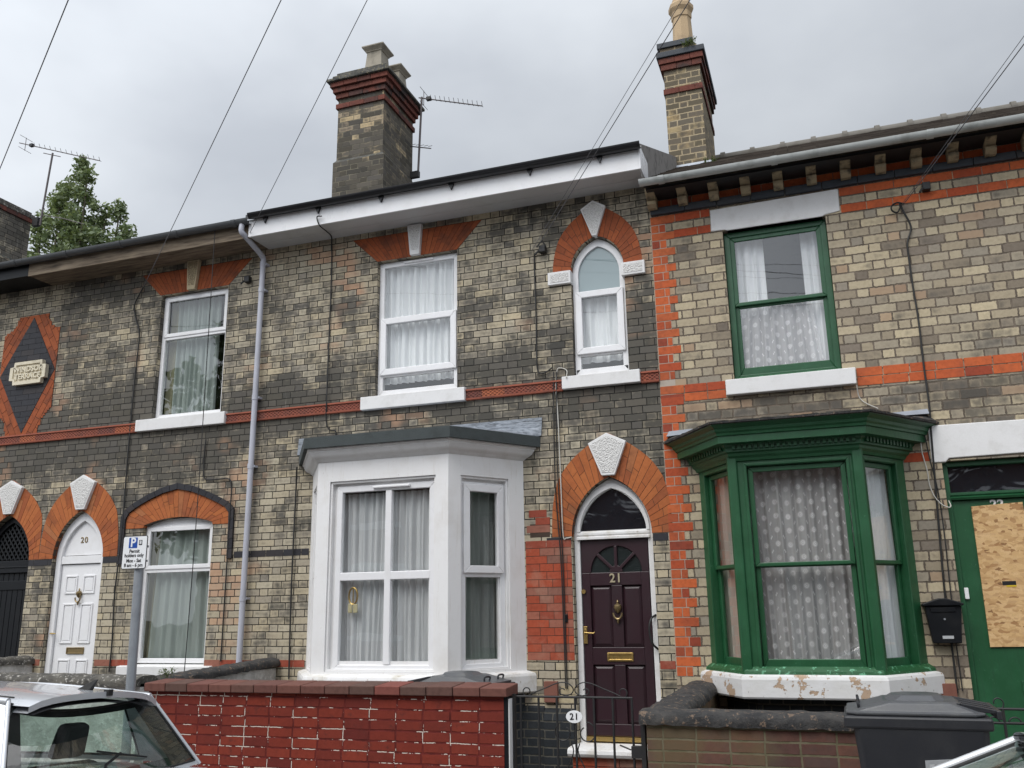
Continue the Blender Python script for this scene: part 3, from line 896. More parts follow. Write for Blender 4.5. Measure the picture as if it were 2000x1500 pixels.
# ------------------------------------------------------------------ houses
H19 = thing('terrace_house', (-12.5, 0, 0), 'leftmost brick house with black arched passage door, diamond name panel and black eaves', 'house', 'terraced houses')
H20 = thing('terrace_house', (-8.1, 0, 0), 'sooty brick house with white arched door numbered 20 and wooden eaves', 'house', 'terraced houses')
H21 = thing('terrace_house', (-4, 0, 0), 'brick house with white bay window and dark plum front door', 'house', 'terraced houses')
H22 = thing('terrace_house', (1.4, 0, 0), 'buff brick house with green bay window, red brick trim and boarded green door', 'house', 'terraced houses')

X1920, X2021, X2122 = -9.78, -6.47, -1.515
DOORS = [(-10.295, 0.425), (-9.07, 0.41), (-2.10, 0.423)]
def door_hole(cx, a, z0): return [(cx - a, z0)] + arch_pts(cx, 2.30, a, 0.606) + [(cx + a, z0)]
def rect(x0, x1, z0, z1): return [(x0, z0), (x1, z0), (x1, z1), (x0, z1)]
def seg_hole(x0, x1, z0, zs, zc):
    n = 10
    top = [(x0 + (x1 - x0) * i / n, zs + (zc - zs) * (1 - (2 * i / n - 1) ** 2)) for i in range(n + 1)]
    return [(x0, z0)] + top + [(x1, z0)]
PW = (-2.137, 0.305)
pw_hole = [(PW[0] - PW[1], 4.03)] + arch_pts(PW[0], 5.215, PW[1], 0.405) + [(PW[0] + PW[1], 4.03)]

# walls: front sheet with openings, back and sides, and a dim lining behind the front
def house_wall(h, x0, x1, top, holes, mat):
    mb = wall_mesh(rect(x0, x1, -0.1, top), holes, 0.0, 0.14)
    mb.add([(x0, 0, -0.1), (x0, 8, -0.1), (x0, 8, top), (x0, 0, top)], [(0, 1, 2, 3)])
    mb.add([(x1, 0, -0.1), (x1, 8, -0.1), (x1, 8, top), (x1, 0, top)], [(0, 1, 2, 3)])
    mb.add([(x0, 8, -0.1), (x1, 8, -0.1), (x1, 8, top), (x0, 8, top)], [(0, 1, 2, 3)])
    return mb.build('wall', mat, h, recalc=False)
w19 = house_wall(H19, -16, X1920 - 0.0, 6.2, [door_hole(*DOORS[0], 0.15)], M_B21)
w20 = house_wall(H20, X1920, X2021, 6.2, [door_hole(*DOORS[1], 0.2), rect(-8.085, -7.03, 4.03, 5.715), seg_hole(-8.07, -7.025, 0.97, 2.66, 2.745)], M_B21)
w21 = house_wall(H21, X2021, X2122, 6.2, [door_hole(*DOORS[2], 0.2), rect(-4.868, -3.82, 4.03, 5.715), pw_hole, rect(-5.35, -3.35, 1.0, 3.0)], M_B21)
w22 = house_wall(H22, X2122, 4.8, 6.02, [rect(-0.752, 0.292, 3.81, 5.455), rect(-0.95, 0.5, 1.0, 2.95), rect(1.065, 1.985, 0.2, 2.85)], M_B22)

def room(parent, x0, x1, z0, z1, y0=0.145, y1=1.5, mat=None, mg=0.35):
    mb = MB()
    a = [(x0 - mg, y0, z0 - mg), (x1 + mg, y0, z0 - mg), (x1 + mg, y0, z1 + mg), (x0 - mg, y0, z1 + mg)]
    b = [(x, y1, z) for x, _, z in a]
    mb.add(a + b, [(4, 5, 6, 7), (0, 1, 5, 4), (1, 2, 6, 5), (2, 3, 7, 6), (3, 0, 4, 7)])
    c = [(x0, y0, z0), (x1, y0, z0), (x1, y0, z1), (x0, y0, z1)]
    mb.add(a + c, [(0, 1, 5, 4), (1, 2, 6, 5), (2, 3, 7, 6), (3, 0, 4, 7)])
    return mb.build('room_lining', mat or M_ROOM, parent, recalc=False)

def pane(parent, x0, x1, z0, z1, y, mat=None, fr=None):
    mb = fr or MB()
    mb.add([(x0, y, z0), (x1, y, z0), (x1, y, z1), (x0, y, z1)], [(0, 1, 2, 3)])
    return mb.build('glass_pane', mat or M_GLASS, parent, recalc=False)

def sash_unit(parent, name, x0, x1, z0, z1, w, y0, y1, mat, gy, fr=None, gmat=None, wb=None):
    f = fr or (lambda: MB())
    o = f().frame(x0, x1, z0, z1, w, y0, y1, wb=wb).build(name, mat, parent, bevel=0.006)
    wbb = w if wb is None else wb
    pane(parent, x0 + w - 0.004, x1 - w + 0.004, z0 + wbb - 0.004, z1 - w + 0.004, gy, gmat, f())
    return o

# ---- string course, bands, plinth trim common to 19-21
def strip_bricks(x0, x1, z0, z1, L, y0=-0.004, y1=0.02, gap=0.006, rnd=None, mb=None):
    mb = mb or MB()
    x = x0
    rnd = rnd or rng
    while x < x1 - 0.01:
        l = L * rnd.uniform(0.94, 1.06)
        e = min(x1, x + l)
        if x1 - e < 0.05: e = x1
        mb.box(x + gap / 2, e - gap / 2, y0 + rnd.uniform(-.001, .001), y1, z0 + gap / 2, z1 - gap / 2)
        x = e
    return mb
def string_course(h, spans):
    mb = MB(); mf = MB()
    for a, b in spans:
        mb.box(a, b, -0.022, 0.02, 3.886, 3.978)
        mf.sweepx([(-0.034, 3.976), (-0.034, 3.994), (-0.004, 3.998), (0.02, 3.998), (0.02, 3.976)], a, b)
        mf.sweepx([(-0.034, 3.888), (-0.03, 3.872), (-0.004, 3.868), (0.02, 3.868), (0.02, 3.888)], a, b)
    build_split(mb, 'string_course', M_TERRA, h)
    build_split(mf, 'string_moulding', M_TERRAFIL, h)
string_course(H19, [(-16, X1920)])
string_course(H20, [(X1920, -8.284), (-6.92, X2021)])
string_course(H21, [(X2021, -5.025), (-3.703, -2.566), (-1.708, X2122)])
def band(h, spans, z0, z1, mat, L=0.23, name='brick_band'):
    mb = MB()
    for a, b in spans: strip_bricks(a, b, z0, z1, L, mb=mb)
    return build_split(mb, name, mat, h)
band(H19, [(-16, -10.72), (-9.87, X1920)], 2.222, 2.302, M_BLUE)
band(H20, [(X1920, -9.481), (-8.659, -8.40), (-6.70, X2021)], 2.222, 2.302, M_BLUE)
band(H21, [(X2021, -5.67), (-2.80, -2.525), (-1.675, X2122)], 2.222, 2.302, M_BLUE)
band(H19, [(-16, -10.74), (-9.87, X1920)], 0.985, 1.066, M_RED21)
band(H20, [(X1920, -9.5), (-8.64, -8.08), (-7.02, X2021)], 0.985, 1.066, M_RED21)
band(H21, [(X2021, -5.67), (-1.67, X2122)], 0.985, 1.066, M_RED21)

# ---- arches over the doors
OUT = [(-0.635, 0), (-0.632, 0.15), (-0.622, 0.3), (-0.60, 0.44), (-0.568, 0.565), (-0.51, 0.67), (-0.44, 0.765), (-0.355, 0.845), (-0.263, 0.915), (-0.13, 1.0), (0, 1.07)]
def door_arch(h, cx, a, clipl=None):
    inn = arch_pts(cx, 2.304, a - 0.002, 0.604)
    half = len(inn) // 2
    il = inn[:half + 1]; ir = list(reversed(inn[half:]))
    ol = [(cx + x, 2.304 + z) for x, z in OUT]; orr = [(cx - x, 2.304 + z) for x, z in OUT]
    mb = MB()
    r = random.Random(int(abs(cx) * 100))
    for i_, o_, side in ((il, ol, 0), (ir, orr, 1)):
        if clipl == side:
            lim = -9.712
            o_ = [((min(x, lim) if side else max(x, lim)), z) for x, z in o_]
        voussoirs(mb, i_, o_, 14, -0.006, 0.06, rnd=r)
    o = mb.build('door_arch', M_RUBBED, h)
    bk = MB()
    for i_, o_, side in ((il, ol, 0), (ir, orr, 1)):
        if clipl == side: o_ = [((min(x, -9.712) if side else max(x, -9.712)), z) for x, z in o_]
        bk.ring(resample(o_, 20), resample(i_, 20), -0.0025, 0.05)
    bk.build('arch_joints', M_JOINT, o, recalc=False)
    K = [(0, 1.062), (-0.205, 0.96), (-0.07, 0.612), (0.07, 0.612), (0.205, 0.96)]
    keystone(o, [(cx + x, 2.304 + z) for x, z in K], -0.05, M_PECK)
    return o
door_arch(H19, *DOORS[0], clipl=1)
door_arch(H20, *DOORS[1], clipl=0)
door_arch(H21, *DOORS[2])

# ---- flat arches over the upper windows
def flat_arch(h, b0, b1, t0, t1, zb, zt, key, kmat, keymat2):
    bot = [(b0, zb), (b1, zb)]; top = [(t0, zt), (t1, zt)]
    r = random.Random(int(abs(b0) * 77))
    # leave room for the key
    def cut(pts, a, b): return [pts[0], (a, pts[0][1])], [(b, pts[1][1]), pts[1]]
    bl, br = cut(bot, key[2], key[3]); tl, tr = cut(top, key[0], key[1])
    mb = MB()
    voussoirs(mb, bl, tl, 9, -0.006, 0.06, rnd=r); voussoirs(mb, br, tr, 9, -0.006, 0.06, rnd=r)
    o = build_split(mb, 'flat_arch', M_RUBBEDDK, h, gap=0.02)[0]
    MB().prism([bot[0], bot[1], top[1], top[0]], -0.002, 0.05).build('arch_joints', M_JOINT, h)
    kp = [(key[0], key[4]), (key[1], key[4]), (key[3], zb), (key[2], zb)]
    k = MB().prism(kp, -0.055, 0.04).build('keystone', kmat, h, bevel=0.005)
    m = 0.02
    MB().prism([(key[0] + m, key[4] - m), (key[1] - m, key[4] - m), (key[3] - m * .7, zb + 0.06), (key[2] + m * .7, zb + 0.06)], -0.059, -0.05).build('stone_face', keymat2, k)
flat_arch(H20, -8.113, -7.03, -8.434, -6.69, 5.722, 6.045, (-7.677, -7.488, -7.648, -7.525, 6.128), M_BUFFSTONE, M_PECKBUFF)
flat_arch(H21, -4.875, -3.818, -5.218, -3.503, 5.722, 6.05, (-4.453, -4.268, -4.413, -4.291, 6.11), M_WSTONE, M_PECK)

# ---- pointed window arch of 21
pin = arch_pts(PW[0], 5.25, PW[1] - 0.005, 0.375)
POUT = [(-0.51, 0), (-0.505, 0.1), (-0.485, 0.22), (-0.45, 0.34), (-0.40, 0.44), (-0.31, 0.555), (-0.17, 0.665), (0, 0.77)]
hf = len(pin) // 2
mb = MB(); bk = MB()
for i_, o_ in ((pin[:hf + 1], [(PW[0] + x, 5.25 + z) for x, z in POUT]), (list(reversed(pin[hf:])), [(PW[0] - x, 5.25 + z) for x, z in POUT])):
    voussoirs(mb, i_, o_, 11, -0.006, 0.06, rnd=rng)
    bk.ring(resample(o_, 16), resample(i_, 16), -0.0025, 0.05)
pa = mb.build('window_arch', M_RUBBEDDK, H21)
bk.build('arch_joints', M_JOINT, pa, recalc=False)
keystone(pa, [(PW[0] + x, z) for x, z in ((-0.01, 6.045), (-0.155, 5.955), (-0.035, 5.615), (0.02, 5.615), (0.135, 5.955))], -0.045, M_PECK, 0.018)
for x0, x1 in ((-2.698, -2.432), (-1.86, -1.598)):
    q = MB().box(x0, x1, -0.045, 0.06, 5.096, 5.246).build('impost_stone', M_WSTONE, H21, bevel=0.006)
    MB().box(x0 + 0.028, x1 - 0.028, -0.049, -0.04, 5.122, 5.22).build('stone_face', M_PECK, q)

# ---- hood mould and orange arch over the ground window of 20
HO = [(-8.405, 2.20), (-8.408, 2.5), (-8.408, 2.845), (-8.25, 2.945), (-8.05, 3.04), (-7.83, 3.12), (-7.585, 3.172), (-7.33, 3.12), (-7.1, 3.03), (-6.9, 2.94), (-6.725, 2.845), (-6.717, 2.55), (-6.715, 2.22)]
HI = [(-8.335, 2.20), (-8.338, 2.5), (-8.34, 2.805), (-8.21, 2.885), (-8.03, 2.97), (-7.82, 3.05), (-7.585, 3.098), (-7.345, 3.05), (-7.12, 2.965), (-6.93, 2.88), (-6.795, 2.81), (-6.787, 2.55), (-6.785, 2.22)]
mb = MB()
voussoirs(mb, HI, HO, 26, -0.03, 0.03, split=(0.5,), rnd=type('q', (), {'random': lambda s: 0, 'uniform': rng.uniform})())
hd = mb.build('hood_mould', M_BLUE, H20)
mb = MB()
inn = [(-8.07, 2.635)] + [(-8.07 + 1.045 * i / 12, 2.665 + 0.085 * (1 - (2 * i / 12 - 1) ** 2)) for i in range(13)] + [(-7.025, 2.635)]
outp = [(-8.335, 2.635), (-8.335, 2.80)] + HI[3:10] + [(-6.79, 2.80), (-6.79, 2.635)]
voussoirs(mb, inn, outp, 22, -0.007, 0.06, rnd=rng)
ga = mb.build('window_arch', M_RUBBED, H20)
MB().ring(resample(outp, 24), resample(inn, 24), -0.003, 0.05).build('arch_joints', M_JOINT, ga, recalc=False)

# ---- diamond name panel on 19
PO = [(-10.02, 5.715), (-10.0, 5.62), (-9.93, 5.53), (-9.79, 5.475), (-9.79, 4.35), (-9.86, 4.29), (-9.95, 4.20), (-10.0, 4.0),
      (-10.56, 4.0), (-10.6, 4.2), (-10.69, 4.29), (-10.79, 4.33), (-10.79, 5.465), (-10.66, 5.52), (-10.58, 5.60), (-10.555, 5.715)]
pnl = MB().prism(PO, -0.003, 0.02).build('name_panel', M_JOINT, H19)
mb = MB()
dia = [(-10.28, 5.68), (-9.80, 4.88), (-10.265, 4.02), (-10.78, 4.86)]
def inpoly(p, poly):
    x, z = p; c = False
    for i in range(len(poly)):
        (x1, z1), (x2, z2) = poly[i], poly[i - 1]
        if (z1 > z) != (z2 > z) and x < (x2 - x1) * (z - z1) / (z2 - z1) + x1: c = not c
    return c
def clip_convex(poly, clip):
    out = poly
    n = len(clip)
    ar = sum(clip[i][0] * clip[(i + 1) % n][1] - clip[(i + 1) % n][0] * clip[i][1] for i in range(n))
    for i in range(n):
        a, b = clip[i], clip[(i + 1) % n]
        def sd(p): return ((b[0] - a[0]) * (p[1] - a[1]) - (b[1] - a[1]) * (p[0] - a[0])) * (1 if ar > 0 else -1)
        res = []
        for j in range(len(out)):
            p, q = out[j - 1], out[j]
            sp, sq = sd(p), sd(q)
            if sp >= 0: res.append(p)
            if (sp >= 0) != (sq >= 0):
                t = sp / (sp - sq); res.append((p[0] + (q[0] - p[0]) * t, p[1] + (q[1] - p[1]) * t))
        # keep order
        out = res
        if len(out) < 3: return None
    return out
z = 4.0
k = 0
while z < 5.7:
    x = -10.9 + (0.12 if k % 2 else 0)
    while x < -9.7:
        q = clip_convex(rect(x + .002, x + .228, z + .002, z + .0785), dia)
        if q: mb.prism(q, -0.012, 0.02)
        x += 0.23
    z += 0.0807; k += 1
MBK = mb.build('dark_diamond', M_BLUE, pnl)
mb = MB()
# red brick on edge, laid along the diamond's four sides
for (p0, p1), corner in (((dia[0], dia[1]), (-9.79, 5.715)), ((dia[1], dia[2]), (-9.79, 4.0)), ((dia[2], dia[3]), (-10.79, 4.0)), ((dia[3], dia[0]), (-10.79, 5.715))):
    a, b = Vector(p0), Vector(p1)
    t = (b - a).normalized(); nrm = Vector((-t.y, t.x))
    if nrm.dot(Vector(corner) - a) < 0: nrm = -nrm
    for r_ in range(6):
        s = -0.3 + (0.1 if r_ % 2 else 0)
        while s < (b - a).length + 0.3:
            q = [a + t * (s + .003) + nrm * (r_ * .09 + .004), a + t * (s + .217) + nrm * (r_ * .09 + .004), a + t * (s + .217) + nrm * (r_ * .09 + .087), a + t * (s + .003) + nrm * (r_ * .09 + .087)]
            q = [tuple(p) for p in q]
            # clip to the panel's quarter box, then drop pieces outside the curved outline
            cx_ = (max(-10.79, min(p0[0], p1[0], corner[0])), max(p0[0], p1[0], corner[0]))
            cz_ = (min(p0[1], p1[1], corner[1]), max(p0[1], p1[1], corner[1]))
            q = clip_convex(q, rect(max(cx_[0], -10.79), min(cx_[1], -9.79), max(cz_[0], 4.0), min(cz_[1], 5.715)))
            if q and all(inpoly((p[0] * .98 + (-10.28) * .02, p[1] * .98 + 4.86 * .02), PO) for p in q): mb.prism(q, -0.008, 0.02)
            elif q:
                # split into small pieces along the curve
                cxm = (min(p[0] for p in q), max(p[0] for p in q)); czm = (min(p[1] for p in q), max(p[1] for p in q))
                nx, nz_ = max(1, int((cxm[1] - cxm[0]) / .03)), max(1, int((czm[1] - czm[0]) / .03))
                for i in range(nx):
                    for j in range(nz_):
                        x0 = cxm[0] + (cxm[1] - cxm[0]) * i / nx; z0 = czm[0] + (czm[1] - czm[0]) * j / nz_
                        x1 = cxm[0] + (cxm[1] - cxm[0]) * (i + 1) / nx; z1 = czm[0] + (czm[1] - czm[0]) * (j + 1) / nz_
                        qq = clip_convex(rect(x0, x1, z0, z1), q)
                        if qq and inpoly(((x0 + x1) / 2, (z0 + z1) / 2), PO): mb.prism(qq, -0.008, 0.02)
            s += 0.222
mb.build('red_surround', M_RUBBEDDK, pnl)
pc = (-10.222, 4.86)
pw_, ph_ = 0.318, 0.163
def cutplate(w, h, c):
    return [(-w + c, -h), (w - c, -h), (w - c * .9, -h + c * .9), (w, -h + c), (w, h - c), (w - c * .9, h - c * .9), (w - c, h), (-w + c, h), (-w + c * .9, h - c * .9), (-w, h - c), (-w, -h + c), (-w + c * .9, -h + c * .9)]
mb = MB().prism([(pc[0] + x, pc[1] + z) for x, z in cutplate(pw_, ph_, 0.072)], -0.05, 0.0)
ot = [(pc[0] + x, pc[1] + z) for x, z in cutplate(pw_, ph_, 0.072)]
it = [(pc[0] + x, pc[1] + z) for x, z in cutplate(pw_ - .055, ph_ - .042, 0.05)]
mb.ring(ot + ot[:1], it + it[:1], -0.07, -0.045)
put_text(mb, 'WINDSOR', pc[0] + 0.005, pc[1] + 0.047, -0.056, 0.105, 0.014, 0.003, sx=1.06)
put_text(mb, 'TERRACE', pc[0] + 0.005, pc[1] - 0.052, -0.056, 0.105, 0.014, 0.003, sx=1.06)
mb.build('name_plate', M_CREAMSTONE, pnl)

# ------------------------------------------------------------------ windows
def sill(parent, x0, x1, z0, z1, mat=None, y0=-0.065):
    return MB().sweepx([(y0, z0), (y0, z1 - 0.012), (0.11, z1 + 0.012), (0.11, z0)], x0, x1).build('sill', mat or M_WSTONE, parent, bevel=0.006)

# 20, upper
o = MB().frame(-8.083, -7.032, 4.032, 5.712, 0.055, 0.062, 0.125).build('window', M_UPVC, H20, bevel=0.005)
MB().box(-8.03, -7.085, 0.062, 0.125, 5.10, 5.17).build('transom', M_UPVC, o, bevel=0.005)
sash_unit(o, 'top_sash', -8.05, -7.065, 5.135, 5.68, 0.05, 0.05, 0.08, M_UPVC, 0.08)
pane(o, -8.03, -7.085, 4.085, 5.10, 0.09)
sill(o, -8.283, -6.919, 3.87, 4.032)
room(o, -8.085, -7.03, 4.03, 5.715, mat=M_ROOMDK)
# 20, ground
o = MB().frame(-8.068, -7.027, 1.02, 2.66, 0.055, 0.062, 0.125).build('window', M_UPVC, H20, bevel=0.005)
MB().prism([(-8.068, 2.658)] + [(-8.07 + 1.045 * i / 10, 2.665 + 0.085 * (1 - (2 * i / 10 - 1) ** 2)) for i in range(11)] + [(-7.027, 2.658)], 0.075, 0.12).build('head_board', M_UPVC, o)
MB().box(-8.02, -7.075, 0.062, 0.125, 2.085, 2.155).build('transom', M_UPVC, o, bevel=0.005)
sash_unit(o, 'top_sash', -8.04, -7.055, 2.125, 2.64, 0.05, 0.05, 0.08, M_UPVC, 0.08)
pane(o, -8.015, -7.08, 1.07, 2.09, 0.09)
sill(o, -8.24, -6.9, 0.86, 1.0)
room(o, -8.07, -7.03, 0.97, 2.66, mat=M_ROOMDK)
# 21, upper
o = MB().frame(-4.866, -3.822, 4.032, 5.712, 0.065, 0.062, 0.125, wb=0.07).build('window', M_UPVC, H21, bevel=0.005)
MB().box(-4.81, -3.88, 0.064, 0.125, 4.265, 4.33).build('transom', M_UPVC, o, bevel=0.005)
MB().box(-4.81, -3.88, 0.064, 0.125, 4.945, 5.0).build('transom', M_UPVC, o, bevel=0.005)
sash_unit(o, 'sash', -4.832, -3.848, 4.285, 4.99, 0.075, 0.035, 0.09, M_UPVC, 0.07)
pane(o, -4.81, -3.875, 4.99, 5.655, 0.09)
pane(o, -4.81, -3.875, 4.095, 4.275, 0.09)
MB().box(-4.545, -4.15, 0.04, 0.07, 5.668, 5.694).build('trickle_vent', M_UPVC, o, bevel=0.008)
sill(o, -5.023, -3.705, 3.865, 4.03)
room(o, -4.868, -3.82, 4.03, 5.715)
# 21, pointed
def inset(pts, d, cx, cz): return [(x + (cx - x) / max(.001, math.hypot(cx - x, cz - z)) * d, z + (cz - z) / max(.001, math.hypot(cx - x, cz - z)) * d) for x, z in pts]
pwo = [(PW[0] - 0.3, 4.04)] + arch_pts(PW[0], 5.215, 0.3, 0.40) + [(PW[0] + 0.3, 4.04)]
pwi = [(PW[0] - 0.235, 4.11)] + arch_pts(PW[0], 5.20, 0.235, 0.325) + [(PW[0] + 0.235, 4.11)]
mb = MB().ring(pwo, pwi, 0.062, 0.125)
mb.box(PW[0] - .29, PW[0] + .29, 0.062, 0.125, 4.04, 4.112)
o = mb.build('window', M_UPVC, H21, bevel=0.005)
MB().box(PW[0] - .24, PW[0] + .24, 0.064, 0.12, 4.255, 4.32).build('transom', M_UPVC, o, bevel=0.005)
MB().box(PW[0] - .24, PW[0] + .24, 0.064, 0.12, 4.945, 5.0).build('transom', M_UPVC, o, bevel=0.005)
sash_unit(o, 'sash', PW[0] - .272, PW[0] + .272, 4.275, 5.0, 0.072, 0.035, 0.09, M_UPVC, 0.07)
tp = [(PW[0] - .236, 4.99)] + arch_pts(PW[0], 5.20, 0.236, 0.326) + [(PW[0] + .236, 4.99)]
MB().add([(x, 0.09, z) for x, z in tp], [tuple(range(len(tp)))]).build('frosted_pane', M_FROST, o)
pane(o, PW[0] - .24, PW[0] + .24, 4.105, 4.265, 0.09)
sill(o, -2.565, -1.709, 3.88, 4.03)
room(o, -2.44, -1.83, 4.03, 5.6)
# 22, upper sash window
o = MB().frame(-0.75, 0.29, 3.812, 5.455, 0.062, 0.07, 0.14).build('window', M_GREEN, H22, bevel=0.006)
sash_unit(o, 'upper_sash', -0.695, 0.235, 4.625, 5.40, 0.05, 0.085, 0.115, M_GREEN, 0.10, wb=0.04, gmat=M_GLASSUP)
sash_unit(o, 'lower_sash', -0.695, 0.235, 3.875, 4.655, 0.05, 0.115, 0.15, M_GREEN, 0.13, wb=0.085, gmat=M_GLASSUP)
MB().sweepx([(0.02, 3.80), (0.02, 3.83), (0.11, 3.872), (0.11, 3.80)], -0.745, 0.285).build('timber_sill', M_GREENPEEL, o)
MB().prism([(-0.835, 3.648), (0.405, 3.648), (0.41, 3.812), (-0.835, 3.808)], -0.07, 0.10).build('sill', M_WSTONE, o, bevel=0.008)
MB().prism([(-0.868, 5.468), (-0.73, 5.468), (-0.70, 5.455), (0.26, 5.455), (0.29, 5.47), (0.436, 5.488), (0.44, 5.735), (-0.864, 5.715)], -0.012, 0.14).build('lintel', M_WSTONE, o, bevel=0.008)
room(o, -0.75, 0.29, 3.81, 5.455, y1=2.2)

# ------------------------------------------------------------------ curtains (things hanging inside)
def curtain(x0, x1, z0, z1, y, mat, label, folds=14, amp=0.022, gather=0.0, sway=0.0, group=None, seed=1, origin=None, udir=None, zdip=None):
    r = random.Random(seed)
    ph = [r.uniform(0, 6.28) for _ in range(4)]
    fq = [folds, folds * 1.73, folds * 0.45]
    def fn(u, v):
        x = x0 + (x1 - x0) * u
        t = (x - x0) / max(.01, (x1 - x0))
        yy = y + amp * (math.sin(6.283 * fq[0] * t + ph[0] + 0.9 * math.sin(3 * v + ph[3])) * .6 + math.sin(6.283 * fq[1] * t + ph[1]) * .25 + math.sin(6.283 * fq[2] * t + ph[2] + v) * .4)
        xx = x + gather * (0.5 - t) * (1 - abs(v - .5)) + sway * (1 - v) * (t - 0.5)
        zt = z0 + (z1 - z0) * v
        if zdip and v < 0.2: zt += zdip * math.sin(t * 9 + ph[1]) * (0.2 - v)
        return (xx, yy, zt)
    mb = MB(origin or (0, 0, 0), udir or (1, 0)).grid(fn, max(24, int((x1 - x0) * 150)), 14)
    o = mb.build('curtain', mat, None, smooth=80, recalc=False)
    return tag(o, label, 'curtain', group)
CG = 'curtains behind the windows'
curtain(-7.96, -7.28, 4.02, 5.68, 0.19, M_NETGR, 'grey green net curtain in upper window of house 20 above the parking sign', 9, 0.03, group=CG, seed=3)
curtain(-8.08, -7.93, 4.02, 5.68, 0.20, M_BEIGEC, 'narrow olive beige curtain at left edge of upper window of house 20', 2, 0.02, group=CG, seed=4)
curtain(-7.9, -7.06, 0.98, 2.62, 0.17, M_NETGR, 'pale green net curtain in ground floor window of house 20', 7, 0.03, sway=0.12, group=CG, seed=5)
curtain(-8.07, -7.93, 0.98, 2.62, 0.20, M_BEIGEC, 'narrow beige curtain at left edge of ground floor window of house 20', 2, 0.02, group=CG, seed=6)
curtain(-4.87, -3.82, 4.2, 5.7, 0.17, M_CURTAIN, 'bright white pleated curtain in upper window above the white bay', 13, 0.035, group=CG, seed=8)
curtain(-2.42, -1.85, 4.2, 4.97, 0.17, M_CURTAIN, 'white curtain behind middle pane of small pointed window', 5, 0.03, group=CG, seed=9)
curtain(-0.76, -0.36, 4.55, 5.5, 0.22, M_CURTAIN, 'left white curtain strip in top half of green sash window', 4, 0.03, group=CG, seed=10)
curtain(0.02, 0.32, 3.7, 5.5, 0.24, M_CURTAIN, 'right white curtain strip in green sash window upstairs', 3, 0.025, group=CG, seed=11)
curtain(-0.74, 0.06, 3.75, 4.68, 0.18, M_NETDOT, 'dotted half net across bottom pane of green sash window upstairs', 10, 0.03, sway=0.2, group=CG, seed=12)

# ------------------------------------------------------------------ doors
# 20: white panelled door under a blank pointed head
cx, a = DOORS[1]
do = [(cx - .405, 0.2)] + arch_pts(cx, 2.30, .405, .6) + [(cx + .405, 0.2)]
di = [(cx - .325, 0.2)] + arch_pts(cx, 2.28, .325, .5) + [(cx + .325, 0.2)]
D = MB().ring(do, di, 0.06, 0.14).build('door', M_UPVC, H20, bevel=0.005)
hp = [(cx - .325, 2.345)] + arch_pts(cx, 2.36, .318, .42) + [(cx + .325, 2.345)]
MB().prism(hp, 0.10, 0.13).build('head_panel', M_UPVC, D)
MB().box(cx - .325, cx + .325, 0.07, 0.14, 2.235, 2.335).build('transom', M_UPVC, D, bevel=0.006)
leaf_ = MB().box(cx - .318, cx + .318, 0.095, 0.14, 0.22, 2.225)
leaf_o = leaf_.build('door_leaf', M_UPVC, D)
pm = MB()
for x0, x1, z0, z1 in ((-.24, -.045, 1.86, 2.09), (.045, .24, 1.86, 2.09), (-.24, -.045, 1.25, 1.74), (.045, .24, 1.25, 1.74), (-.24, -.045, 0.45, 1.06), (.045, .24, 0.45, 1.06)):
    pm.frame(cx + x0, cx + x1, z0, z1, 0.022, 0.082, 0.10)
    pm.box(cx + x0 + .035, cx + x1 - .035, 0.087, 0.10, z0 + .035, z1 - .035)
build_split(pm, 'door_panel', M_UPVC, D, bevel=0.004)
def knocker(D, x, y, z, s=1.0, mat=None):
    mb = MB()
    mb.lathe([(0.004, 0.085 * s), (0.010 * s, 0.07 * s), (0.006 * s, 0.06 * s), (0.03 * s, 0.045 * s), (0.034 * s, 0.025 * s), (0.022 * s, 0.0), (0.012 * s, -0.012 * s), (0.004, -0.02 * s)], (x, y - 0.012, z), 12)
    pth = [(x + 0.036 * s * math.cos(t), y - 0.028, z - 0.015 * s + 0.05 * s * math.sin(t)) for t in [math.pi * (1 + i / 10) for i in range(11)]]
    mb.tube(pth, 0.008 * s, 6)
    mb.lathe([(0.012 * s, -0.012), (0.012 * s, 0.0)], (x, y - 0.004, z - 0.066 * s), 8, axis='y')
    mb.lathe([(0.003, -0.1 * s), (0.009 * s, -0.085 * s), (0.012 * s, -0.07 * s)], (x, y - 0.02, z), 8)
    return mb.build('knocker', mat or M_BRONZE, D, smooth=40)
knocker(D, -9.055, 0.085, 1.83, 1.15)
lb = MB().frame(-9.18, -8.905, 1.125, 1.205, 0.014, 0.08, 0.10).box(-9.17, -8.915, 0.088, 0.10, 1.135, 1.195)
lb.build('letterbox', M_BRONZE, D, bevel=0.003)
hm = MB().box(-9.432, -9.396, 0.075, 0.10, 1.24, 1.44)
hm.tube([(-9.414, 0.08, 1.375), (-9.414, 0.03, 1.375), (-9.33, 0.03, 1.372)], 0.009, 8)
hm.build('door_handle', M_BRASS, D, bevel=0.003)
put_text(MB(), '20', -9.08, 2.535, 0.098, 0.105, 0.004, 0.001, sx=1.05, spacing=1.15).build('house_number', M_BRONZE, D)
room(D, cx - .4, cx + .4, .2, 2.9, 0.15, 0.5)

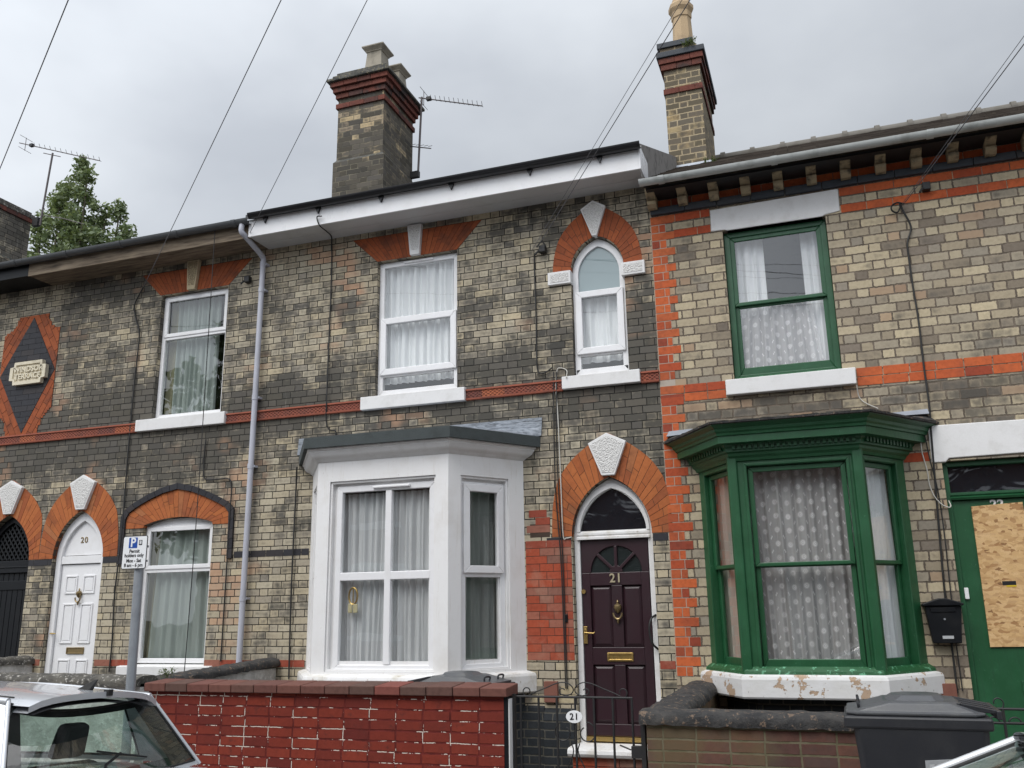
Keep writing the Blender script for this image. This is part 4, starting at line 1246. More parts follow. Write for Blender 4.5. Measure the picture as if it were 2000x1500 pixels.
# passage door of 19: black boards under a lattice head
cx, a = DOORS[0]
D = MB().ring([(cx - .42, 0.15)] + arch_pts(cx, 2.30, .42, .6) + [(cx + .42, 0.15)], [(cx - .36, 0.15)] + arch_pts(cx, 2.28, .36, .53) + [(cx + .36, 0.15)], 0.08, 0.14).build('door', M_BLACK, H19, bevel=0.005)
lm = MB()
for i in range(-12, 13):
    for s in (-1, 1):
        x = cx + i * 0.075
        p0, p1 = (x, 2.32), (x + s * 0.5, 2.95)
        seg = []
        for k_ in range(21):
            t = k_ / 20
            q = (p0[0] + (p1[0] - p0[0]) * t, p0[1] + (p1[1] - p0[1]) * t)
            if inpoly(q, [(cx - .36, 2.31)] + arch_pts(cx, 2.31, .36, .5) + [(cx + .36, 2.31)]): seg.append(q)
        if len(seg) > 1:
            d = Vector((seg[-1][0] - seg[0][0], seg[-1][1] - seg[0][1])).normalized() * 1.0
            nrm = Vector((-d.y, d.x)) * 0.011
            a_, b_ = Vector(seg[0]), Vector(seg[-1])
            yb = 0.105 if s < 0 else 0.113
            lm.prism([tuple(a_ - nrm), tuple(b_ - nrm), tuple(b_ + nrm), tuple(a_ + nrm)], yb, yb + 0.007)
lm.build('lattice', M_BLACK, D)
lm = MB().box(cx - .36, cx + .36, 0.07, 0.14, 2.15, 2.31).box(cx - .36, cx + .36, 0.06, 0.13, 2.215, 2.235)
lm.build('transom', M_BLACK, D, bevel=0.006)
lm = MB()
for i in range(8): lm.box(cx - .358 + i * .0895, cx - .358 + i * .0895 + .086, 0.105, 0.13, 0.16, 2.147)
lm.box(cx - .358, cx + .358, 0.09, 0.12, 1.93, 2.05)
lm.build('door_leaf', M_BLACK, D, bevel=0.006)
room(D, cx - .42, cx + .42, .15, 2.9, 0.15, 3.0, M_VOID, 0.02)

# 21: plum door with a sunburst light
cx, a = DOORS[2]
do = [(cx - .42, 0.25)] + arch_pts(cx, 2.30, .42, .602) + [(cx + .42, 0.25)]
di = [(cx - .36, 0.25)] + arch_pts(cx, 2.285, .36, .51) + [(cx + .36, 0.25)]
D = MB().ring(do, di, 0.075, 0.15).build('door', M_WSTONE, H21, bevel=0.008)
MB().ring([(cx - .385, 2.35)] + arch_pts(cx, 2.35, .385, .5) + [(cx + .385, 2.35)], [(cx - .352, 2.35)] + arch_pts(cx, 2.35, .352, .445) + [(cx + .352, 2.35)], 0.06, 0.09).build('head_bead', M_WSTONE, D)
MB().sweepx([(0.045, 2.27), (0.045, 2.292), (0.075, 2.305), (0.06, 2.318), (0.06, 2.338), (0.10, 2.36), (0.15, 2.36), (0.15, 2.27)], cx - .385, cx + .385).build('transom', M_STAINW, D)
fl = [(cx - .36, 2.355)] + arch_pts(cx, 2.355, .352, .445) + [(cx + .36, 2.355)]
def sag(g_name):
    g = G(g_name)
    n = g.noise(2.2, 2, 0.45, dist=1.6, sc3=(1.0, 1.0, 1.5))
    return g.bsdf((0.010, 0.011, 0.015), 0.14, 0, g.bump(n, 0.6, 0.05), Coat_Weight=0.4, Coat_Roughness=0.05)
M_SHEET = sag('black_plastic_sheet')
MB().add([(x, 0.115, z) for x, z in fl], [tuple(range(len(fl)))]).build('fanlight_glass', M_SHEET, D)
x0, x1, zb, zt = cx - .352, cx + .352, 0.345, 2.268
lf = MB()
# stiles, rails, muntin, with the semicircular light cut out
fc, fr_ = (cx + .012, 1.93), 0.268
semi = [(fc[0] + fr_ * math.cos(t), fc[1] + fr_ * math.sin(t)) for t in [math.pi * i / 18 for i in range(19)]]
lf.prism([(x0, 1.93)] + [(x0, zt), (x1, zt), (x1, 1.93)] + semi, 0.09, 0.135)
lf.box(x0, x0 + .085, 0.09, 0.135, zb, 1.93).box(x1 - .085, x1, 0.09, 0.135, zb, 1.93)
lf.box(x0 + .085, x1 - .085, 0.09, 0.135, 1.80, 1.93)
lf.box(x0 + .085, x1 - .085, 0.09, 0.135, 1.02, 1.19)
lf.box(x0 + .085, x1 - .085, 0.09, 0.135, zb, 0.46)
lf.box(cx - .045, cx + .065, 0.09, 0.135, 0.46, 1.02).box(cx - .045, cx + .065, 0.09, 0.135, 1.19, 1.80)
for t in (90, 44, 136):
    p0 = (fc[0] + .055 * math.cos(R(t)), fc[1] + .055 * math.sin(R(t))); p1 = (fc[0] + fr_ * math.cos(R(t)), fc[1] + fr_ * math.sin(R(t)))
    d = Vector((p1[0] - p0[0], p1[1] - p0[1])).normalized(); nr = Vector((-d.y, d.x)) * 0.016
    lf.prism([tuple(Vector(p0) - nr), tuple(Vector(p1) - nr), tuple(Vector(p1) + nr), tuple(Vector(p0) + nr)], 0.086, 0.125)
lf.prism([(fc[0] + .07 * math.cos(math.pi * i / 8), fc[1] + .07 * math.sin(math.pi * i / 8)) for i in range(9)], 0.087, 0.125)
lo = lf.build('door_leaf', M_PURPLE, D, bevel=0.005)
pm = MB()
for a0, a1, z0, z1 in ((x0 + .085, cx - .045, 1.19, 1.80), (cx + .065, x1 - .085, 1.19, 1.80), (x0 + .085, cx - .045, .46, 1.02), (cx + .065, x1 - .085, .46, 1.02)):
    pm.box(a0, a1, 0.122, 0.14, z0, z1)
    pm.add([(a0, .122, z0), (a1, .122, z0), (a1, .122, z1), (a0, .122, z1), (a0 + .035, .104, z0 + .035), (a1 - .035, .104, z0 + .035), (a1 - .035, .104, z1 - .035), (a0 + .035, .104, z1 - .035)],
           [(0, 1, 5, 4), (1, 2, 6, 5), (2, 3, 7, 6), (3, 0, 4, 7), (4, 5, 6, 7)])
build_split(pm, 'door_panel', M_PURPLE, D, recalc=False)
pg = [(fc[0] + (fr_ + .004) * math.cos(t), fc[1] + (fr_ + .004) * math.sin(t)) for t in [math.pi * i / 18 for i in range(19)]]
def patg():
    g = G('dark_patterned_glass')
    n = g.noise(34, 3, 0.6)
    return g.bsdf((0.016, 0.022, 0.022), 0.2, 0, g.bump(n, 0.6, 0.006))
MB().add([(x, 0.112, z) for x, z in pg], [tuple(range(len(pg)))]).build('sunburst_glass', patg(), D)
knocker(D, -2.085, 0.088, 1.545, 1.25)
lb = MB().frame(-2.215, -1.948, 1.055, 1.138, 0.02, 0.078, 0.10).box(-2.2, -1.965, 0.086, 0.10, 1.07, 1.124)
lb.build('letterbox', M_BRASS, D, bevel=0.003)
hm = MB().box(-2.452, -2.412, 0.075, 0.10, 1.225, 1.395)
hm.tube([(-2.432, 0.08, 1.335), (-2.432, 0.035, 1.335), (-2.37, 0.03, 1.33), (-2.335, 0.032, 1.328), (-2.325, 0.035, 1.34)], 0.008, 8)
hm.lathe([(0.012, 0.0), (0.012, 0.006)], (-2.432, 0.07, 1.36), 10, axis='y')
hm.build('door_handle', M_BRASS, D, bevel=0.003)
MB().lathe([(0.022, 0), (0.022, 0.02)], (-2.437, 0.072, 1.742), 14, axis='y').build('lock', M_BRASS, D, smooth=40)
put_text(MB(), '21', -2.095, 1.868, 0.080, 0.125, 0.004, 0.0025, sx=0.98, spacing=1.1).build('house_number', plain('dull_gilt', (0.42, 0.36, 0.24), 0.45, 0.2), D)
MB().tube(smooth_path([(-1.70, 0.08, 1.50), (-1.735, 0.03, 1.47), (-1.755, 0.005, 1.40), (-1.755, 0.005, 1.30), (-1.73, 0.01, 1.22), (-1.69, 0.06, 1.17)], 5), 0.011, 8).build('grab_rail', M_BLACKMAT, H21, smooth=60)
MB().box(cx - .352, cx + .352, 0.06, 0.14, 0.30, 0.342).build('threshold', M_BRASS, D)
st = MB().sweepx([(-0.26, 0.20), (-0.275, 0.225), (-0.27, 0.255), (-0.24, 0.272), (0.14, 0.285), (0.14, 0.19), (-0.24, 0.19)], -2.56, -1.60)
stp = st.build('door_step', M_STAINW, H21, smooth=30)
sb = MB()
for k in range(2):
    strip_bricks(-2.53, -1.63, 0.03 + k * 0.08, 0.11 + k * 0.08, 0.23, -0.2, 0.0, mb=sb)
sb.build('step_bricks', M_RED21, stp)
room(D, cx - .42, cx + .42, .25, 2.9, 0.16, 2.0, M_VOID, 0.02)

# 22: boarded green door
D = MB().frame(1.068, 1.982, 0.2, 2.845, 0.045, 0.06, 0.14).build('door', M_GREEN, H22, bevel=0.006)
MB().sweepx([(0.05, 2.49), (0.04, 2.51), (0.06, 2.522), (0.05, 2.535), (0.05, 2.55), (0.14, 2.57), (0.14, 2.49)], 1.105, 1.945).build('transom', M_GREEN, D)
MB().add([(1.1, 0.12, 2.55), (1.95, 0.12, 2.55), (1.95, 0.12, 2.82), (1.1, 0.12, 2.82)], [(0, 1, 2, 3)]).build('fanlight_glass', M_SHEET, D)
MB().box(1.113, 1.937, 0.085, 0.13, 0.22, 2.485).build('door_leaf', M_GREEN, D, bevel=0.004)
MB().prism([(1.262, 1.185), (1.705, 1.19), (1.69, 2.445), (1.268, 2.425)], 0.066, 0.084).build('strand_board', M_OSB, D)
wl_ = MB().box(1.43, 1.54, 0.0635, 0.07, 1.715, 1.75, 1).box(1.46, 1.54, 0.0635, 0.07, 1.70, 1.714, 0)
wl_.build('warning_label', [plain('label_yellow', (0.6, 0.42, 0.02), 0.5), M_SIGNK], D)
put_text(MB(), '22', 1.485, 2.438, 0.083, 0.10, 0.004, 0.003, sx=1.15).build('house_number', M_WSTONE, D)
MB().box(1.115, 1.15, 0.06, 0.09, 1.60, 1.70).build('lock_cover', M_UPVC, D, bevel=0.005)
MB().frame(1.47, 1.72, 0.80, 0.90, 0.016, 0.072, 0.09).box(1.49, 1.70, 0.06, 0.088, 0.815, 0.84).build('letterbox', M_GREEN, D, bevel=0.003)
MB().prism([(0.98, 2.84), (1.1, 2.838), (1.13, 2.872), (2.12, 2.885), (2.12, 3.185), (0.985, 3.19)], -0.014, 0.14).build('lintel', M_WSTONE, H22, bevel=0.008)
room(D, 1.07, 1.98, .2, 2.84, 0.15, 1.0, M_VOID, 0.02)
band(H22, [(0.742, 0.97)], 2.855, 2.945, M_RED22)

# ------------------------------------------------------------------ white bay of 21
A0, A1, A2, A3 = (-5.655, 0.0), (-5.11, -0.78), (-3.59, -0.78), (-3.045, 0.0)
CL = math.hypot(A1[0] - A0[0], A1[1] - A0[1])
bay = MB()
LF = lambda: MB((A0[0], A0[1], 0), (A1[0] - A0[0], A1[1] - A0[1]))
FF = lambda: MB((A1[0], A1[1], 0), (1, 0))
RF = lambda: MB((A2[0], A2[1], 0), (A3[0] - A2[0], A3[1] - A2[1]))
def off(d, z0=None):
    """bay outline pushed out by d (from wall, round the bay, to wall)"""
    n1 = Vector((-(A1[1] - A0[1]), (A1[0] - A0[0]))) / CL
    n1 = -n1
    n3 = Vector((-n1.x, n1.y))
    # left cant line offset, front line offset
    t1 = Vector((A1[0] - A0[0], A1[1] - A0[1])) / CL
    p0 = Vector(A0) + n1 * d
    k = (0 - p0.y) / t1.y
    q0 = p0 + t1 * k
    yf = A1[1] - d
    q1 = p0 + t1 * ((yf - p0.y) / t1.y)
    cxm = (A0[0] + A3[0]) / 2
    return [(q0.x, 0.02), (q0.x, 0.0), (q1.x, q1.y), (2 * cxm - q1.x, q1.y), (2 * cxm - q0.x, 0.0), (2 * cxm - q0.x, 0.02)]
def bayring(mb, prof, offs=off, m=0):
    """sweep a (distance out, height) profile round the bay"""
    rings = [offs(d) for d, z in prof]
    n = len(rings[0])
    vs = [(x, y, prof[k][1]) for k, r_ in enumerate(rings) for x, y in r_]
    fs = [(k * n + i, k * n + i + 1, (k + 1) * n + i + 1, (k + 1) * n + i) for k in range(len(prof) - 1) for i in range(n - 1)]
    return mb.add(vs, fs, m)
BAY = MB().slab(off(-0.02)[1:5], 0.0, 0.75).build('bay_window', M_BLACKBRICK, H21)
for f, L, win in ((LF(), CL, (0.2, 0.80)), (FF(), 1.52, (0.15, 1.38)), (RF(), CL, (0.15, 0.753))):
    f2 = wall_mesh(rect(0, L, 0.95, 3.15), [rect(win[0], win[1], 0.99, 2.925)], 0.0, 0.11, mb=f)
    f2.frame(win[0] + .002, win[1] - .002, 0.992, 2.923, 0.022, 0.02, 0.10)       # stepped reveal
    f2.frame(win[0] + .001, win[1] - .001, .991, 2.924, .10, .072, .107)
    f2.build('bay_panel', M_RENDERW, BAY, recalc=False)
def baywin(F, x0, x1, kind):
    o = F().frame(x0, x1, 0.993, 2.87, 0.062, 0.05, 0.11).build('window_frame', M_UPVC, BAY, bevel=0.005)
    if kind == 'front':
        F().box((x0 + x1) / 2 + .005, (x0 + x1) / 2 + .075, 0.045, 0.11, 1.06, 2.805).build('mullion', M_UPVC, BAY, bevel=0.006)
        F().box(x0 + .06, x1 - .06, 0.048, 0.108, 1.89, 1.972).build('transom', M_UPVC, BAY, bevel=0.006)
        pane(BAY, x0 + .05, x1 - .05, 1.05, 2.82, 0.085, fr=F())
        F().box(x0 + .43, x0 + .86, 0.02, 0.06, 2.83, 2.856).build('trickle_vent', M_UPVC, BAY, bevel=0.008)
    else:
        F().box(x0 + .06, x1 - .06, 0.05, 0.11, 1.90, 1.965).build('transom', M_UPVC, BAY, bevel=0.006)
        sash_unit(BAY, 'sash', x0 + .03, x1 - .03, 1.94, 2.845, 0.075, 0.02, 0.08, M_UPVC, 0.05, fr=F)
        pane(BAY, x0 + .05, x1 - .05, 1.05, 1.91, 0.085, fr=F())
baywin(LF, 0.225, 0.775, 'side')
baywin(FF, 0.215, 1.355, 'front')
baywin(RF, 0.175, 0.728, 'side')
pb = MB()
bayring(pb, [(-0.05, 0.975), (0.02, 0.965), (0.075, 0.945), (0.085, 0.92), (0.085, 0.77), (0.06, 0.755), (-0.3, 0.75)])
pb.build('plinth_sill', M_STAINW, BAY)
cb = MB()
bayring(cb, [(0.002, 3.135), (0.02, 3.15), (0.035, 3.165), (0.07, 3.185), (0.085, 3.20), (0.10, 3.225), (0.108, 3.236), (0.108, 3.25), (0.125, 3.262), (0.125, 3.275), (0.14, 3.285), (0.14, 3.31)])
cb.build('cornice_moulding', M_WSTONE, BAY)
fb = MB()
bayring(fb, [(0.10, 3.275), (0.165, 3.275), (0.168, 3.385), (0.15, 3.392), (0.10, 3.39)])
fb.build('felt_kerb', M_FELT, BAY)
# lead roof: low fall from the wall to the kerb
rt_ = off(0.15)
top = [(-5.87, 0.0), (-2.82, 0.0)]
lm = MB()
def leadfn(u, v):
    o_ = resample([(p[0], p[1], 0) for p in rt_[1:5]], 30)
    p = o_[min(30, int(round(u * 30)))]
    w_ = (top[0][0] + (top[1][0] - top[0][0]) * u, -0.002)
    x = p[0] * (1 - v) + w_[0] * v; y = p[1] * (1 - v) + w_[1] * v
    zz = 3.395 + (3.50 - 3.395) * v + 0.006 * math.sin(u * 37) * math.sin(v * 9)
    return (x, y, zz)
lm.grid(leadfn, 30, 10)
lm.build('lead_roof', M_LEAD, BAY, smooth=60)
fl_ = MB().prism([(-5.88, 3.40), (-2.83, 3.395), (-2.815, 3.60), (-5.865, 3.597)], -0.012, 0.0)
fl_.build('lead_flashing', M_LEAD, BAY)
room(BAY, -5.35, -3.35, 1.0, 3.0, 0.15, 2.2, M_ROOM, 0.4)
fbm = MB().slab([(p[0], p[1]) for p in off(-0.12)[1:5]], 0.955, 0.985)
fbm.build('window_board', M_WSTONE, BAY)
cbm = MB().slab([(p[0], p[1]) for p in off(-0.12)[1:5]], 3.0, 3.02)
cbm.build('bay_ceiling', M_ROOM, BAY)
curtain(0.18, 0.80, 0.99, 2.80, 0.17, M_NET, 'left half of net curtain in front of white bay window', 9, 0.028, group=CG, seed=21, origin=(A1[0], A1[1], 0), udir=(1, 0), sway=-0.1)
curtain(0.80, 1.40, 0.99, 2.80, 0.17, M_NET, 'right half of net curtain in front of white bay window', 9, 0.03, group=CG, seed=22, origin=(A1[0], A1[1], 0), udir=(1, 0))
curtain(0.2, 0.8, 0.99, 2.82, 0.17, M_NETG, 'net curtain in narrow right side light of white bay', 6, 0.03, group=CG, seed=23, origin=(A2[0], A2[1], 0), udir=(A3[0] - A2[0], A3[1] - A2[1]))
curtain(0.15, 0.8, 0.99, 2.82, 0.17, M_NETG, 'net curtain in hidden left side light of white bay', 6, 0.03, group=CG, seed=24, origin=(A0[0], A0[1], 0), udir=(A1[0] - A0[0], A1[1] - A0[1]))
# ornament hanging in the left pane
orn = thing('window_ornament', (-4.70, -0.68, 1.58), 'small gold and cream hanging ornament inside lower left pane of white bay', 'ornament')
om = MB().tube([(-4.70 + 0.05 * math.cos(t), -0.68, 1.735 + 0.085 * math.sin(t)) for t in [6.283 * i / 16 for i in range(16)]], 0.009, 6, closed=True)
om.tube([(-4.70, -0.68, 1.65), (-4.70, -0.68, 1.83)], 0.006, 6)
om.build('gold_loop', M_BRASS, orn, smooth=50)
om = MB().box(-4.755, -4.705, -0.69, -0.672, 1.565, 1.66).box(-4.695, -4.645, -0.69, -0.672, 1.565, 1.655)
om.build('cream_block', plain('cream_pottery', (0.55, 0.49, 0.30), 0.5, dirt=0.5), orn, bevel=0.008)

# ------------------------------------------------------------------ green bay of 22
B0, B1, B2, B3 = (-1.17, 0.0), (-0.785, -0.58), (0.315, -0.58), (0.735, 0.0)
GL = math.hypot(B1[0] - B0[0], B1[1] - B0[1]); GR = math.hypot(B3[0] - B2[0], B3[1] - B2[1])
LF2 = lambda: MB((B0[0], B0[1], 0), (B1[0] - B0[0], B1[1] - B0[1]))
FF2 = lambda: MB((B1[0], B1[1], 0), (1, 0))
RF2 = lambda: MB((B2[0], B2[1], 0), (B3[0] - B2[0], B3[1] - B2[1]))
def off2(d):
    def line(p, q):
        t = (Vector(q) - Vector(p)).normalized(); n = Vector((t.y, -t.x))
        return Vector(p) + n * d, t
    a, ta = line(B0, B1); c, tc_ = line(B2, B3)
    yf = B1[1] - d
    q0 = a + ta * ((0 - a.y) / ta.y); q1 = a + ta * ((yf - a.y) / ta.y)
    q2 = c + tc_ * ((yf - c.y) / tc_.y); q3 = c + tc_ * ((0 - c.y) / tc_.y)
    return [(q0.x, 0.02), (q0.x, 0), (q1.x, q1.y), (q2.x, q2.y), (q3.x, 0), (q3.x, 0.02)]
GB = MB().slab(off2(-0.10)[1:5], 0.0, 0.775).build('bay_window', M_BLACKBRICK, H22)
for F, L, w in ((LF2, GL, (0.13, GL - 0.035)), (FF2, 1.1, (0.13, 1.0)), (RF2, GR, (0.09, GR - 0.15))):
    f2 = wall_mesh(rect(0, L, 0.985, 2.93), [rect(w[0], w[1], 1.03, 2.83)], 0.0, 0.10, mb=F())
    f2.build('bay_frame', M_GREEN, GB, recalc=False)
    # raised architrave around each light
    F().frame(w[0] - .03, w[1] + .03, 1.0, 2.862, 0.028, -0.014, 0.01).build('architrave', M_GREEN, GB, bevel=0.006)
    sash_unit(GB, 'upper_sash', w[0] + .005, w[1] - .005, 1.915, 2.825, 0.045, 0.03, 0.06, M_GREEN, 0.045, fr=F, wb=0.035, gmat=M_GLASS)
    sash_unit(GB, 'lower_sash', w[0] + .005, w[1] - .005, 1.035, 1.95, 0.045, 0.062, 0.095, M_GREEN, 0.078, fr=F, wb=0.075, gmat=M_GLASS)
# corner posts with a chamfered bead
pm = MB()
for (px_, py_), (dx, dy) in (((B1[0], B1[1]), (-.02, -.03)), ((B2[0], B2[1]), (.02, -.03))):
    pm.slab([(px_ - .055, py_ + .02), (px_ - .04, py_ - .03), (px_ + .04, py_ - .03), (px_ + .055, py_ + .02)], 0.99, 2.93)
build_split(pm, 'corner_post', M_GREEN, GB, bevel=0.01)
mb = MB()
bayring(mb, [(0.0, 1.05), (0.02, 1.035), (0.045, 1.01), (0.05, 0.985), (-0.1, 0.975)], off2)
mb.build('timber_sill', M_GREENPEEL, GB)
mb = MB()
bayring(mb, [(0.0, 0.985), (0.05, 0.985), (0.085, 0.97), (0.095, 0.945), (0.095, 0.80), (0.085, 0.785), (-0.3, 0.78)], off2)
mb.build('plinth_sill', M_PEEL, GB)
mb = MB()
bayring(mb, [(0.0, 2.88), (0.02, 2.885), (0.03, 2.91), (0.05, 2.93), (0.055, 2.955), (0.08, 2.965), (0.08, 3.0), (0.09, 3.01), (0.10, 3.03), (0.175, 3.035), (0.175, 3.10), (0.19, 3.105), (0.195, 3.125), (0.21, 3.14), (0.218, 3.165), (0.24, 3.18), (0.26, 3.195), (0.265, 3.215)], off2)
mb.build('cornice', M_GREEN, GB)
# dentils under the soffit
dm = MB()
for F, L in ((LF2, GL), (FF2, 1.1), (RF2, GR)):
    f = F(); n = int(L / 0.05)
    for i in range(n): f.box(0.02 + i * L / n, 0.02 + i * L / n + .028, -0.105, -0.06, 2.985, 3.03)
    b = len(dm.v); dm.v += f.v; dm.f += [[b + i for i in q] for q in f.f]; dm.mi += f.mi
build_split(dm, 'dentils', M_GREEN, GB, gap=0.026)
rt2 = off2(0.285)
def roof2(u, v):
    o_ = resample([(p[0], p[1], 0) for p in rt2[1:5]], 30)
    p = o_[min(30, int(round(u * 30)))]
    w_ = (-1.42 + 2.40 * u, -0.002)
    return (p[0] * (1 - v) + w_[0] * v, p[1] * (1 - v) + w_[1] * v, 3.222 + 0.008 * math.sin(u * 60) * (1 - v) + 0.085 * v)
mb = MB().grid(roof2, 30, 4)
bayring(mb, [(0.255, 3.20), (0.285, 3.205), (0.287, 3.224)], off2)
mb.build('bay_roof', M_COPB, GB)
mb = MB().prism([(-1.47, 3.275), (-1.20, 3.29), (-1.20, 3.335), (-1.44, 3.325)], -0.05, 0.0).prism([(0.70, 3.30), (1.01, 3.30), (1.0, 3.345), (0.68, 3.335)], -0.05, 0.0)
build_split(mb, 'lead_flashing', M_LEADP, GB)
room(GB, -0.95, 0.5, 1.0, 2.95, 0.15, 2.2, M_ROOM, 0.4)
MB().slab(off2(-0.11)[1:5], 1.0, 1.03).build('window_board', M_GREEN, GB)
MB().slab(off2(-0.11)[1:5], 2.86, 2.88).build('bay_ceiling', M_ROOM, GB)
curtain(0.10, 1.02, 1.03, 2.80, 0.2, M_NETDOT, 'large dotted net curtain across front of green bay', 9, 0.03, group=CG, seed=31, origin=(B1[0], B1[1], 0), udir=(1, 0), sway=-0.1, zdip=0.15)
curtain(-0.22, 0.42, 1.03, 2.82, 0.135, M_CREAMC, 'cream curtain in narrow left side light of green bay', 7, 0.03, group=CG, seed=32, origin=(B0[0], B0[1], 0), udir=(B1[0] - B0[0], B1[1] - B0[1]))
curtain(0.17, 0.62, 1.03, 2.82, 0.135, M_CURTAIN, 'bunched white curtain in narrow right side light of green bay', 5, 0.035, group=CG, seed=33, origin=(B2[0], B2[1], 0), udir=(B3[0] - B2[0], B3[1] - B2[1]), sway=0.1)
# brick under the bays stays dark and recessed

# ------------------------------------------------------------------ red brick trim of 22
mb = MB()
z = 0.92; k = 0
while z < 5.72:
    if not (3.63 < z < 3.80):
        w_ = (0.245 if k % 2 else 0.165) + rng.uniform(-.008, .008)
        zt = min(z + 0.0925, 5.74)
        cuts = [0, w_] if (k % 2 and rng.random() < .7) else [0, w_ * rng.choice([0.55, 0.66, 0.6]), w_]
        for a, b in zip(cuts, cuts[1:]):
            mb.box(X2122 + 0.004 + a + .004, X2122 + .004 + b - .004, -0.005 + rng.uniform(-.0015, .0015), 0.03, z + .005, zt - .005)
    z += 0.0925; k += 1
build_split(mb, 'corner_quoins', M_RED22, H22)
MB().box(X2122 + .004, X2122 + .165, -0.0018, 0.01, 0.92, 5.74).build('pale_joints', M_JOINTW, H22)
mb = MB()
for z in (3.633, 3.7255):
    strip_bricks(X2122, -0.84, z, z + .0925, 0.24, -.005, .03, .009, mb=mb)
    strip_bricks(0.415, 4.8, z, z + .0925, 0.24, -.005, .03, .009, mb=mb)
for z in (5.647, 5.462):
    strip_bricks(X2122 + (.25 if z < 5.5 else 0), -0.87, z, z + .0925, 0.26, -.005, .03, .008, mb=mb)
    strip_bricks(0.445, 4.8, z, z + .0925, 0.26, -.005, .03, .008, mb=mb)
strip_bricks(X2122, 4.8, 5.835, 5.925, 0.24, -.004, .03, .007, mb=mb)
build_split(mb, 'red_course', M_RED22, H22)
mb = MB()
strip_bricks(X2122 + .01, 4.8, 5.745, 5.832, 0.36, -0.045, 0.03, 0.005, mb=mb)
mb.build('slate_blue_band', M_BLUE22, H22, bevel=0.006)
MB().box(X2122 + .02, 4.8, -0.30, 0.02, 5.93, 6.03).build('eaves_board', M_BLACKMAT, H22)
x = -1.468; i = 0
while x < 4.7:
    pr = [(-0.005, 5.80), (-0.10, 5.80), (-0.15, 5.83), (-0.155, 5.865), (-0.12, 5.885), (-0.165, 5.90), (-0.225, 5.92), (-0.245, 5.95), (-0.25, 5.985), (-0.005, 5.985)]
    MB().sweepx(pr, x - .05, x + .05).build('eaves_corbel', plain('stained_corbel_stone', (0.34, 0.27, 0.17), 0.9, dirt=0.95, scale=11, dirtcol=(0.035, 0.032, 0.028), bump=0.5) if i == 0 else bpy.data.materials['stained_corbel_stone'], H22, bevel=0.006)
    x += 0.3325; i += 1

# patched red brick between the white bay and the plum door
mb = MB()
z = 1.066; k = 0
while z < 2.66:
    if not (2.21 < z < 2.30):
        xa = -3.035
        xb = -2.53 if z < 2.2 else (-2.755 + max(0, (z - 2.45)) * -.5)
        if z > 2.35: xa = -3.02 + (0.1 if k % 2 else 0.0) + max(0, z - 2.45) * 0.4
        if xb - xa > .06: strip_bricks(xa, xb, z, z + .0807, (0.23, 0.15)[k % 2], -.004, .03, .006, mb=mb)
    z += 0.0807; k += 1
build_split(mb, 'patched_red_brick', M_RED21, H21)
MB().box(-3.03, -2.532, -0.0018, 0.01, 1.066, 2.21).box(-2.98, -2.76, -0.0018, 0.01, 2.31, 2.45).build('dark_joints', M_JOINT, H21)
mb = MB()
strip_bricks(-3.0, -2.53, 0.655, 0.735, 0.23, -.004, .03, .008, mb=mb); strip_bricks(-3.0, -2.53, 0.74, 0.82, 0.16, -.004, .03, .008, mb=mb)
mb.build('clean_cream_brick', units('clean_cream_brick', [(0, (0.42, 0.35, 0.22)), (0.6, (0.48, 0.41, 0.27)), (1, (0.15, 0.14, 0.125))]), H21)
# black painted plinth beside the step
mb = MB().sweepx([(-0.055, 0.0), (-0.055, 0.50), (-0.02, 0.575), (0.02, 0.64), (0.02, 0.0)], -2.86, -2.55)
mb.sweepx([(-0.02, 0.0), (-0.02, 0.61), (0.02, 0.645), (0.02, 0.0)], -3.2, -2.86)
mb.sweepx([(-0.055, 0.0), (-0.055, 0.50), (-0.02, 0.575), (0.02, 0.64), (0.02, 0.0)], -1.66, X2122)
build_split(mb, 'black_plinth', M_BLACKBRICK, H21, gap=0.005)
tp_ = MB().box(-2.852, -2.712, -0.05, 0.02, 0.665, 0.865)
tp_.build('air_brick', M_LAMPCORE, H21, bevel=0.004)
MB().box(0.80, 0.935, -0.04, 0.02, 0.66, 0.88).build('air_brick', M_LAMPCORE, H22, bevel=0.004)
MB().box(0.70, 1.06, -0.02, 0.02, 0.0, 0.66).build('black_plinth', M_BLACKBRICK, H22)
MB().box(-2.625, -2.59, -0.02, 0.01, 1.44, 1.52).build('door_bell', M_BLACK, H21, bevel=0.005)

# ------------------------------------------------------------------ eaves, gutters, roofs
def roof(h, x0, x1, y0, z0, yr, zr, mat, th=0.06):
    mb = MB()
    yb = 2 * yr - y0
    mb.sweepx([(y0, z0), (yr, zr), (yb, z0), (yb, z0 - th), (yr, zr - th), (y0, z0 - th)], x0, x1)
    return mb.build('roof', mat, h)
def gutter(h, x0, x1, y, z, r, mat, name='gutter', clips=()):
    """half round trough with its rim at z"""
    pr = [(y + r * math.cos(t), z - r * math.sin(t)) for t in [math.pi * i / 10 for i in range(11)]]
    pin_ = [(y + (r - .006) * math.cos(t), z - (r - .006) * math.sin(t)) for t in [math.pi * (10 - i) / 10 for i in range(11)]]
    o = MB().sweepx(pr + pin_, x0, x1).build(name, mat, h, smooth=40)
    for c in clips:
        p2 = [(y + (r + .008) * math.cos(t), z - (r + .008) * math.sin(t)) for t in [math.pi * i / 10 for i in range(11)]]
        p3 = [(y + (r - .002) * math.cos(t), z - (r - .002) * math.sin(t)) for t in [math.pi * (10 - i) / 10 for i in range(11)]]
        MB().sweepx(p2 + p3, c - .03, c + .03).build('gutter_clip', mat, o)
    return o
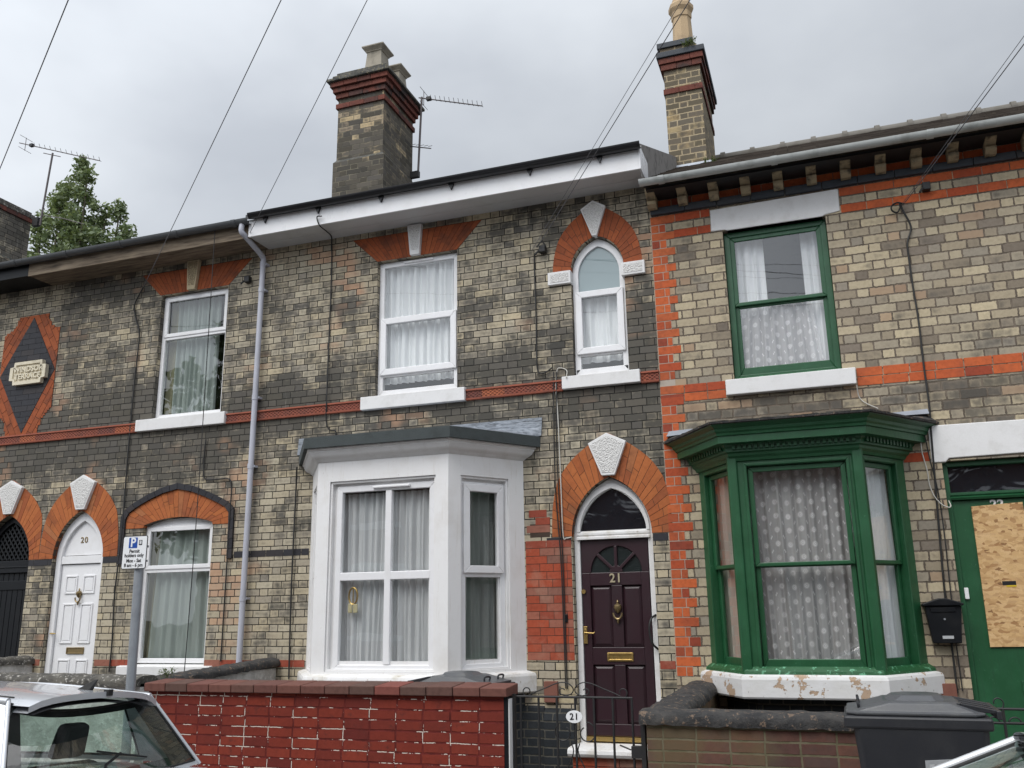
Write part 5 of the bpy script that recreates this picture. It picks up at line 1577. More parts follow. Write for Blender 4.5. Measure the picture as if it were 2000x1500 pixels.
# 19 and 20: board soffit and grey gutter
MB().box(-16, -10.03, -0.42, 0.0, 6.128, 6.30).build('eaves', M_BLACK, H19)
e = MB().box(-10.027, X2021 + .02, -0.40, 0.0, 6.128, 6.15).box(-10.027, X2021 + .02, -0.422, -0.402, 6.118, 6.30)
e.build('eaves', M_WOOD, H20, bevel=0.004)
gutter(H20, -10.03, X2021 + 0.06, -0.485, 6.335, 0.062, M_GUTG, clips=(-9.3, -8.4, -7.5, -6.62))
gutter(H19, -16, -10.036, -0.485, 6.335, 0.062, M_GUTG, clips=(-10.2, -11.2))
# 21: white fascia box and black gutter
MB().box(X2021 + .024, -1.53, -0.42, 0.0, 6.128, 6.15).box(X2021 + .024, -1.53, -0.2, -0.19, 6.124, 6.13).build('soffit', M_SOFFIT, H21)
e = MB().box(X2021 + .024, -1.53, -0.445, -0.422, 6.120, 6.345)
e.box(-1.528, -1.508, -0.45, 0.0, 6.118, 6.40)
e.build('fascia_box', M_UPVC, H21)
gutter(H21, X2021 + .07, -1.49, -0.505, 6.385, 0.058, M_GUTB)
gc = MB()
for x in (-6.2, -5.45, -4.6, -3.7, -2.75, -1.95): gc.prism([(x - .035, 6.335), (x + .035, 6.335), (x + .004, 6.262), (x - .004, 6.262)], -0.475, -0.446)
build_split(gc, 'gutter_bracket', M_GUTB, H21)
# 22: weathered gutter
gutter(H22, X2122 - .02, 4.8, -0.435, 5.975, 0.058, M_GUTZ, clips=(-1.3, -0.15, 1.3, 2.6))
roof(H19, -16, X1920, -0.48, 6.33, 4.0, 8.35, M_SLATE)
roof(H20, X1920, X2021, -0.48, 6.33, 4.0, 8.35, M_SLATE)
roof(H21, X2021, X2122, -0.49, 6.40, 4.0, 8.40, M_SLATE)
# verge of 21 above the lower roof
MB().add([(X2122 + .004, -0.44, 6.02), (X2122 + .004, 4.0, 8.0), (X2122 + .004, 4.0, 8.44), (X2122 + .004, -0.44, 6.42)], [(0, 1, 2, 3)]).build('verge', plain('cracked_verge_render', (0.22, 0.205, 0.19), 0.9, dirt=0.9, scale=9, dirtcol=(0.07, 0.065, 0.06), bump=0.6), H21)
r22 = roof(H22, X2122 + .008, 4.8, -0.36, 5.985, 4.0, 8.37, M_TILE)
ft = MB()
# tile courses: little steps up the slope
n = 26
for i in range(n):
    t0, t1 = i / n, (i + 1) / n
    y0_, z0_ = -0.38 + 4.38 * t0, 5.985 + 2.385 * t0
    y1_, z1_ = -0.38 + 4.38 * t1, 5.985 + 2.385 * t1
    xx = X2122 + .02
    while xx < 4.8:
        w_ = 0.165
        dz = rng.uniform(0.0, 0.008)
        ft.add([(xx + .003, y0_ - .03, z0_ + .022 + dz), (xx + w_ - .003, y0_ - .03, z0_ + .022 + dz), (xx + w_ - .003, y1_, z1_ + .012 + dz), (xx + .003, y1_, z1_ + .012 + dz), (xx + .003, y0_ - .03, z0_ + .002), (xx + w_ - .003, y0_ - .03, z0_ + .002)], [(0, 1, 2, 3), (4, 5, 1, 0)])
        xx += w_
ft.build('tile_courses', M_TILE, r22, recalc=False)
rg = MB()
x = X2122 + .1
while x < 4.8:
    rg.tube([(x + .004, 4.0, 8.36), (x + .44, 4.0, 8.36)], 0.10, 10)
    rg.tube([(x + .40, 4.0, 8.375), (x + .47, 4.0, 8.375)], 0.112, 10)
    x += 0.45
rg.build('ridge_tiles', M_RIDGE, r22, smooth=50)

# ------------------------------------------------------------------ chimneys
def chimney(h, x0, x1, y0, y1, zb, zpl, zs, pl, red, zt, wall, rm, capmat, sc=0.0807, pots=()):
    """stack on a plinth, red string, stepped red corbels, flaunching and pots"""
    mb = MB().box(x0, x1, y0, y1, zpl - .02, zt - .05)
    mb.box(x0 - pl, x1 + pl, y0 - pl, y1 + pl, zb, zpl)
    c = mb.build('chimney', wall, h)
    wk = MB()
    e = pl
    wk.add([(x0 - e, y0 - e, zpl), (x1 + e, y0 - e, zpl), (x1 + e, y1 + e, zpl), (x0 - e, y1 + e, zpl), (x0, y0, zpl + .05), (x1, y0, zpl + .05), (x1, y1, zpl + .05), (x0, y1, zpl + .05)], [(0, 1, 5, 4), (1, 2, 6, 5), (2, 3, 7, 6), (3, 0, 4, 7)])
    if pl > .01: wk.build('plinth_weathering', M_MORTARCAP, c)
    rb = MB()
    def course(z0, e):
        k = rng.random() * .1
        for (ax, a, b, f) in (('x', x0 - e, x1 + e, y0 - e), ('x', x0 - e, x1 + e, y1 + e), ('y', y0 - e, y1 + e, x0 - e), ('y', y0 - e, y1 + e, x1 + e)):
            s = a
            while s < b - .02:
                L = min(b, s + 0.225 * rng.uniform(.95, 1.05))
                if b - L < .07: L = b
                j = rng.uniform(-.003, .003)
                inner = 1 if f in (y0 - e, x0 - e) else -1
                if ax == 'x': rb.box(s + .002, L - .002, min(f + j, f + inner * .11), max(f + j, f + inner * .11), z0 + .003, z0 + sc - .003)
                elif ax == 'y': rb.box(min(f + j, f + inner * .11), max(f + j, f + inner * .11), s + .112 if s == a else s + .002, min(L, b - .112), z0 + .003, z0 + sc - .003)
                s = L
    for z0, e in red: course(z0, e)
    build_split(rb, 'red_course', rm, c, bevel=0.004)
    cm = MB()
    for z0, z1, e in capmat[1]: cm.box(x0 - e, x1 + e, y0 - e, y1 + e, z0, z1)
    cm.build('chimney_cap', capmat[0], c, bevel=0.01)
    for f in pots: f(c)
    return c
def square_pot(cx_, cy, z0, z1, s=0.13):
    def f(c):
        mb = MB()
        t = 0.02
        prof = [(s + .055, z0), (s + .01, z0 + .03), (s - .012, z1 - .11), (s - .012, z1 - .09), (s + .0, z1 - .085), (s + .005, z1 - .07), (s + .05, z1 - .02), (s + .05, z1), (s - .03, z1), (s - .03, z0 + .1)]
        rings = [[(cx_ - r_, cy - r_, z_), (cx_ + r_, cy - r_, z_), (cx_ + r_, cy + r_, z_), (cx_ - r_, cy + r_, z_)] for r_, z_ in prof]
        mb.loft(rings, cap=False)
        mb.build('chimney_pot', M_CONC, c, bevel=0.004)
    return f
def oct_pot(cx_, cy, z0, z1, s=0.13):
    def f(c):
        mb = MB().lathe([(s + .02, z0), (s + .005, z0 + .03), (s - .012, z1 - .34), (s + .002, z1 - .33), (s + .005, z1 - .24), (s + .038, z1 - .18), (s + .038, z1 - .12), (s - .01, z1 - .06), (s - .02, z1), (s - .05, z1), (s - .05, z0 + .2)], (cx_, cy, 0), 8)
        mb.build('chimney_pot', M_POT, c, bevel=0.004)
    return f
chimney(H21, -6.225, -5.475, 1.2, 2.17, 6.6, 7.90, 8.6, 0.035, [(8.78, 0.028), (8.945, 0.035), (9.03, 0.065), (9.11, 0.10)], 9.19, M_CHIM, M_REDCH,
        (M_MORTARCAP, [(9.19, 9.235, 0.14), (9.235, 9.31, 0.075), (9.31, 9.375, 0.03)]),
        pots=(square_pot(-5.70, 1.40, 9.36, 9.78), square_pot(-5.66, 1.92, 9.36, 9.74)))
c22 = chimney(H22, -1.61, -1.09, 2.5, 3.9, 6.9, 7.5, 9.2, 0.004, [(8.755, 0.02), (9.14, 0.035), (9.235, 0.06)], 9.33, M_CHIM22, M_REDCH,
        (M_BLUE22, [(9.33, 9.42, 0.085)]), sc=0.0925,
        pots=(oct_pot(-1.33, 2.76, 9.6, 10.45, 0.15), oct_pot(-1.31, 3.4, 9.6, 10.1, 0.13)))
MB().box(-1.64, -1.14, 2.47, 3.9, 9.42, 9.50).build('flaunching', M_CHIM22, c22)
MB().box(-1.68, -1.16, 2.44, 3.9, 9.50, 9.585).build('chimney_cap', M_BLUE22, c22, bevel=0.006)
MB().sweepx([(2.38, 7.48), (2.495, 7.62), (2.495, 7.44)], -1.515, -1.02).build('lead_flashing', M_LEADP, c22)
chimney(H19, -13.9, -12.99, 1.1, 2.07, 6.6, 7.62, 8.5, 0.035, [(8.45, 0.03)], 8.53, M_B21, M_REDCH, (M_COPL, [(8.53, 8.61, 0.04), (8.61, 8.66, 0.0)]))

# ------------------------------------------------------------------ downpipe, garden walls
dp = thing('downpipe', (-6.48, -0.06, 0), 'pale grey plastic downpipe between houses 20 and 21', 'downpipe')
mb = MB().tube(smooth_path([(-6.52, -0.485, 6.28), (-6.52, -0.485, 6.19), (-6.50, -0.42, 6.14), (-6.475, -0.14, 6.02), (-6.47, -0.075, 5.97), (-6.47, -0.075, 5.90)], 5), 0.034, 12)
mb.tube([(-6.47, -0.075, 5.92), (-6.475, -0.075, 3.9), (-6.49, -0.075, 0.2)], 0.034, 12)
mb.build('pipe', M_PIPE, dp, smooth=50)
mb = MB()
for x, z in ((-6.47, 5.9), (-6.472, 5.55), (-6.474, 4.15), (-6.48, 3.3), (-6.485, 1.75)): mb.tube([(x, -0.075, z - .03), (x, -0.075, z + .03)], 0.039, 12).box(x - .05, x + .05, -.07, 0, z - .012, z + .012)
build_split(mb, 'pipe_clip', M_PIPE, dp, gap=.1, smooth=50)

def coping_run(p0, p1, w, h, z0, z1, rag=0.008, seed=1, rnd=0.5):
    """rounded coping along a line, slightly ragged; z0, z1 are the top heights at both ends"""
    r = random.Random(seed)
    a, b = Vector((*p0, z0)), Vector((*p1, z1))
    L = (b - a).length
    t = (b - a).normalized(); n = Vector((-t.y, t.x, 0)).normalized()
    k = max(6, int(L / 0.06))
    rings = []
    for i in range(k + 1):
        c = a.lerp(b, i / k)
        ring = []
        e = 0.985 if i in (0, k) else 1.0
        for (s, q) in ((-1, 0), (-1.02, .3), (-.98, .62), (-.78, .88), (-.4, .985), (0, 1), (.4, .985), (.78, .88), (.98, .62), (1.02, .3), (1, 0)):
            j = r.uniform(-rag, rag)
            p = c + n * (s * w / 2 * e + j) + Vector((0, 0, -h + q * h * e + r.uniform(-rag, rag)))
            ring.append(tuple(p))
        rings.append(ring)
    return rings
# red wall in front of 21
rw = thing('garden_wall', (-3.95, -2.5, 0), 'red painted garden wall with brown brick coping below the white bay', 'wall', 'garden walls')
MB().box(-5.57, -2.365, -2.585, -2.40, -0.1, 0.948).build('wall_face', M_REDWALL, rw)
MB().box(-2.364, -2.335, -2.582, -2.40, -0.1, 0.946).build('painted_end', M_BLACK, rw)
mb = MB()
x = -5.59
while x < -2.34:
    e = min(x + 0.218, -2.325)
    if -2.325 - e < .08: e = -2.325
    dz = rng.uniform(-.003, .003)
    mb.add([(x + .003, -2.625, .948), (e - .003, -2.625, .948), (e - .003, -2.36, .948), (x + .003, -2.36, .948), (x + .003, -2.628, 1.012 + dz), (e - .003, -2.628, 1.012 + dz), (e - .003, -2.36, 1.03 + dz), (x + .003, -2.36, 1.03 + dz)],
           [(0, 3, 2, 1), (4, 5, 6, 7), (0, 1, 5, 4), (1, 2, 6, 5), (2, 3, 7, 6), (3, 0, 4, 7)])
    x = e
mb.build('coping', M_COPR, rw, bevel=0.006)
# dark wall in front of 22
bw = thing('garden_wall', (-0.6, -2.5, 0), 'low brown brick garden wall with black tarry coping below the green bay', 'wall', 'garden walls')
mb = MB().box(-1.315, 0.55, -2.58, -2.38, -0.1, 0.79).box(-1.315, -1.13, -2.38, -0.0, -0.1, 0.79)
mb.build('wall_face', M_BROWNWALL, bw)
mb = MB().loft(coping_run((-1.36, -2.48), (0.56, -2.48), 0.27, 0.095, 0.875, 0.872, seed=3, rag=.007))
mb.loft(coping_run((-1.23, -2.42), (-1.26, -0.0), 0.29, 0.10, 0.876, 0.885, seed=4, rag=.008))
mb.build('coping', M_COPB, bw, smooth=50)
# party wall between 20 and 21, and the front wall of 20
sw = thing('garden_wall', (-6.1, -1.1, 0), 'white limewashed side wall with dark lichened coping left of the white bay', 'wall', 'garden walls')
MB().box(-6.22, -6.04, -2.12, 0.0, -0.1, 0.975).build('wall_face', M_LIMEWASH, sw)
MB().loft(coping_run((-6.12, -2.15), (-6.12, -0.0), 0.27, 0.085, 1.0, 1.085, seed=5)).build('coping', M_COPB, sw, smooth=50)
fw = thing('garden_wall', (-8, -2.1, 0), 'low front wall of house 20 with lichen spotted coping behind the silver car', 'wall', 'garden walls')
MB().box(-9.6, -6.0, -2.20, -2.02, -0.1, 0.97).build('wall_face', M_LIMEWASH, fw)
MB().loft(coping_run((-9.7, -2.11), (-6.0, -2.11), 0.28, 0.095, 1.055, 1.04, seed=6)).build('coping', M_COPL, fw, smooth=50)
lw = thing('garden_wall', (-9.68, -1.1, 0), 'small white garden wall with lichened coping in front of black passage door', 'wall', 'garden walls')
MB().box(-9.77, -9.61, -2.12, 0.0, -0.1, 1.02).build('wall_face', M_LIMEWASH, lw)
MB().loft(coping_run((-9.70, -2.15), (-9.70, -0.0), 0.25, 0.095, 1.08, 1.11, seed=8)).build('coping', M_COPL, lw, smooth=50)

# ------------------------------------------------------------------ iron gates
def scroll(c, r0, r1, a0, a1, n=18, y=0.0):
    return [(c[0] + (r0 + (r1 - r0) * i / n) * math.cos(R(a0 + (a1 - a0) * i / n)), y, c[1] + (r0 + (r1 - r0) * i / n) * math.sin(R(a0 + (a1 - a0) * i / n))) for i in range(n + 1)]
GY = -2.49
gt = thing('iron_gate', (-1.87, GY, 0), 'black wrought iron gate with oval number 21 plate', 'gate')
gx0, gx1, gz = -2.295, -1.425, 0.943
mb = MB().tube([(gx0, GY, gz), (gx1, GY, gz)], 0.0085, 8).tube([(gx0, GY, 0.10), (gx1, GY, 0.10)], 0.0085, 8)
mb.tube([(gx0, GY, .32), (gx1, GY, .32)], 0.007, 6)
build_split(mb, 'gate_rail', M_BLACKMAT, gt, smooth=50)
for i in range(7):
    x = gx0 + .03 + (gx1 - gx0 - .035) * i / 6
    MB().tube([(x, GY, 0.10), (x, GY, gz)], 0.0088, 8).build('gate_bar', M_BLACKMAT, gt, smooth=50)
mb = MB()
cxg = -1.853
for s in (1, -1):
    P = [(cxg + s * .36, GY, gz + .0), (cxg + s * .30, GY, gz + .03), (cxg + s * .22, GY, gz + .06), (cxg + s * .13, GY, gz + .095), (cxg + s * .06, GY, gz + .10), (cxg + s * .012, GY, gz + .07), (cxg + s * .01, GY, gz + .035), (cxg + s * .05, GY, gz + .012), (cxg + s * .10, GY, gz + .02), (cxg + s * .112, GY, gz + .045), (cxg + s * .09, GY, gz + .06), (cxg + s * .07, GY, gz + .05)]
    mb.tube(smooth_path(P, 5), 0.0045, 6)
    mb.tube(scroll((cxg + s * .36, gz + .036), .036, .02, -90, -90 + s * 300, 20, GY), 0.0045, 6)
    mb.tube(scroll((cxg + s * .085, 0.70), .075, .04, 90, 90 - s * 330, 22, GY), 0.005, 6)
    mb.tube(smooth_path([(cxg + s * .03, GY, .63), (cxg + s * .02, GY, .56), (cxg + s * .09, GY, .40), (cxg + s * .11, GY, .28), (cxg + s * .05, GY, .18), (cxg, GY, .22)], 5), 0.0045, 6)
    mb.tube(scroll((cxg + s * .07, 0.2), .06, .04, 90, 90 + s * 330, 20, GY), 0.005, 6)
build_split(mb, 'gate_scroll', M_BLACKMAT, gt, gap=.004, smooth=60)
el = [(cxg + .062 * math.cos(t), 0.81 + .043 * math.sin(t)) for t in [6.2832 * i / 28 for i in range(28)]]
pl_ = MB().prism(el, GY - .018, GY - .01).build('number_plate', M_SIGNW, gt, bevel=0.002)
put_text(MB(), '21', cxg, 0.81, GY - .019, 0.062, 0.0015, 0.0012, sx=1.0, spacing=1.15).build('plate_number', M_SIGNK, pl_)
mb = MB().box(gx1 - .02, gx1 + .055, GY - .02, GY + .03, 0.545, 0.625).tube([(gx1 - .10, GY - .02, .63), (gx1 - .02, GY - .02, .60)], 0.006, 6)
mb.build('gate_latch', M_BLACKMAT, gt, bevel=0.004)
mb = MB().box(gx1 + .055, gx1 + .085, GY - .03, GY + .03, -0.02, 0.83).box(gx0 - .028, gx0 - .012, GY - .02, GY + .02, -0.02, 0.96)
build_split(mb, 'gate_post', M_BLACKMAT, gt)
MB().box(-2.333, -2.325, -2.575, -2.42, 0.0, 0.93).build('white_post_strip', M_WSTONE, rw)

g2 = thing('iron_gate', (1.2, GY, 0), 'black iron gate with small scrolls in front of the green door', 'gate')
mb = MB().tube([(0.72, GY, 0.915), (1.75, GY, 0.91)], 0.0085, 8).tube([(0.72, GY, 0.83), (1.75, GY, 0.83)], 0.0085, 8).tube([(0.72, GY, 0.1), (1.75, GY, 0.1)], 0.0085, 8)
build_split(mb, 'gate_rail', M_BLACKMAT, g2, smooth=50)
for x in (0.74, 0.93, 1.14, 1.35, 1.55, 1.73): MB().tube([(x, GY, .05), (x, GY, .915)], 0.0088, 8).build('gate_bar', M_BLACKMAT, g2, smooth=50)
mb = MB()
for x in (0.905, 1.3, 1.6):
    mb.tube(scroll((x, .95), .04, .02, -90, 200, 18, GY), .0045, 6)
for x in (0.87, 0.99, 1.25): mb.tube(scroll((x, .83), .035, .035, 0, 180, 10, GY), .005, 6)
build_split(mb, 'gate_scroll', M_BLACKMAT, g2, gap=.004, smooth=60)
build_split(MB().box(0.69, 0.725, GY - .03, GY + .03, -.02, 0.93).box(1.75, 1.785, GY - .03, GY + .03, -.02, .93), 'gate_post', M_BLACKMAT, g2)

# ------------------------------------------------------------------ parking sign
SY = -4.0
sg = thing('parking_sign', (-4.545, SY + .035, 0), 'white and blue permit parking sign on a leaning grey steel pole', 'sign')
MB().tube([(-4.53, SY + .04, -.05), (-4.566, SY + .04, 2.085)], 0.031, 16).build('pole', M_GALV, sg, smooth=50)
sc_ = 0.217; sx0, sx1, sz0, sz1 = -4.682, -4.472, 1.879, 2.108
def rrect(x0, x1, z0, z1, r, n=4):
    out = []
    for cx_, cz_, a0 in ((x1 - r, z1 - r, 0), (x0 + r, z1 - r, 90), (x0 + r, z0 + r, 180), (x1 - r, z0 + r, 270)):
        out += [(cx_ + r * math.cos(R(a0 + 90 * i / n)), cz_ + r * math.sin(R(a0 + 90 * i / n))) for i in range(n + 1)]
    return out
spl = MB().prism(rrect(sx0, sx1, sz0, sz1, .014), SY - .003, SY, 1).prism(rrect(sx0 + .005, sx1 - .005, sz0 + .005, sz1 - .005, .011), SY - .0042, SY - .002, 0).build('sign_plate', [M_SIGNW, M_SIGNK], sg)
MB().prism(rrect(sx0 + .052, sx0 + .125, sz1 - .085, sz1 - .012, .004), SY - .0052, SY - .004).build('blue_square', M_SIGNB, spl)
put_text(MB(), 'P', sx0 + .089, sz1 - .0485, SY - .0055, 0.088, 0.0006, 0.0022, sx=1.0).build('letter', M_SIGNW, spl)
MB().prism(rrect(sx0 + .139, sx0 + .166, sz1 - .066, sz1 - .031, .003), SY - .0052, SY - .004).build('zone_square', M_SIGNK, spl)
put_text(MB(), '8', sx0 + .1525, sz1 - .0485, SY - .0055, 0.034, 0.0006, 0.0008).build('letter', M_SIGNW, spl)
mb = MB()
for tx, dz, s in (('Permit', .107, .034), ('holders only', .136, .034), ('Mon - Sat', .172, .034), ('8 am - 6 pm', .203, .034)):
    put_text(mb, tx, (sx0 + sx1) / 2, sz1 - dz, SY - .0048, s, 0.0006, 0.0008, sx=0.96)
mb.build('lettering', M_SIGNK, spl)
mb = MB().box(-4.60, -4.53, SY, SY + .08, 1.93, 1.945).box(-4.60, -4.53, SY, SY + .08, 2.03, 2.045)
build_split(mb, 'sign_clip', M_GALV, sg, gap=.01)

# ------------------------------------------------------------------ wheelie bins
def bin_parts(t, label_fix=True):
    """240 l bin: local x = width side to side of the long face, y = depth; front handle to -x"""
    def bx(z): 
        k = z / 0.98
        return 0.27 + 0.075 * k, 0.235 + 0.045 * k
    rings = []
    for z in (0.06, 0.3, 0.6, 0.93):
        a, b = bx(z)
        rings.append([(x, y, z) for x, y in [(-a + .03, -b), (a - .03, -b), (a, -b + .03), (a, b - .03), (a - .03, b), (-a + .03, b), (-a, b - .03), (-a, -b + .03)]])
    M = MB().loft(rings)
    M.build('bin_body', M_BIN, t, bevel=0.008)
    mb = MB()
    mb.box(-0.385, 0.36, -0.285, 0.285, 0.90, 0.965)
    mb.build('bin_rim', M_BIN, t, bevel=0.012)
    # lid: domed tray with a raised panel and hinge ribs at +x
    mb = MB()
    def rr(x0, x1, b, z, r=.05):
        return [(x0 + r, -b, z), (x1 - r, -b, z), (x1, -b + r, z), (x1, b - r, z), (x1 - r, b, z), (x0 + r, b, z), (x0, b - r, z), (x0, -b + r, z)]
    mb.loft([rr(-.365, .33, .268, .966), rr(-.37, .335, .272, .975), rr(-.37, .335, .272, .985), rr(-.33, .31, .25, .992), rr(-.19, .22, .235, 1.03), rr(-.17, .205, .215, 1.038)])
    mb.loft([rr(-.16, .15, .15, 1.036), rr(-.12, .135, .12, 1.062), rr(-.10, .12, .10, 1.066)])
    mb.build('bin_lid', M_BINLID, t, bevel=0.005)
    mb = MB()
    for y in (-.20, -.07, .07, .20):
        mb.sweepx([(y - .012, .99), (y + .012, .99), (y + .012, 1.035), (y - .012, 1.035)], .20, .22)
        mb.add([(.22, y - .012, .985), (.22, y + .012, .985), (.22, y + .012, 1.035), (.22, y - .012, 1.035), (.40, y - .012, .985), (.40, y + .012, .985), (.40, y + .012, 1.0), (.40, y - .012, 1.0)], [(0, 1, 2, 3), (4, 7, 6, 5), (0, 4, 5, 1), (1, 5, 6, 2), (2, 6, 7, 3), (3, 7, 4, 0)])
    mb.box(.385, .41, -.24, .24, .955, 1.0)
    mb.build('lid_hinge', M_BIN, t, bevel=0.004)
    mb = MB()
    for y in (-.14, .14):
        mb.tube(smooth_path([(-.30, y - .05, .995), (-.305, y - .05, 1.03), (-.305, y + .05, 1.03), (-.30, y + .05, .995)], 4), .008, 6)
    build_split(mb, 'lid_handle', M_BIN, t, smooth=50)
    MB().tube([(.30, -.24, .10), (.30, .24, .10)], .012, 8).build('axle', M_BLACKMAT, t)
    for y in (-.265, .245):
        MB().lathe([(.06, 0), (.098, .004), (.10, .02), (.098, .036), (.06, .04)], (.30, y - .01, .10), 20, axis='y').build('wheel', M_RUBBER, t, smooth=40)
def place(t, loc, rz):
    t.location = loc; t.rotation_euler = (0, 0, rz)
bn = thing('wheelie_bin', (0, 0, 0), 'dark grey wheelie bin with worn sticker standing in front of brown garden wall', 'bin', 'grey wheelie bins')
bin_parts(bn)
mb = MB().prism([(0.0, .60), (0.16, .615), (0.175, .76), (0.005, .745)], -.2815, -.262)
stk = mb.build('sticker', M_STICK, bn)
mb = MB()
for i in range(4): mb.prism([(.022 + i * .037, .685 + i * .002), (.048 + i * .037, .687 + i * .002), (.049 + i * .037, .73 + i * .002), (.024 + i * .037, .728 + i * .002)], -.283, -.28)
mb.build('sticker_squares', M_STICK2, stk)
def copy_tree(o, parent=None):
    c = o.copy(); COL.objects.link(c)
    if parent is not None:
        c.parent = parent
    for ch in list(o.children): copy_tree(ch, c)
    return c
b2 = copy_tree(bn)
for ch in list(b2.children):
    if ch.name.startswith('sticker'):
        for q in list(ch.children): bpy.data.objects.remove(q)
        bpy.data.objects.remove(ch)
place(bn, (0.375, -3.26, 0.0), R(-1))
place(b2, (-3.12, -1.55, -0.01), R(176))
b2['label'] = 'dark grey wheelie bin behind red wall, only its lid showing below the white bay'

# ------------------------------------------------------------------ letter box on the wall of 22
lbx = thing('wall_mailbox', (0.90, -0.05, 1.22), 'black metal wall mailbox with pitched top beside the green door', 'mailbox')
mb = MB().prism([(0.79, 1.225), (1.02, 1.225), (1.055, 1.545), (0.755, 1.545)], -0.11, 0.0)
mb.build('box_body', M_BLACK, lbx, bevel=0.006)
MB().prism([(0.735, 1.545), (1.07, 1.545), (1.075, 1.565), (0.935, 1.61), (0.875, 1.61), (0.735, 1.565)], -0.135, 0.0).build('box_lid', M_BLACK, lbx, bevel=0.008)
mb = MB().box(0.80, 1.0, -0.117, -0.105, 1.49, 1.53)
mb.build('slot_flap', M_BLACK, lbx, bevel=0.004)
MB().lathe([(.009, -.006), (.009, .0)], (0.905, -.113, 1.43), 10, axis='y').build('lock', M_GALV, lbx)
MB().box(0.87, 0.96, -0.116, -0.108, 1.262, 1.288).build('name_window', M_STICK2, lbx)

# ------------------------------------------------------------------ cables
def cable(name, pts, r, mat, label, cat='cable', group=None, n=5):
    o = MB().tube(smooth_path(pts, n) if len(pts) > 2 else pts, r, 6).build(name, mat, None, smooth=60)
    return tag(o, label, cat, group)
WC = 'cables running down the walls'
cable('wall_cable', [(-8.387, -0.03, 5.869), (-8.516, -0.02, 5.641), (-8.466, -0.02, 5.417), (-8.391, -0.02, 5.193), (-8.400, -0.02, 4.595), (-8.401, -0.02, 4.004), (-8.390, -0.02, 3.111), (-8.369, -0.03, 2.593), (-8.403, -0.02, 1.854), (-8.376, -0.02, 1.293), (-8.378, -0.02, 0.923)], .009, M_CABLE, 'black cable down wall between white door and window of house 20', group=WC)
cable('wall_cable', [(-6.933, -0.47, 6.290), (-6.940, -0.45, 5.529), (-6.916, -0.45, 2.855), (-6.930, -0.45, 1.025), (-6.950, -0.45, 0.861)], .005, M_CABLE, 'thin black cable hanging from gutter in front of windows of house 20', group=WC)
cable('wall_cable', [(-7.204, -0.02, 3.695), (-7.210, -0.02, 3.489), (-7.198, -0.02, 3.264), (-7.162, -0.02, 3.192), (-6.988, -0.02, 3.181), (-6.831, -0.02, 3.178), (-6.780, -0.02, 3.081), (-6.769, -0.03, 2.745), (-6.776, -0.02, 1.867), (-6.777, -0.02, 1.046)], .008, M_CABLE, 'black cable stepping right above the orange arched window', group=WC)
cable('wall_cable', [(-5.374, -0.5, 6.196), (-5.456, -0.47, 6.210), (-5.428, -0.45, 6.107), (-5.418, -0.3, 6.087), (-5.473, -0.1, 6.111), (-5.510, -0.02, 6.039), (-5.498, -0.02, 5.749), (-5.498, -0.02, 5.212), (-5.501, -0.02, 4.558), (-5.489, -0.04, 4.043), (-5.497, -0.02, 3.798), (-5.458, -0.02, 3.683), (-5.367, -0.02, 3.651), (-5.358, -0.02, 3.601)], .008, M_CABLE, 'black cable dropping from black gutter to the white bay roof', group=WC)
cable('wall_cable', [(-5.806, -0.12, 3.239), (-5.863, -0.03, 2.964), (-5.867, -0.03, 2.251), (-5.864, -0.03, 1.675), (-5.847, -0.03, 0.863)], .009, M_CABLE, 'black cable down wall at left side of the white bay', group=WC)
cable('wall_cable', [(-2.821, -0.04, 5.578), (-2.755, -0.05, 5.633), (-2.708, -0.05, 5.551), (-2.780, -0.04, 5.516), (-2.854, -0.02, 5.485), (-2.856, -0.02, 5.113), (-2.852, -0.02, 4.794), (-2.855, -0.02, 4.387), (-2.849, -0.02, 4.139), (-2.814, -0.02, 4.094), (-2.743, -0.02, 4.104), (-2.683, -0.02, 4.145)], .008, M_CABLE, 'black cable looped on wall left of the pointed window', group=WC)
cable('wall_cable', [(-2.507, -0.08, 3.996), (-2.513, -0.03, 4.089), (-2.578, -0.02, 4.128), (-2.626, -0.02, 4.104), (-2.644, -0.02, 3.897), (-2.633, -0.02, 3.667), (-2.626, -0.02, 3.306), (-2.619, -0.02, 2.778), (-2.611, -0.02, 2.321), (-2.578, -0.02, 2.288), (-2.523, -0.02, 2.297)], .006, M_CABLEW, 'white cable from pointed window sill to plum door arch', group=WC)
cable('wall_cable', [(-2.664, -0.03, 4.094), (-2.681, -0.02, 3.389), (-2.681, -0.02, 2.781), (-2.645, -0.02, 2.096), (-2.635, -0.02, 1.518), (-2.631, -0.02, 0.796)], .006, M_CABLE, 'left one of two thin black cables beside the plum door arch', group=WC)
cable('wall_cable', [(-2.629, -0.03, 4.090), (-2.652, -0.02, 3.387), (-2.647, -0.02, 2.779), (-2.623, -0.02, 2.095), (-2.619, -0.02, 1.518), (-2.615, -0.02, 0.796)], .006, M_CABLE, 'right one of two thin black cables beside the plum door arch', group=WC)
cable('wall_cable', [(1.033, -0.05, 5.443), (0.974, -0.05, 5.464), (0.923, -0.05, 5.439), (0.918, -0.05, 5.390), (0.962, -0.05, 5.360), (0.995, -0.05, 5.405), (0.997, -0.05, 5.460), (1.022, -0.03, 5.376), (1.068, -0.02, 5.239), (1.068, -0.02, 5.162), (1.028, -0.02, 5.059), (1.017, -0.02, 4.963), (1.019, -0.02, 4.575), (1.028, -0.02, 4.257), (1.021, -0.02, 3.743), (1.021, -0.03, 3.380), (1.006, -0.02, 3.097), (0.981, -0.02, 2.569), (0.956, -0.02, 2.011), (0.943, -0.02, 1.626), (0.944, -0.02, 1.197), (0.939, -0.02, 0.800)], .009, M_CABLE, 'black cable with a loop down buff wall right of green sash window', group=WC)
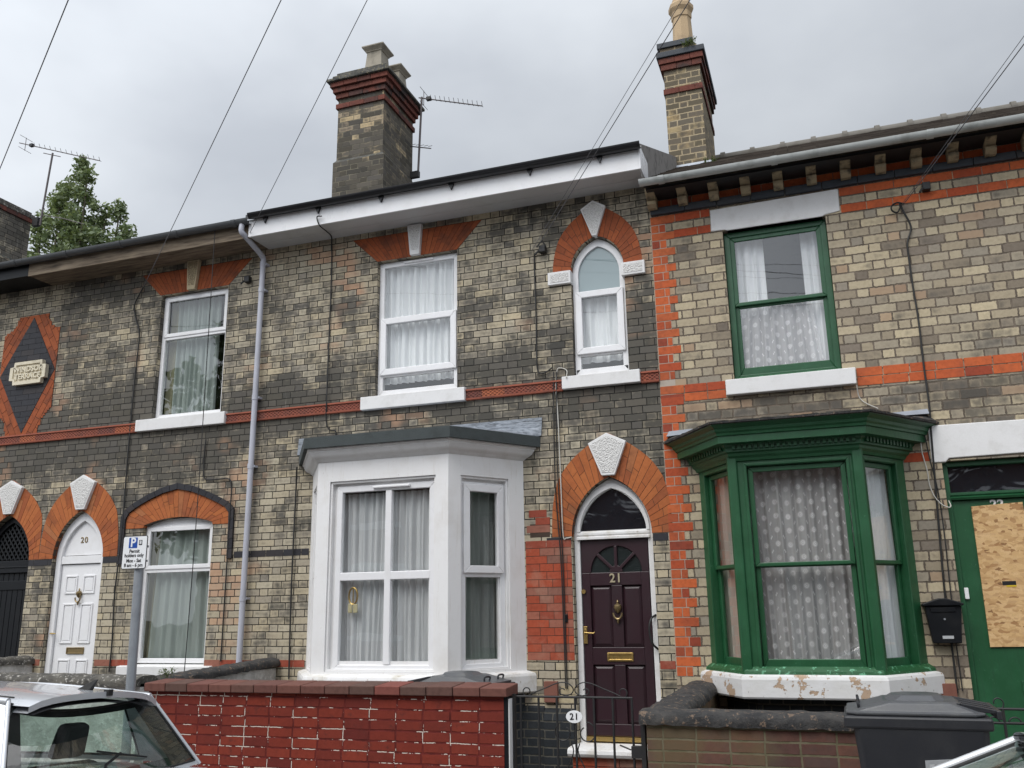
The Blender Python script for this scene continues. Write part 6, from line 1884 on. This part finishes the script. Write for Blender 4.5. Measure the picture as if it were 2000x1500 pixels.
cable('wall_cable', [(0.948, -0.03, 3.100), (0.967, -0.03, 2.856), (0.999, -0.02, 2.568), (1.004, -0.02, 2.193), (0.993, -0.02, 1.692), (0.982, -0.02, 1.205), (0.982, -0.02, 0.818)], .006, M_CABLE, 'thin black cable beside the green door frame behind the mailbox', group=WC)
cable('wall_cable', [(0.403, -0.06, 3.633), (0.416, -0.02, 3.523), (0.464, -0.02, 3.458), (0.573, -0.02, 3.392)], .006, M_CABLEW, 'short white cable from green sash window sill to bay roof', group=WC)
cable('wall_cable', [(0.913, -0.03, 3.103), (0.905, -0.03, 2.957), (0.930, -0.03, 2.762), (0.933, -0.03, 2.642), (0.959, -0.03, 2.532), (1.009, -0.03, 2.453), (1.065, -0.03, 2.418), (1.090, -0.01, 2.432), (1.084, 0.03, 2.484)], .006, M_CABLEW, 'white cable curving from green bay roof to the green door', group=WC)
POLE = (5.95, -11.6, 8.0)
def span(a, sag, r, label, b=POLE):
    p, q = Vector(a), Vector(b)
    pts = []
    for i in range(25):
        t = i / 24
        v = p.lerp(q, t); v.z -= sag * 4 * t * (1 - t)
        pts.append(tuple(v))
    o = MB().tube(pts, r * .5, 6).build('overhead_cable', M_CABLEG, None, smooth=60)
    return tag(o, label, 'cable', 'overhead cables')
span((-12.15, -.05, 5.75), .10, .0095, 'overhead cable crossing the top left corner of the sky')
span((-8.387, -.03, 5.869), .06, .0085, 'overhead cable rising from wall of house 20 left of its upper window')
span((-6.44, -.43, 6.17), .03, .007, 'thin overhead cable passing in front of sooty chimney', (5.95, -11.6, 8.05))
span((-2.812, -.05, 5.568), .05, .0085, 'left overhead cable rising past the ochre chimney', (5.9, -11.6, 8.0))
span((-2.874, -.05, 5.547), -.12, .0055, 'right thinner overhead cable rising past the ochre chimney', (6.1, -11.6, 8.0))
span((1.034, -.05, 5.44), .04, .0085, 'lower overhead cable at top right from the buff wall', (5.95, -11.6, 7.98))
span((1.009, -.04, 5.434), -.01, .0055, 'upper thinner overhead cable at top right from the buff wall', (5.95, -11.6, 8.06))
for (p, lb_) in (((1.254, -0.03, 5.591), 'small black cable bracket on red brick band right of green sash window'), ((-2.752, -0.03, 5.540), 'small black cable bracket on wall left of the pointed window'), ((-6.719, -0.02, 5.739), 'small black cable bracket right of upper window of house 20')):
    o = MB().box(p[0] - .035, p[0] + .04, p[1] - .05, .0, p[2] - .04, p[2] + .04).tube([(p[0] - .03, p[1] - .05, p[2] - .02), (p[0] - .07, p[1] - .06, p[2] - .07)], .012, 6).build('cable_bracket', M_BLACKMAT, None, bevel=.008)
    tag(o, lb_, 'bracket', 'cable brackets')

# ------------------------------------------------------------------ TV aerials
def aerial(base, top, b0, b1, n, label, el=0.11, second=None):
    t = thing('tv_aerial', base, label, 'aerial', 'roof aerials')
    MB().tube([base, top], .017, 8).build('mast', M_ALU, t, smooth=50)
    mb = MB().tube([b0, b1], .009, 6)
    a, b = Vector(b0), Vector(b1)
    d = (b - a).normalized(); s = d.cross(Vector((0, 0, 1))).normalized(); u = Vector((0, 0, 1))
    for i in range(n):
        c = a.lerp(b, .2 + .8 * i / (n - 1))
        mb.tube([tuple(c - s * el * .3 - u * 0.0), tuple(c - s * .0 + u * .0), tuple(c + s * el * .3 + u * el * .55)], .004, 5)
    c = a.lerp(b, .08)
    for k in (-1, 1): mb.tube([tuple(c - s * .14 + u * k * .12), tuple(c + s * .14 + u * k * .12)], .004, 5)
    mb.tube([tuple(c - u * .13), tuple(c + u * .13)], .006, 5)
    mb.build('aerial_boom', M_ALU, t)
    c = a.lerp(b, .16)
    MB().box(c.x - .035, c.x + .035, c.y - .03, c.y + .03, c.z - .02, c.z + .03).build('aerial_box', M_BLACKMAT, t)
    return t
a1 = aerial((-5.32, 2.05, 7.95), (-5.27, 2.05, 9.28), (-5.321, 2.05, 9.281), (-4.271, 2.05, 8.909), 12, 'dark TV aerial on mast beside the sooty chimney')
mb = MB().tube([(-5.450, 2.05, 8.473), (-5.106, 2.05, 8.370)], .008, 6)
p0, p1 = (-5.450, 2.05, 8.473), (-5.106, 2.05, 8.370)
for i in range(5):
    f = .15 + .2 * i; x = p0[0] + (p1[0] - p0[0]) * f; z = p0[2] + (p1[2] - p0[2]) * f
    mb.tube([(x, 1.99, z), (x + .01, 2.1, z + .07)], .004, 5)
mb.build('small_boom', M_ALU, a1)
MB().box(-5.44, -5.30, 2.02, 2.08, 7.93, 8.03).build('mast_bracket', M_BLACKMAT, a1)
a2 = aerial((-12.691, 2, 8.341), (-12.600, 2, 9.743), (-13.446, 2, 10.119), (-11.481, 2, 9.373), 13, 'dark TV aerial on mast in front of the tree at left')
mb = MB().tube([(-12.822, 2, 9.787), (-12.407, 2, 9.633)], .008, 6).tube([(-12.697, 2, 8.540), (-12.210, 2, 8.399), (-11.670, 2, 8.192)], .008, 6)
mb.build('cross_boom', M_ALU, a2)
q = (-12.781, 2, 8.475)
MB().box(q[0] - .06, q[0] + .06, 1.96, 2.03, q[2] - .14, q[2] + .02).build('mast_bracket', M_BLACKMAT, a2)
# roof vents showing over the gutter of 20
for (px, lb_) in (((-7.309, -0.2, 6.436), 'small dark roof vent above gutter of house 20'), ):
    tag(MB().sweepx([(-.30, 6.38), (-.26, 6.47), (-.1, 6.50), (-.1, 6.38)], px[0] - .10, px[0] + .10).build('roof_vent', M_BLACKMAT, None, bevel=.01), lb_, 'vent')

# ------------------------------------------------------------------ trees and weeds
def leaf_cloud(mb, r, pts_fn, n, s0, s1):
    for _ in range(n):
        c, out = pts_fn(r)
        s = r.uniform(s0, s1)
        d = Vector((r.gauss(0, 1), r.gauss(0, 1), r.gauss(0, .8))).normalized()
        e = d.cross(Vector((r.gauss(0, 1), r.gauss(0, 1), r.gauss(0, 1)))).normalized()
        c = Vector(c)
        a, b = d * s, e * s * .55
        mb.add([tuple(c - a), tuple(c + b * .9 - a * .1), tuple(c + a), tuple(c - b * .9 - a * .1)], [(0, 1, 2, 3)])
def poplar(base, spires, label, seed, nper=900, s=(.06, .13), dens=1.0):
    r = random.Random(seed)
    t = thing('tree', base, label, 'tree')
    tr = MB()
    zt = max(p[2] for p in spires)
    bx, by, bz = base
    tr.tube([(bx, by, bz - .2), (bx + .05, by, bz + zt * .3), (bx, by, bz + zt * .62), (bx, by, bz + zt * .93)], [.26, .2, .12, .03], 8)
    lf_ = MB()
    for (dx, dy, top, bot, rad) in spires:
        tr.tube([(bx, by, bz + max(.8, bot - 1.5)), (bx + dx * .7, by + dy * .7, bz + bot + .4), (bx + dx, by + dy, bz + (top + bot) / 2), (bx + dx * 1.05, by + dy * 1.05, bz + top - .2)], [.09, .07, .045, .012], 6)
        # clumps along the spire
        k = max(5, int((top - bot) * 3.4 * dens))
        for i in range(k):
            f = (i + r.random()) / k
            z = bot + (top - bot) * f
            w = rad * (0.45 + 0.75 * math.sin(min(1, (1 - f) * 1.25 + .12) * 1.5)) * (1 - f ** 6)
            for q in range(3):
                an = r.uniform(0, 6.283); rr = w * math.sqrt(r.random())
                c = Vector((bx + dx + rr * math.cos(an), by + dy + rr * math.sin(an), bz + z + r.uniform(-.15, .15)))
                cr_ = r.uniform(.16, .34) * (0.7 + .5 * rad)
                def f_(r_, c=c, cr_=cr_):
                    v = Vector((r_.gauss(0, 1), r_.gauss(0, 1), r_.gauss(0, 1.15))).normalized() * cr_ * (r_.random() ** .45)
                    return c + v, v
                leaf_cloud(lf_, r, f_, int(nper * cr_ * .16), *s)
    tr.build('trunk', M_BARK, t, smooth=60)
    lf_.build('crown', M_LEAF, t, recalc=False)
    return t
TB = (-22.7, 12.0, 0.0)
poplar(TB, [(0.15, 0, 16.75, 11.5, .66), (-.7, .2, 16.0, 11.3, .6), (.62, -.2, 15.9, 11.3, .62), (-1.3, 0, 14.9, 10.8, .62), (1.1, .2, 14.6, 10.8, .7), (1.85, 0, 14.75, 10.8, .42), (2.25, .1, 13.6, 10.6, .55), (-1.75, .2, 13.6, 10.6, .5), (-.3, -.3, 15.0, 10.6, .9), (.5, .4, 14.4, 10.5, 1.0), (1.4, -.3, 13.4, 10.4, .8)], 'tall leafy green poplar tree rising behind the roofs at left', 5, s=(.055, .12), nper=1000, dens=.85)
# tree across the street, seen in the window glass
poplar((-19.5, -18.5, -.16), [(0, 0, 13.2, 4.5, 1.8), (-1.8, .3, 12.4, 4.2, 1.5), (1.7, -.2, 11.8, 4.2, 1.5), (.3, 1.0, 11.4, 4.0, 1.5), (-.4, -1.2, 12.0, 4.0, 1.4), (3.0, .8, 10.4, 4.0, 1.2), (-3.2, .4, 11.2, 4, 1.4)], 'broad street tree reflected in upper left window glass', 9, nper=380, s=(.14, .26), dens=.6)
def weed(base, n, h, label, seed, spread=.08):
    r = random.Random(seed)
    mb = MB()
    for _ in range(n):
        a = r.uniform(0, 6.283); L = h * r.uniform(.5, 1.0)
        d = Vector((math.cos(a) * r.uniform(.1, .6), math.sin(a) * r.uniform(.1, .6), 1)).normalized()
        b = Vector(base) + Vector((r.uniform(-spread, spread), r.uniform(-spread, spread) * .5, 0))
        mb.tube([tuple(b), tuple(b + d * L * .6), tuple(b + d * L + Vector((0, 0, -L * .08)))], .0018, 4)
        for k in range(7):
            c = b + d * L * (.3 + .1 * k)
            s = r.uniform(.010, .022)
            e = Vector((r.gauss(0, 1), r.gauss(0, 1), r.gauss(.3, .5))).normalized(); f = e.cross(d).normalized()
            mb.add([tuple(c), tuple(c + e * s + f * s * .4), tuple(c + e * s * 2), tuple(c + e * s - f * s * .4)], [(0, 1, 2, 3)])
    return tag(mb.build('weed', M_WEED, None, recalc=False), label, 'weed', 'weeds')
weed((-0.78, -1.9, 0.30), 26, .58, 'straggly green weeds behind black coping below the green bay', 1, .3)
weed((-5.78, -2.12, 1.02), 14, .10, 'small grassy weed on coping beside the red wall', 2, .05)
weed((-1.21, 2.41, 9.42), 22, .13, 'bright green tuft growing on top of the ochre chimney', 3, .08)
weed((-1.03, 2.2, 7.40), 14, .12, 'green tuft at foot of the ochre chimney', 4, .08)
weed((-1.50, -0.45, 0.03), 20, .2, 'low weeds beside the plum door step', 5, .12)
weed((-13.2, 1.3, 8.64), 14, .22, 'thin pale weed on top of chimney at far left', 6, .12)

# ------------------------------------------------------------------ cars
def patch_window(c00, c10, c11, c01, m, bow=0.0, nrm=None):
    """returns fn(u,v) over a bilinear patch bowed along its normal"""
    c00, c10, c11, c01 = map(Vector, (c00, c10, c11, c01))
    n = (c10 - c00).cross(c01 - c00).normalized() if nrm is None else Vector(nrm)
    def fn(u, v):
        p = c00 * (1 - u) * (1 - v) + c10 * u * (1 - v) + c11 * u * v + c01 * (1 - u) * v
        return tuple(p + n * bow * (4 * u * (1 - u)))
    return fn
def car(loc, rz, roll, size, paint, label):
    """small hatchback, nose to +x, built about its own centre on the ground"""
    t = thing('parked_car', (0, 0, 0), label, 'car', 'parked cars')
    # body: sections along the length, half width and heights
    st = [(-1.93, .62, .42, .74), (-1.90, .74, .30, .86), (-1.78, .80, .24, .95), (-1.2, .83, .20, .97), (0, .835, .19, .955), (.95, .83, .20, .93), (1.45, .80, .22, .86), (1.75, .74, .26, .76), (1.90, .64, .32, .62)]
    rings = []
    for x, w, zb, zt in st:
        rings.append([(x, -w * .9, zb), (x, -w, zb + .12), (x, -w, zb + (zt - zb) * .62), (x, -w * .965, zt - .05), (x, -w * .9, zt), (x, -w * .4, zt + .02), (x, w * .4, zt + .02), (x, w * .9, zt), (x, w * .965, zt - .05), (x, w, zb + (zt - zb) * .62), (x, w, zb + .12), (x, w * .9, zb)])
    MB().loft(rings).build('body', paint, t, smooth=35)
    B = 0.955
    # greenhouse corners
    A = dict(fl=(1.12, .70, B - .02), fr=(1.12, -.70, B - .02), tl=(.05, .53, 1.395), tr=(.05, -.53, 1.395), bl=(-1.46, .565, 1.345), br=(-1.46, -.565, 1.345), rl=(-1.69, .79, .965), rr=(-1.69, -.79, .965))
    V_ = {k: Vector(v) for k, v in A.items()}
    # roof: crowned sheet with thickness, overhanging the rear glass as a lip
    def rooff(u, v):
        x = .07 + (-1.535 - .07) * u
        yy = (-.555 + 1.11 * v) * (1 - .07 * max(0, (u - .86) / .14) ** 2)
        cr_ = 1 - (2 * v - 1) ** 2
        z = 1.395 + .035 * math.sin(math.pi * min(1, .18 + u * .82)) - .045 * u + .03 * cr_
        x -= .05 * cr_ * (1 if u > .5 else -.6) * (abs(u - .5) * 2) ** 3
        z -= .028 * abs(2 * v - 1) ** 7
        return (x, yy, z)
    mb = MB().grid(rooff, 24, 16).grid(lambda u, v: tuple(Vector(rooff(u, v)) - Vector((0, 0, .03))), 24, 16)
    mb.grid(lambda u, v: tuple(Vector(rooff(1, u)) - Vector((0, 0, .03 * v))), 16, 1)
    rf_ = mb.build('roof', paint, t, smooth=50, recalc=False)
    for s in (-.43, .43):
        MB().tube([(rooff(i / 12, .5 + s)[0], rooff(i / 12, .5 + s)[1], rooff(i / 12, .5 + s)[2] + .001) for i in range(12)], .006, 5).build('roof_seam', M_RUBBER, rf_)
    an = rooff(.92, .5)
    MB().loft([[(an[0] - .04, -.018, an[2] - .004), (an[0] + .04, -.018, an[2] - .002), (an[0] + .04, .018, an[2] - .002), (an[0] - .04, .018, an[2] - .004)], [(an[0] - .075, -.003, an[2] + .052), (an[0] - .055, -.003, an[2] + .05), (an[0] - .055, .003, an[2] + .05), (an[0] - .075, .003, an[2] + .052)]]).build('roof_antenna', M_RUBBER, rf_, bevel=.004)
    jt = rooff(1, .5)
    MB().box(jt[0] - .012, jt[0] + .02, -.02, .02, jt[2] - .02, jt[2] + .012).build('washer_jet', M_RUBBER, rf_, bevel=.003)
    def glazed(name, c, bow, ins, gm=M_CARGLASS, frame=True):
        fn = patch_window(*c, 0, bow)
        u0, u1, v0, v1 = ins
        g = MB().grid(lambda u, v: fn(u0 + (u1 - u0) * u, v0 + (v1 - v0) * v), 12, 6).build(name, gm, t, smooth=60, recalc=False)
        nn = (Vector(c[1]) - Vector(c[0])).cross(Vector(c[3]) - Vector(c[0])).normalized()
        mb = MB()
        # painted surround and black seal
        for (a0, a1, b0, b1) in ((0, u0, 0, 1), (u1, 1, 0, 1), (u0, u1, 0, v0), (u0, u1, v1, 1)):
            if a1 - a0 < 1e-4 or b1 - b0 < 1e-4: continue
            mb.grid(lambda u, v: fn(a0 + (a1 - a0) * u, b0 + (b1 - b0) * v), 6, 6)
        if frame: mb.build('pillar_trim', paint, t, smooth=60, recalc=False)
        lp = []
        for i in range(13): lp.append(fn(u0 + (u1 - u0) * i / 12, v0))
        for i in range(1, 7): lp.append(fn(u1, v0 + (v1 - v0) * i / 6))
        for i in range(1, 13): lp.append(fn(u1 - (u1 - u0) * i / 12, v1))
        for i in range(1, 6): lp.append(fn(u0, v1 - (v1 - v0) * i / 6))
        MB().tube(lp, .007, 6, closed=True).build('window_seal', M_RUBBER, g, smooth=60)
        if name == 'rear_window':
            fb = MB()
            bu, bv = .10, .13
            for (a0, a1, b0, b1) in ((u0, u0 + bu, v0, v1), (u1 - bu, u1, v0, v1), (u0 + bu, u1 - bu, v0, v0 + bv), (u0 + bu, u1 - bu, v1 - .08, v1)):
                fb.grid(lambda u, v: tuple(Vector(fn(a0 + (a1 - a0) * u, b0 + (b1 - b0) * v)) + Vector((.005, 0, -.003))), 8, 6)
            fb.build('glass_border', M_FRIT, g, recalc=False)
        return g
    glazed('windscreen', (V_['fl'], V_['fr'], V_['tr'], V_['tl']), .10, (.02, .98, .02, .985))
    rg_ = glazed('rear_window', (V_['rr'], V_['rl'], V_['bl'], V_["br"]), .10, (.012, .988, .06, .985))
    for s, (f, tp, b, r_) in ((1, ('fl', 'tl', 'bl', 'rl')), (-1, ('fr', 'tr', 'br', 'rr'))):
        c = [V_[f], V_[r_], V_[b], V_[tp]]
        if s < 0: c = [V_[r_], V_[f], V_[tp], V_[b]]
        glazed('side_window', c, .05, (.10, .86, .08, .95) if s > 0 else (.14, .90, .08, .95))
    # rounded roof rails and pillars
    for k0, k1 in (('fl', 'tl'), ('fr', 'tr'), ('rl', 'bl'), ('rr', 'br')):
        MB().tube([tuple(V_[k0]), tuple(V_[k1])], .018 if k0[0] == 'f' else .011, 8).build('pillar', paint, t, smooth=60)
    for k0, k1 in (('tl', 'bl'), ('tr', 'br')):
        MB().tube(smooth_path([tuple(V_[k0]), tuple((V_[k0] + V_[k1]) / 2 + Vector((0, 0, .035))), tuple(V_[k1])], 6), .018, 8).build('roof_rail', paint, t, smooth=60)
    # wiper
    wp = patch_window(V_['rr'], V_['rl'], V_['bl'], V_['br'], 0, .085)
    MB().tube([wp(.5, .03), wp(.44, .25), wp(.34, .36)], .008, 6).tube([wp(.22, .25), wp(.46, .43)], .005, 5).build('wiper', M_RUBBER, rg_)
    # cabin
    def seat(x, y, w=.24):
        mb = MB().loft([[(x - .05, y - w, .35), (x + .08, y - w, .35), (x + .08, y + w, .35), (x - .05, y + w, .35)], [(x - .2, y - w, .98), (x - .1, y - w, 1.0), (x - .1, y + w, 1.0), (x - .2, y + w, .98)]])
        mb.box(x - .05, x + .45, y - w, y + w, .33, .48)
        mb.loft([[(x - .2, y - .12, 1.02), (x - .11, y - .12, 1.02), (x - .11, y + .12, 1.02), (x - .2, y + .12, 1.02)], [(x - .23, y - .10, 1.2), (x - .15, y - .10, 1.21), (x - .15, y + .10, 1.21), (x - .23, y + .10, 1.2)]])
        mb.build('seat', M_SEAT, t, bevel=.03)
    seat(.05, .36); seat(.05, -.36); seat(-.95, .36, .28); seat(-.95, -.36, .28)
    MB().box(-1.75, .95, -.66, .66, .28, .32).box(.55, .95, -.64, .64, .6, .90).box(-1.78, -1.1, -.62, .62, .84, .87).build('cabin_trim', M_TRIM, t, bevel=.02)
    MB().grid(lambda u, v: tuple(Vector(rooff(u, .03 + .94 * v)) - Vector((0, 0, .05))), 16, 10).build('headlining', M_SEAT, t, recalc=False)
    MB().tube([(.50 + .02 * math.cos(a_), .36 + .17 * math.cos(a_), .95 + .17 * math.sin(a_)) for a_ in [6.283 * i / 20 for i in range(20)]], .014, 6, closed=True).build('steering_wheel', M_RUBBER, t, smooth=60)
    for x in (-1.22, 1.22):
        for y in (-.80, .66):
            w_ = MB().lathe([(.19, 0), (.285, .01), (.30, .04), (.30, .10), (.285, .13), (.19, .14)], (x, y, .30), 24, axis='y').build('wheel', M_RUBBER, t, smooth=40)
            MB().lathe([(.02, -.004), (.10, .0), (.185, .006), (.185, .134), (.10, .14), (.02, .144)], (x, y, .30), 20, axis='y').build('rim', M_ALLOY, w_, smooth=40)
    for y in (-.68, .52):
        MB().loft([[(-1.925, y, .62), (-1.925, y + .16, .62), (-1.87, y + .16, .9), (-1.87, y, .9)], [(-1.80, y, .62), (-1.80, y + .16, .62), (-1.78, y + .16, .9), (-1.78, y, .9)]]).build('tail_light', M_LAMPR, t, bevel=.01)
        MB().loft([[(1.87, y, .56), (1.87, y + .18, .56), (1.78, y + .18, .72), (1.78, y, .72)], [(1.7, y, .56), (1.7, y + .18, .56), (1.66, y + .18, .72), (1.66, y, .72)]]).build('headlight', M_LAMPW, t, bevel=.01)
    for s in (-1, 1):
        MB().loft([[(.70, s * .80, .96), (.78, s * .80, .96), (.78, s * .80, 1.08), (.70, s * .80, 1.08)], [(.72, s * .97, .97), (.78, s * .96, .97), (.78, s * .96, 1.07), (.72, s * .97, 1.07)]]).build('door_mirror', paint, t, bevel=.015)
    MB().tube([(-.08, -.838, .30), (-.08, -.842, .9)], .005, 5).tube([(-.08, .838, .30), (-.08, .842, .9)], .005, 5).build('door_seam', M_RUBBER, t)
    t.location = loc
    t.rotation_euler = (roll, 0, rz)
    t.scale = (size, size, size)
    return t
CAR1 = car((-5.061, -5.525, -.152), R(187.15), R(3.73), 0.972, M_SILVER, 'silver hatchback parked at lower left, rear window spotted with rain')
CAR2 = car((0.635, -5.782, -.21), R(180), R(2.93), 0.94, M_SILVER2, 'pale silver car at lower right corner, only windscreen edge showing')

# ------------------------------------------------------------------ houses across the street (seen in the glass)
OP = thing('terrace_house', (-4, -15, 0), 'red brick terrace across the street, seen only as reflection in lower windows', 'house')
holes = []
for i in range(7):
    x = -17 + i * 4.6
    holes += [rect(x, x + 1.2, 4.0, 5.6), rect(x, x + 1.3, 1.0, 2.7), rect(x + 2.2, x + 3.1, .1, 2.4)]
m_ = wall_mesh(rect(-19, 16, -.15, 5.9), holes, -14.6, -.12)
m_.build('wall', M_OPP, OP, recalc=False)
rm_ = MB().sweepx([(-14.3, 5.85), (-18.5, 8.0), (-22.7, 5.85), (-22.7, 5.75), (-18.5, 7.9), (-14.3, 5.75)], -19.1, 16.1)
rm_.build('roof', M_SLATE, OP)
for h_ in holes:
    x0, x1, z0, z1 = h_[0][0], h_[1][0], h_[0][1], h_[2][1]
    f_ = MB().frame(x0, x1, z0, z1, .06, -14.70, -14.64).box(x0 - .15, x1 + .15, -14.65, -14.53, z0 - .14, z0)
    f_.box(x0 - .15, x1 + .15, -14.62, -14.57, z1, z1 + .2)
    o = f_.build('window', M_WSTONE, OP)
    MB().box(x0 + .05, x1 - .05, -14.72, -14.70, z0 + .05, z1 - .05).build('glass_pane', M_VOID, o)
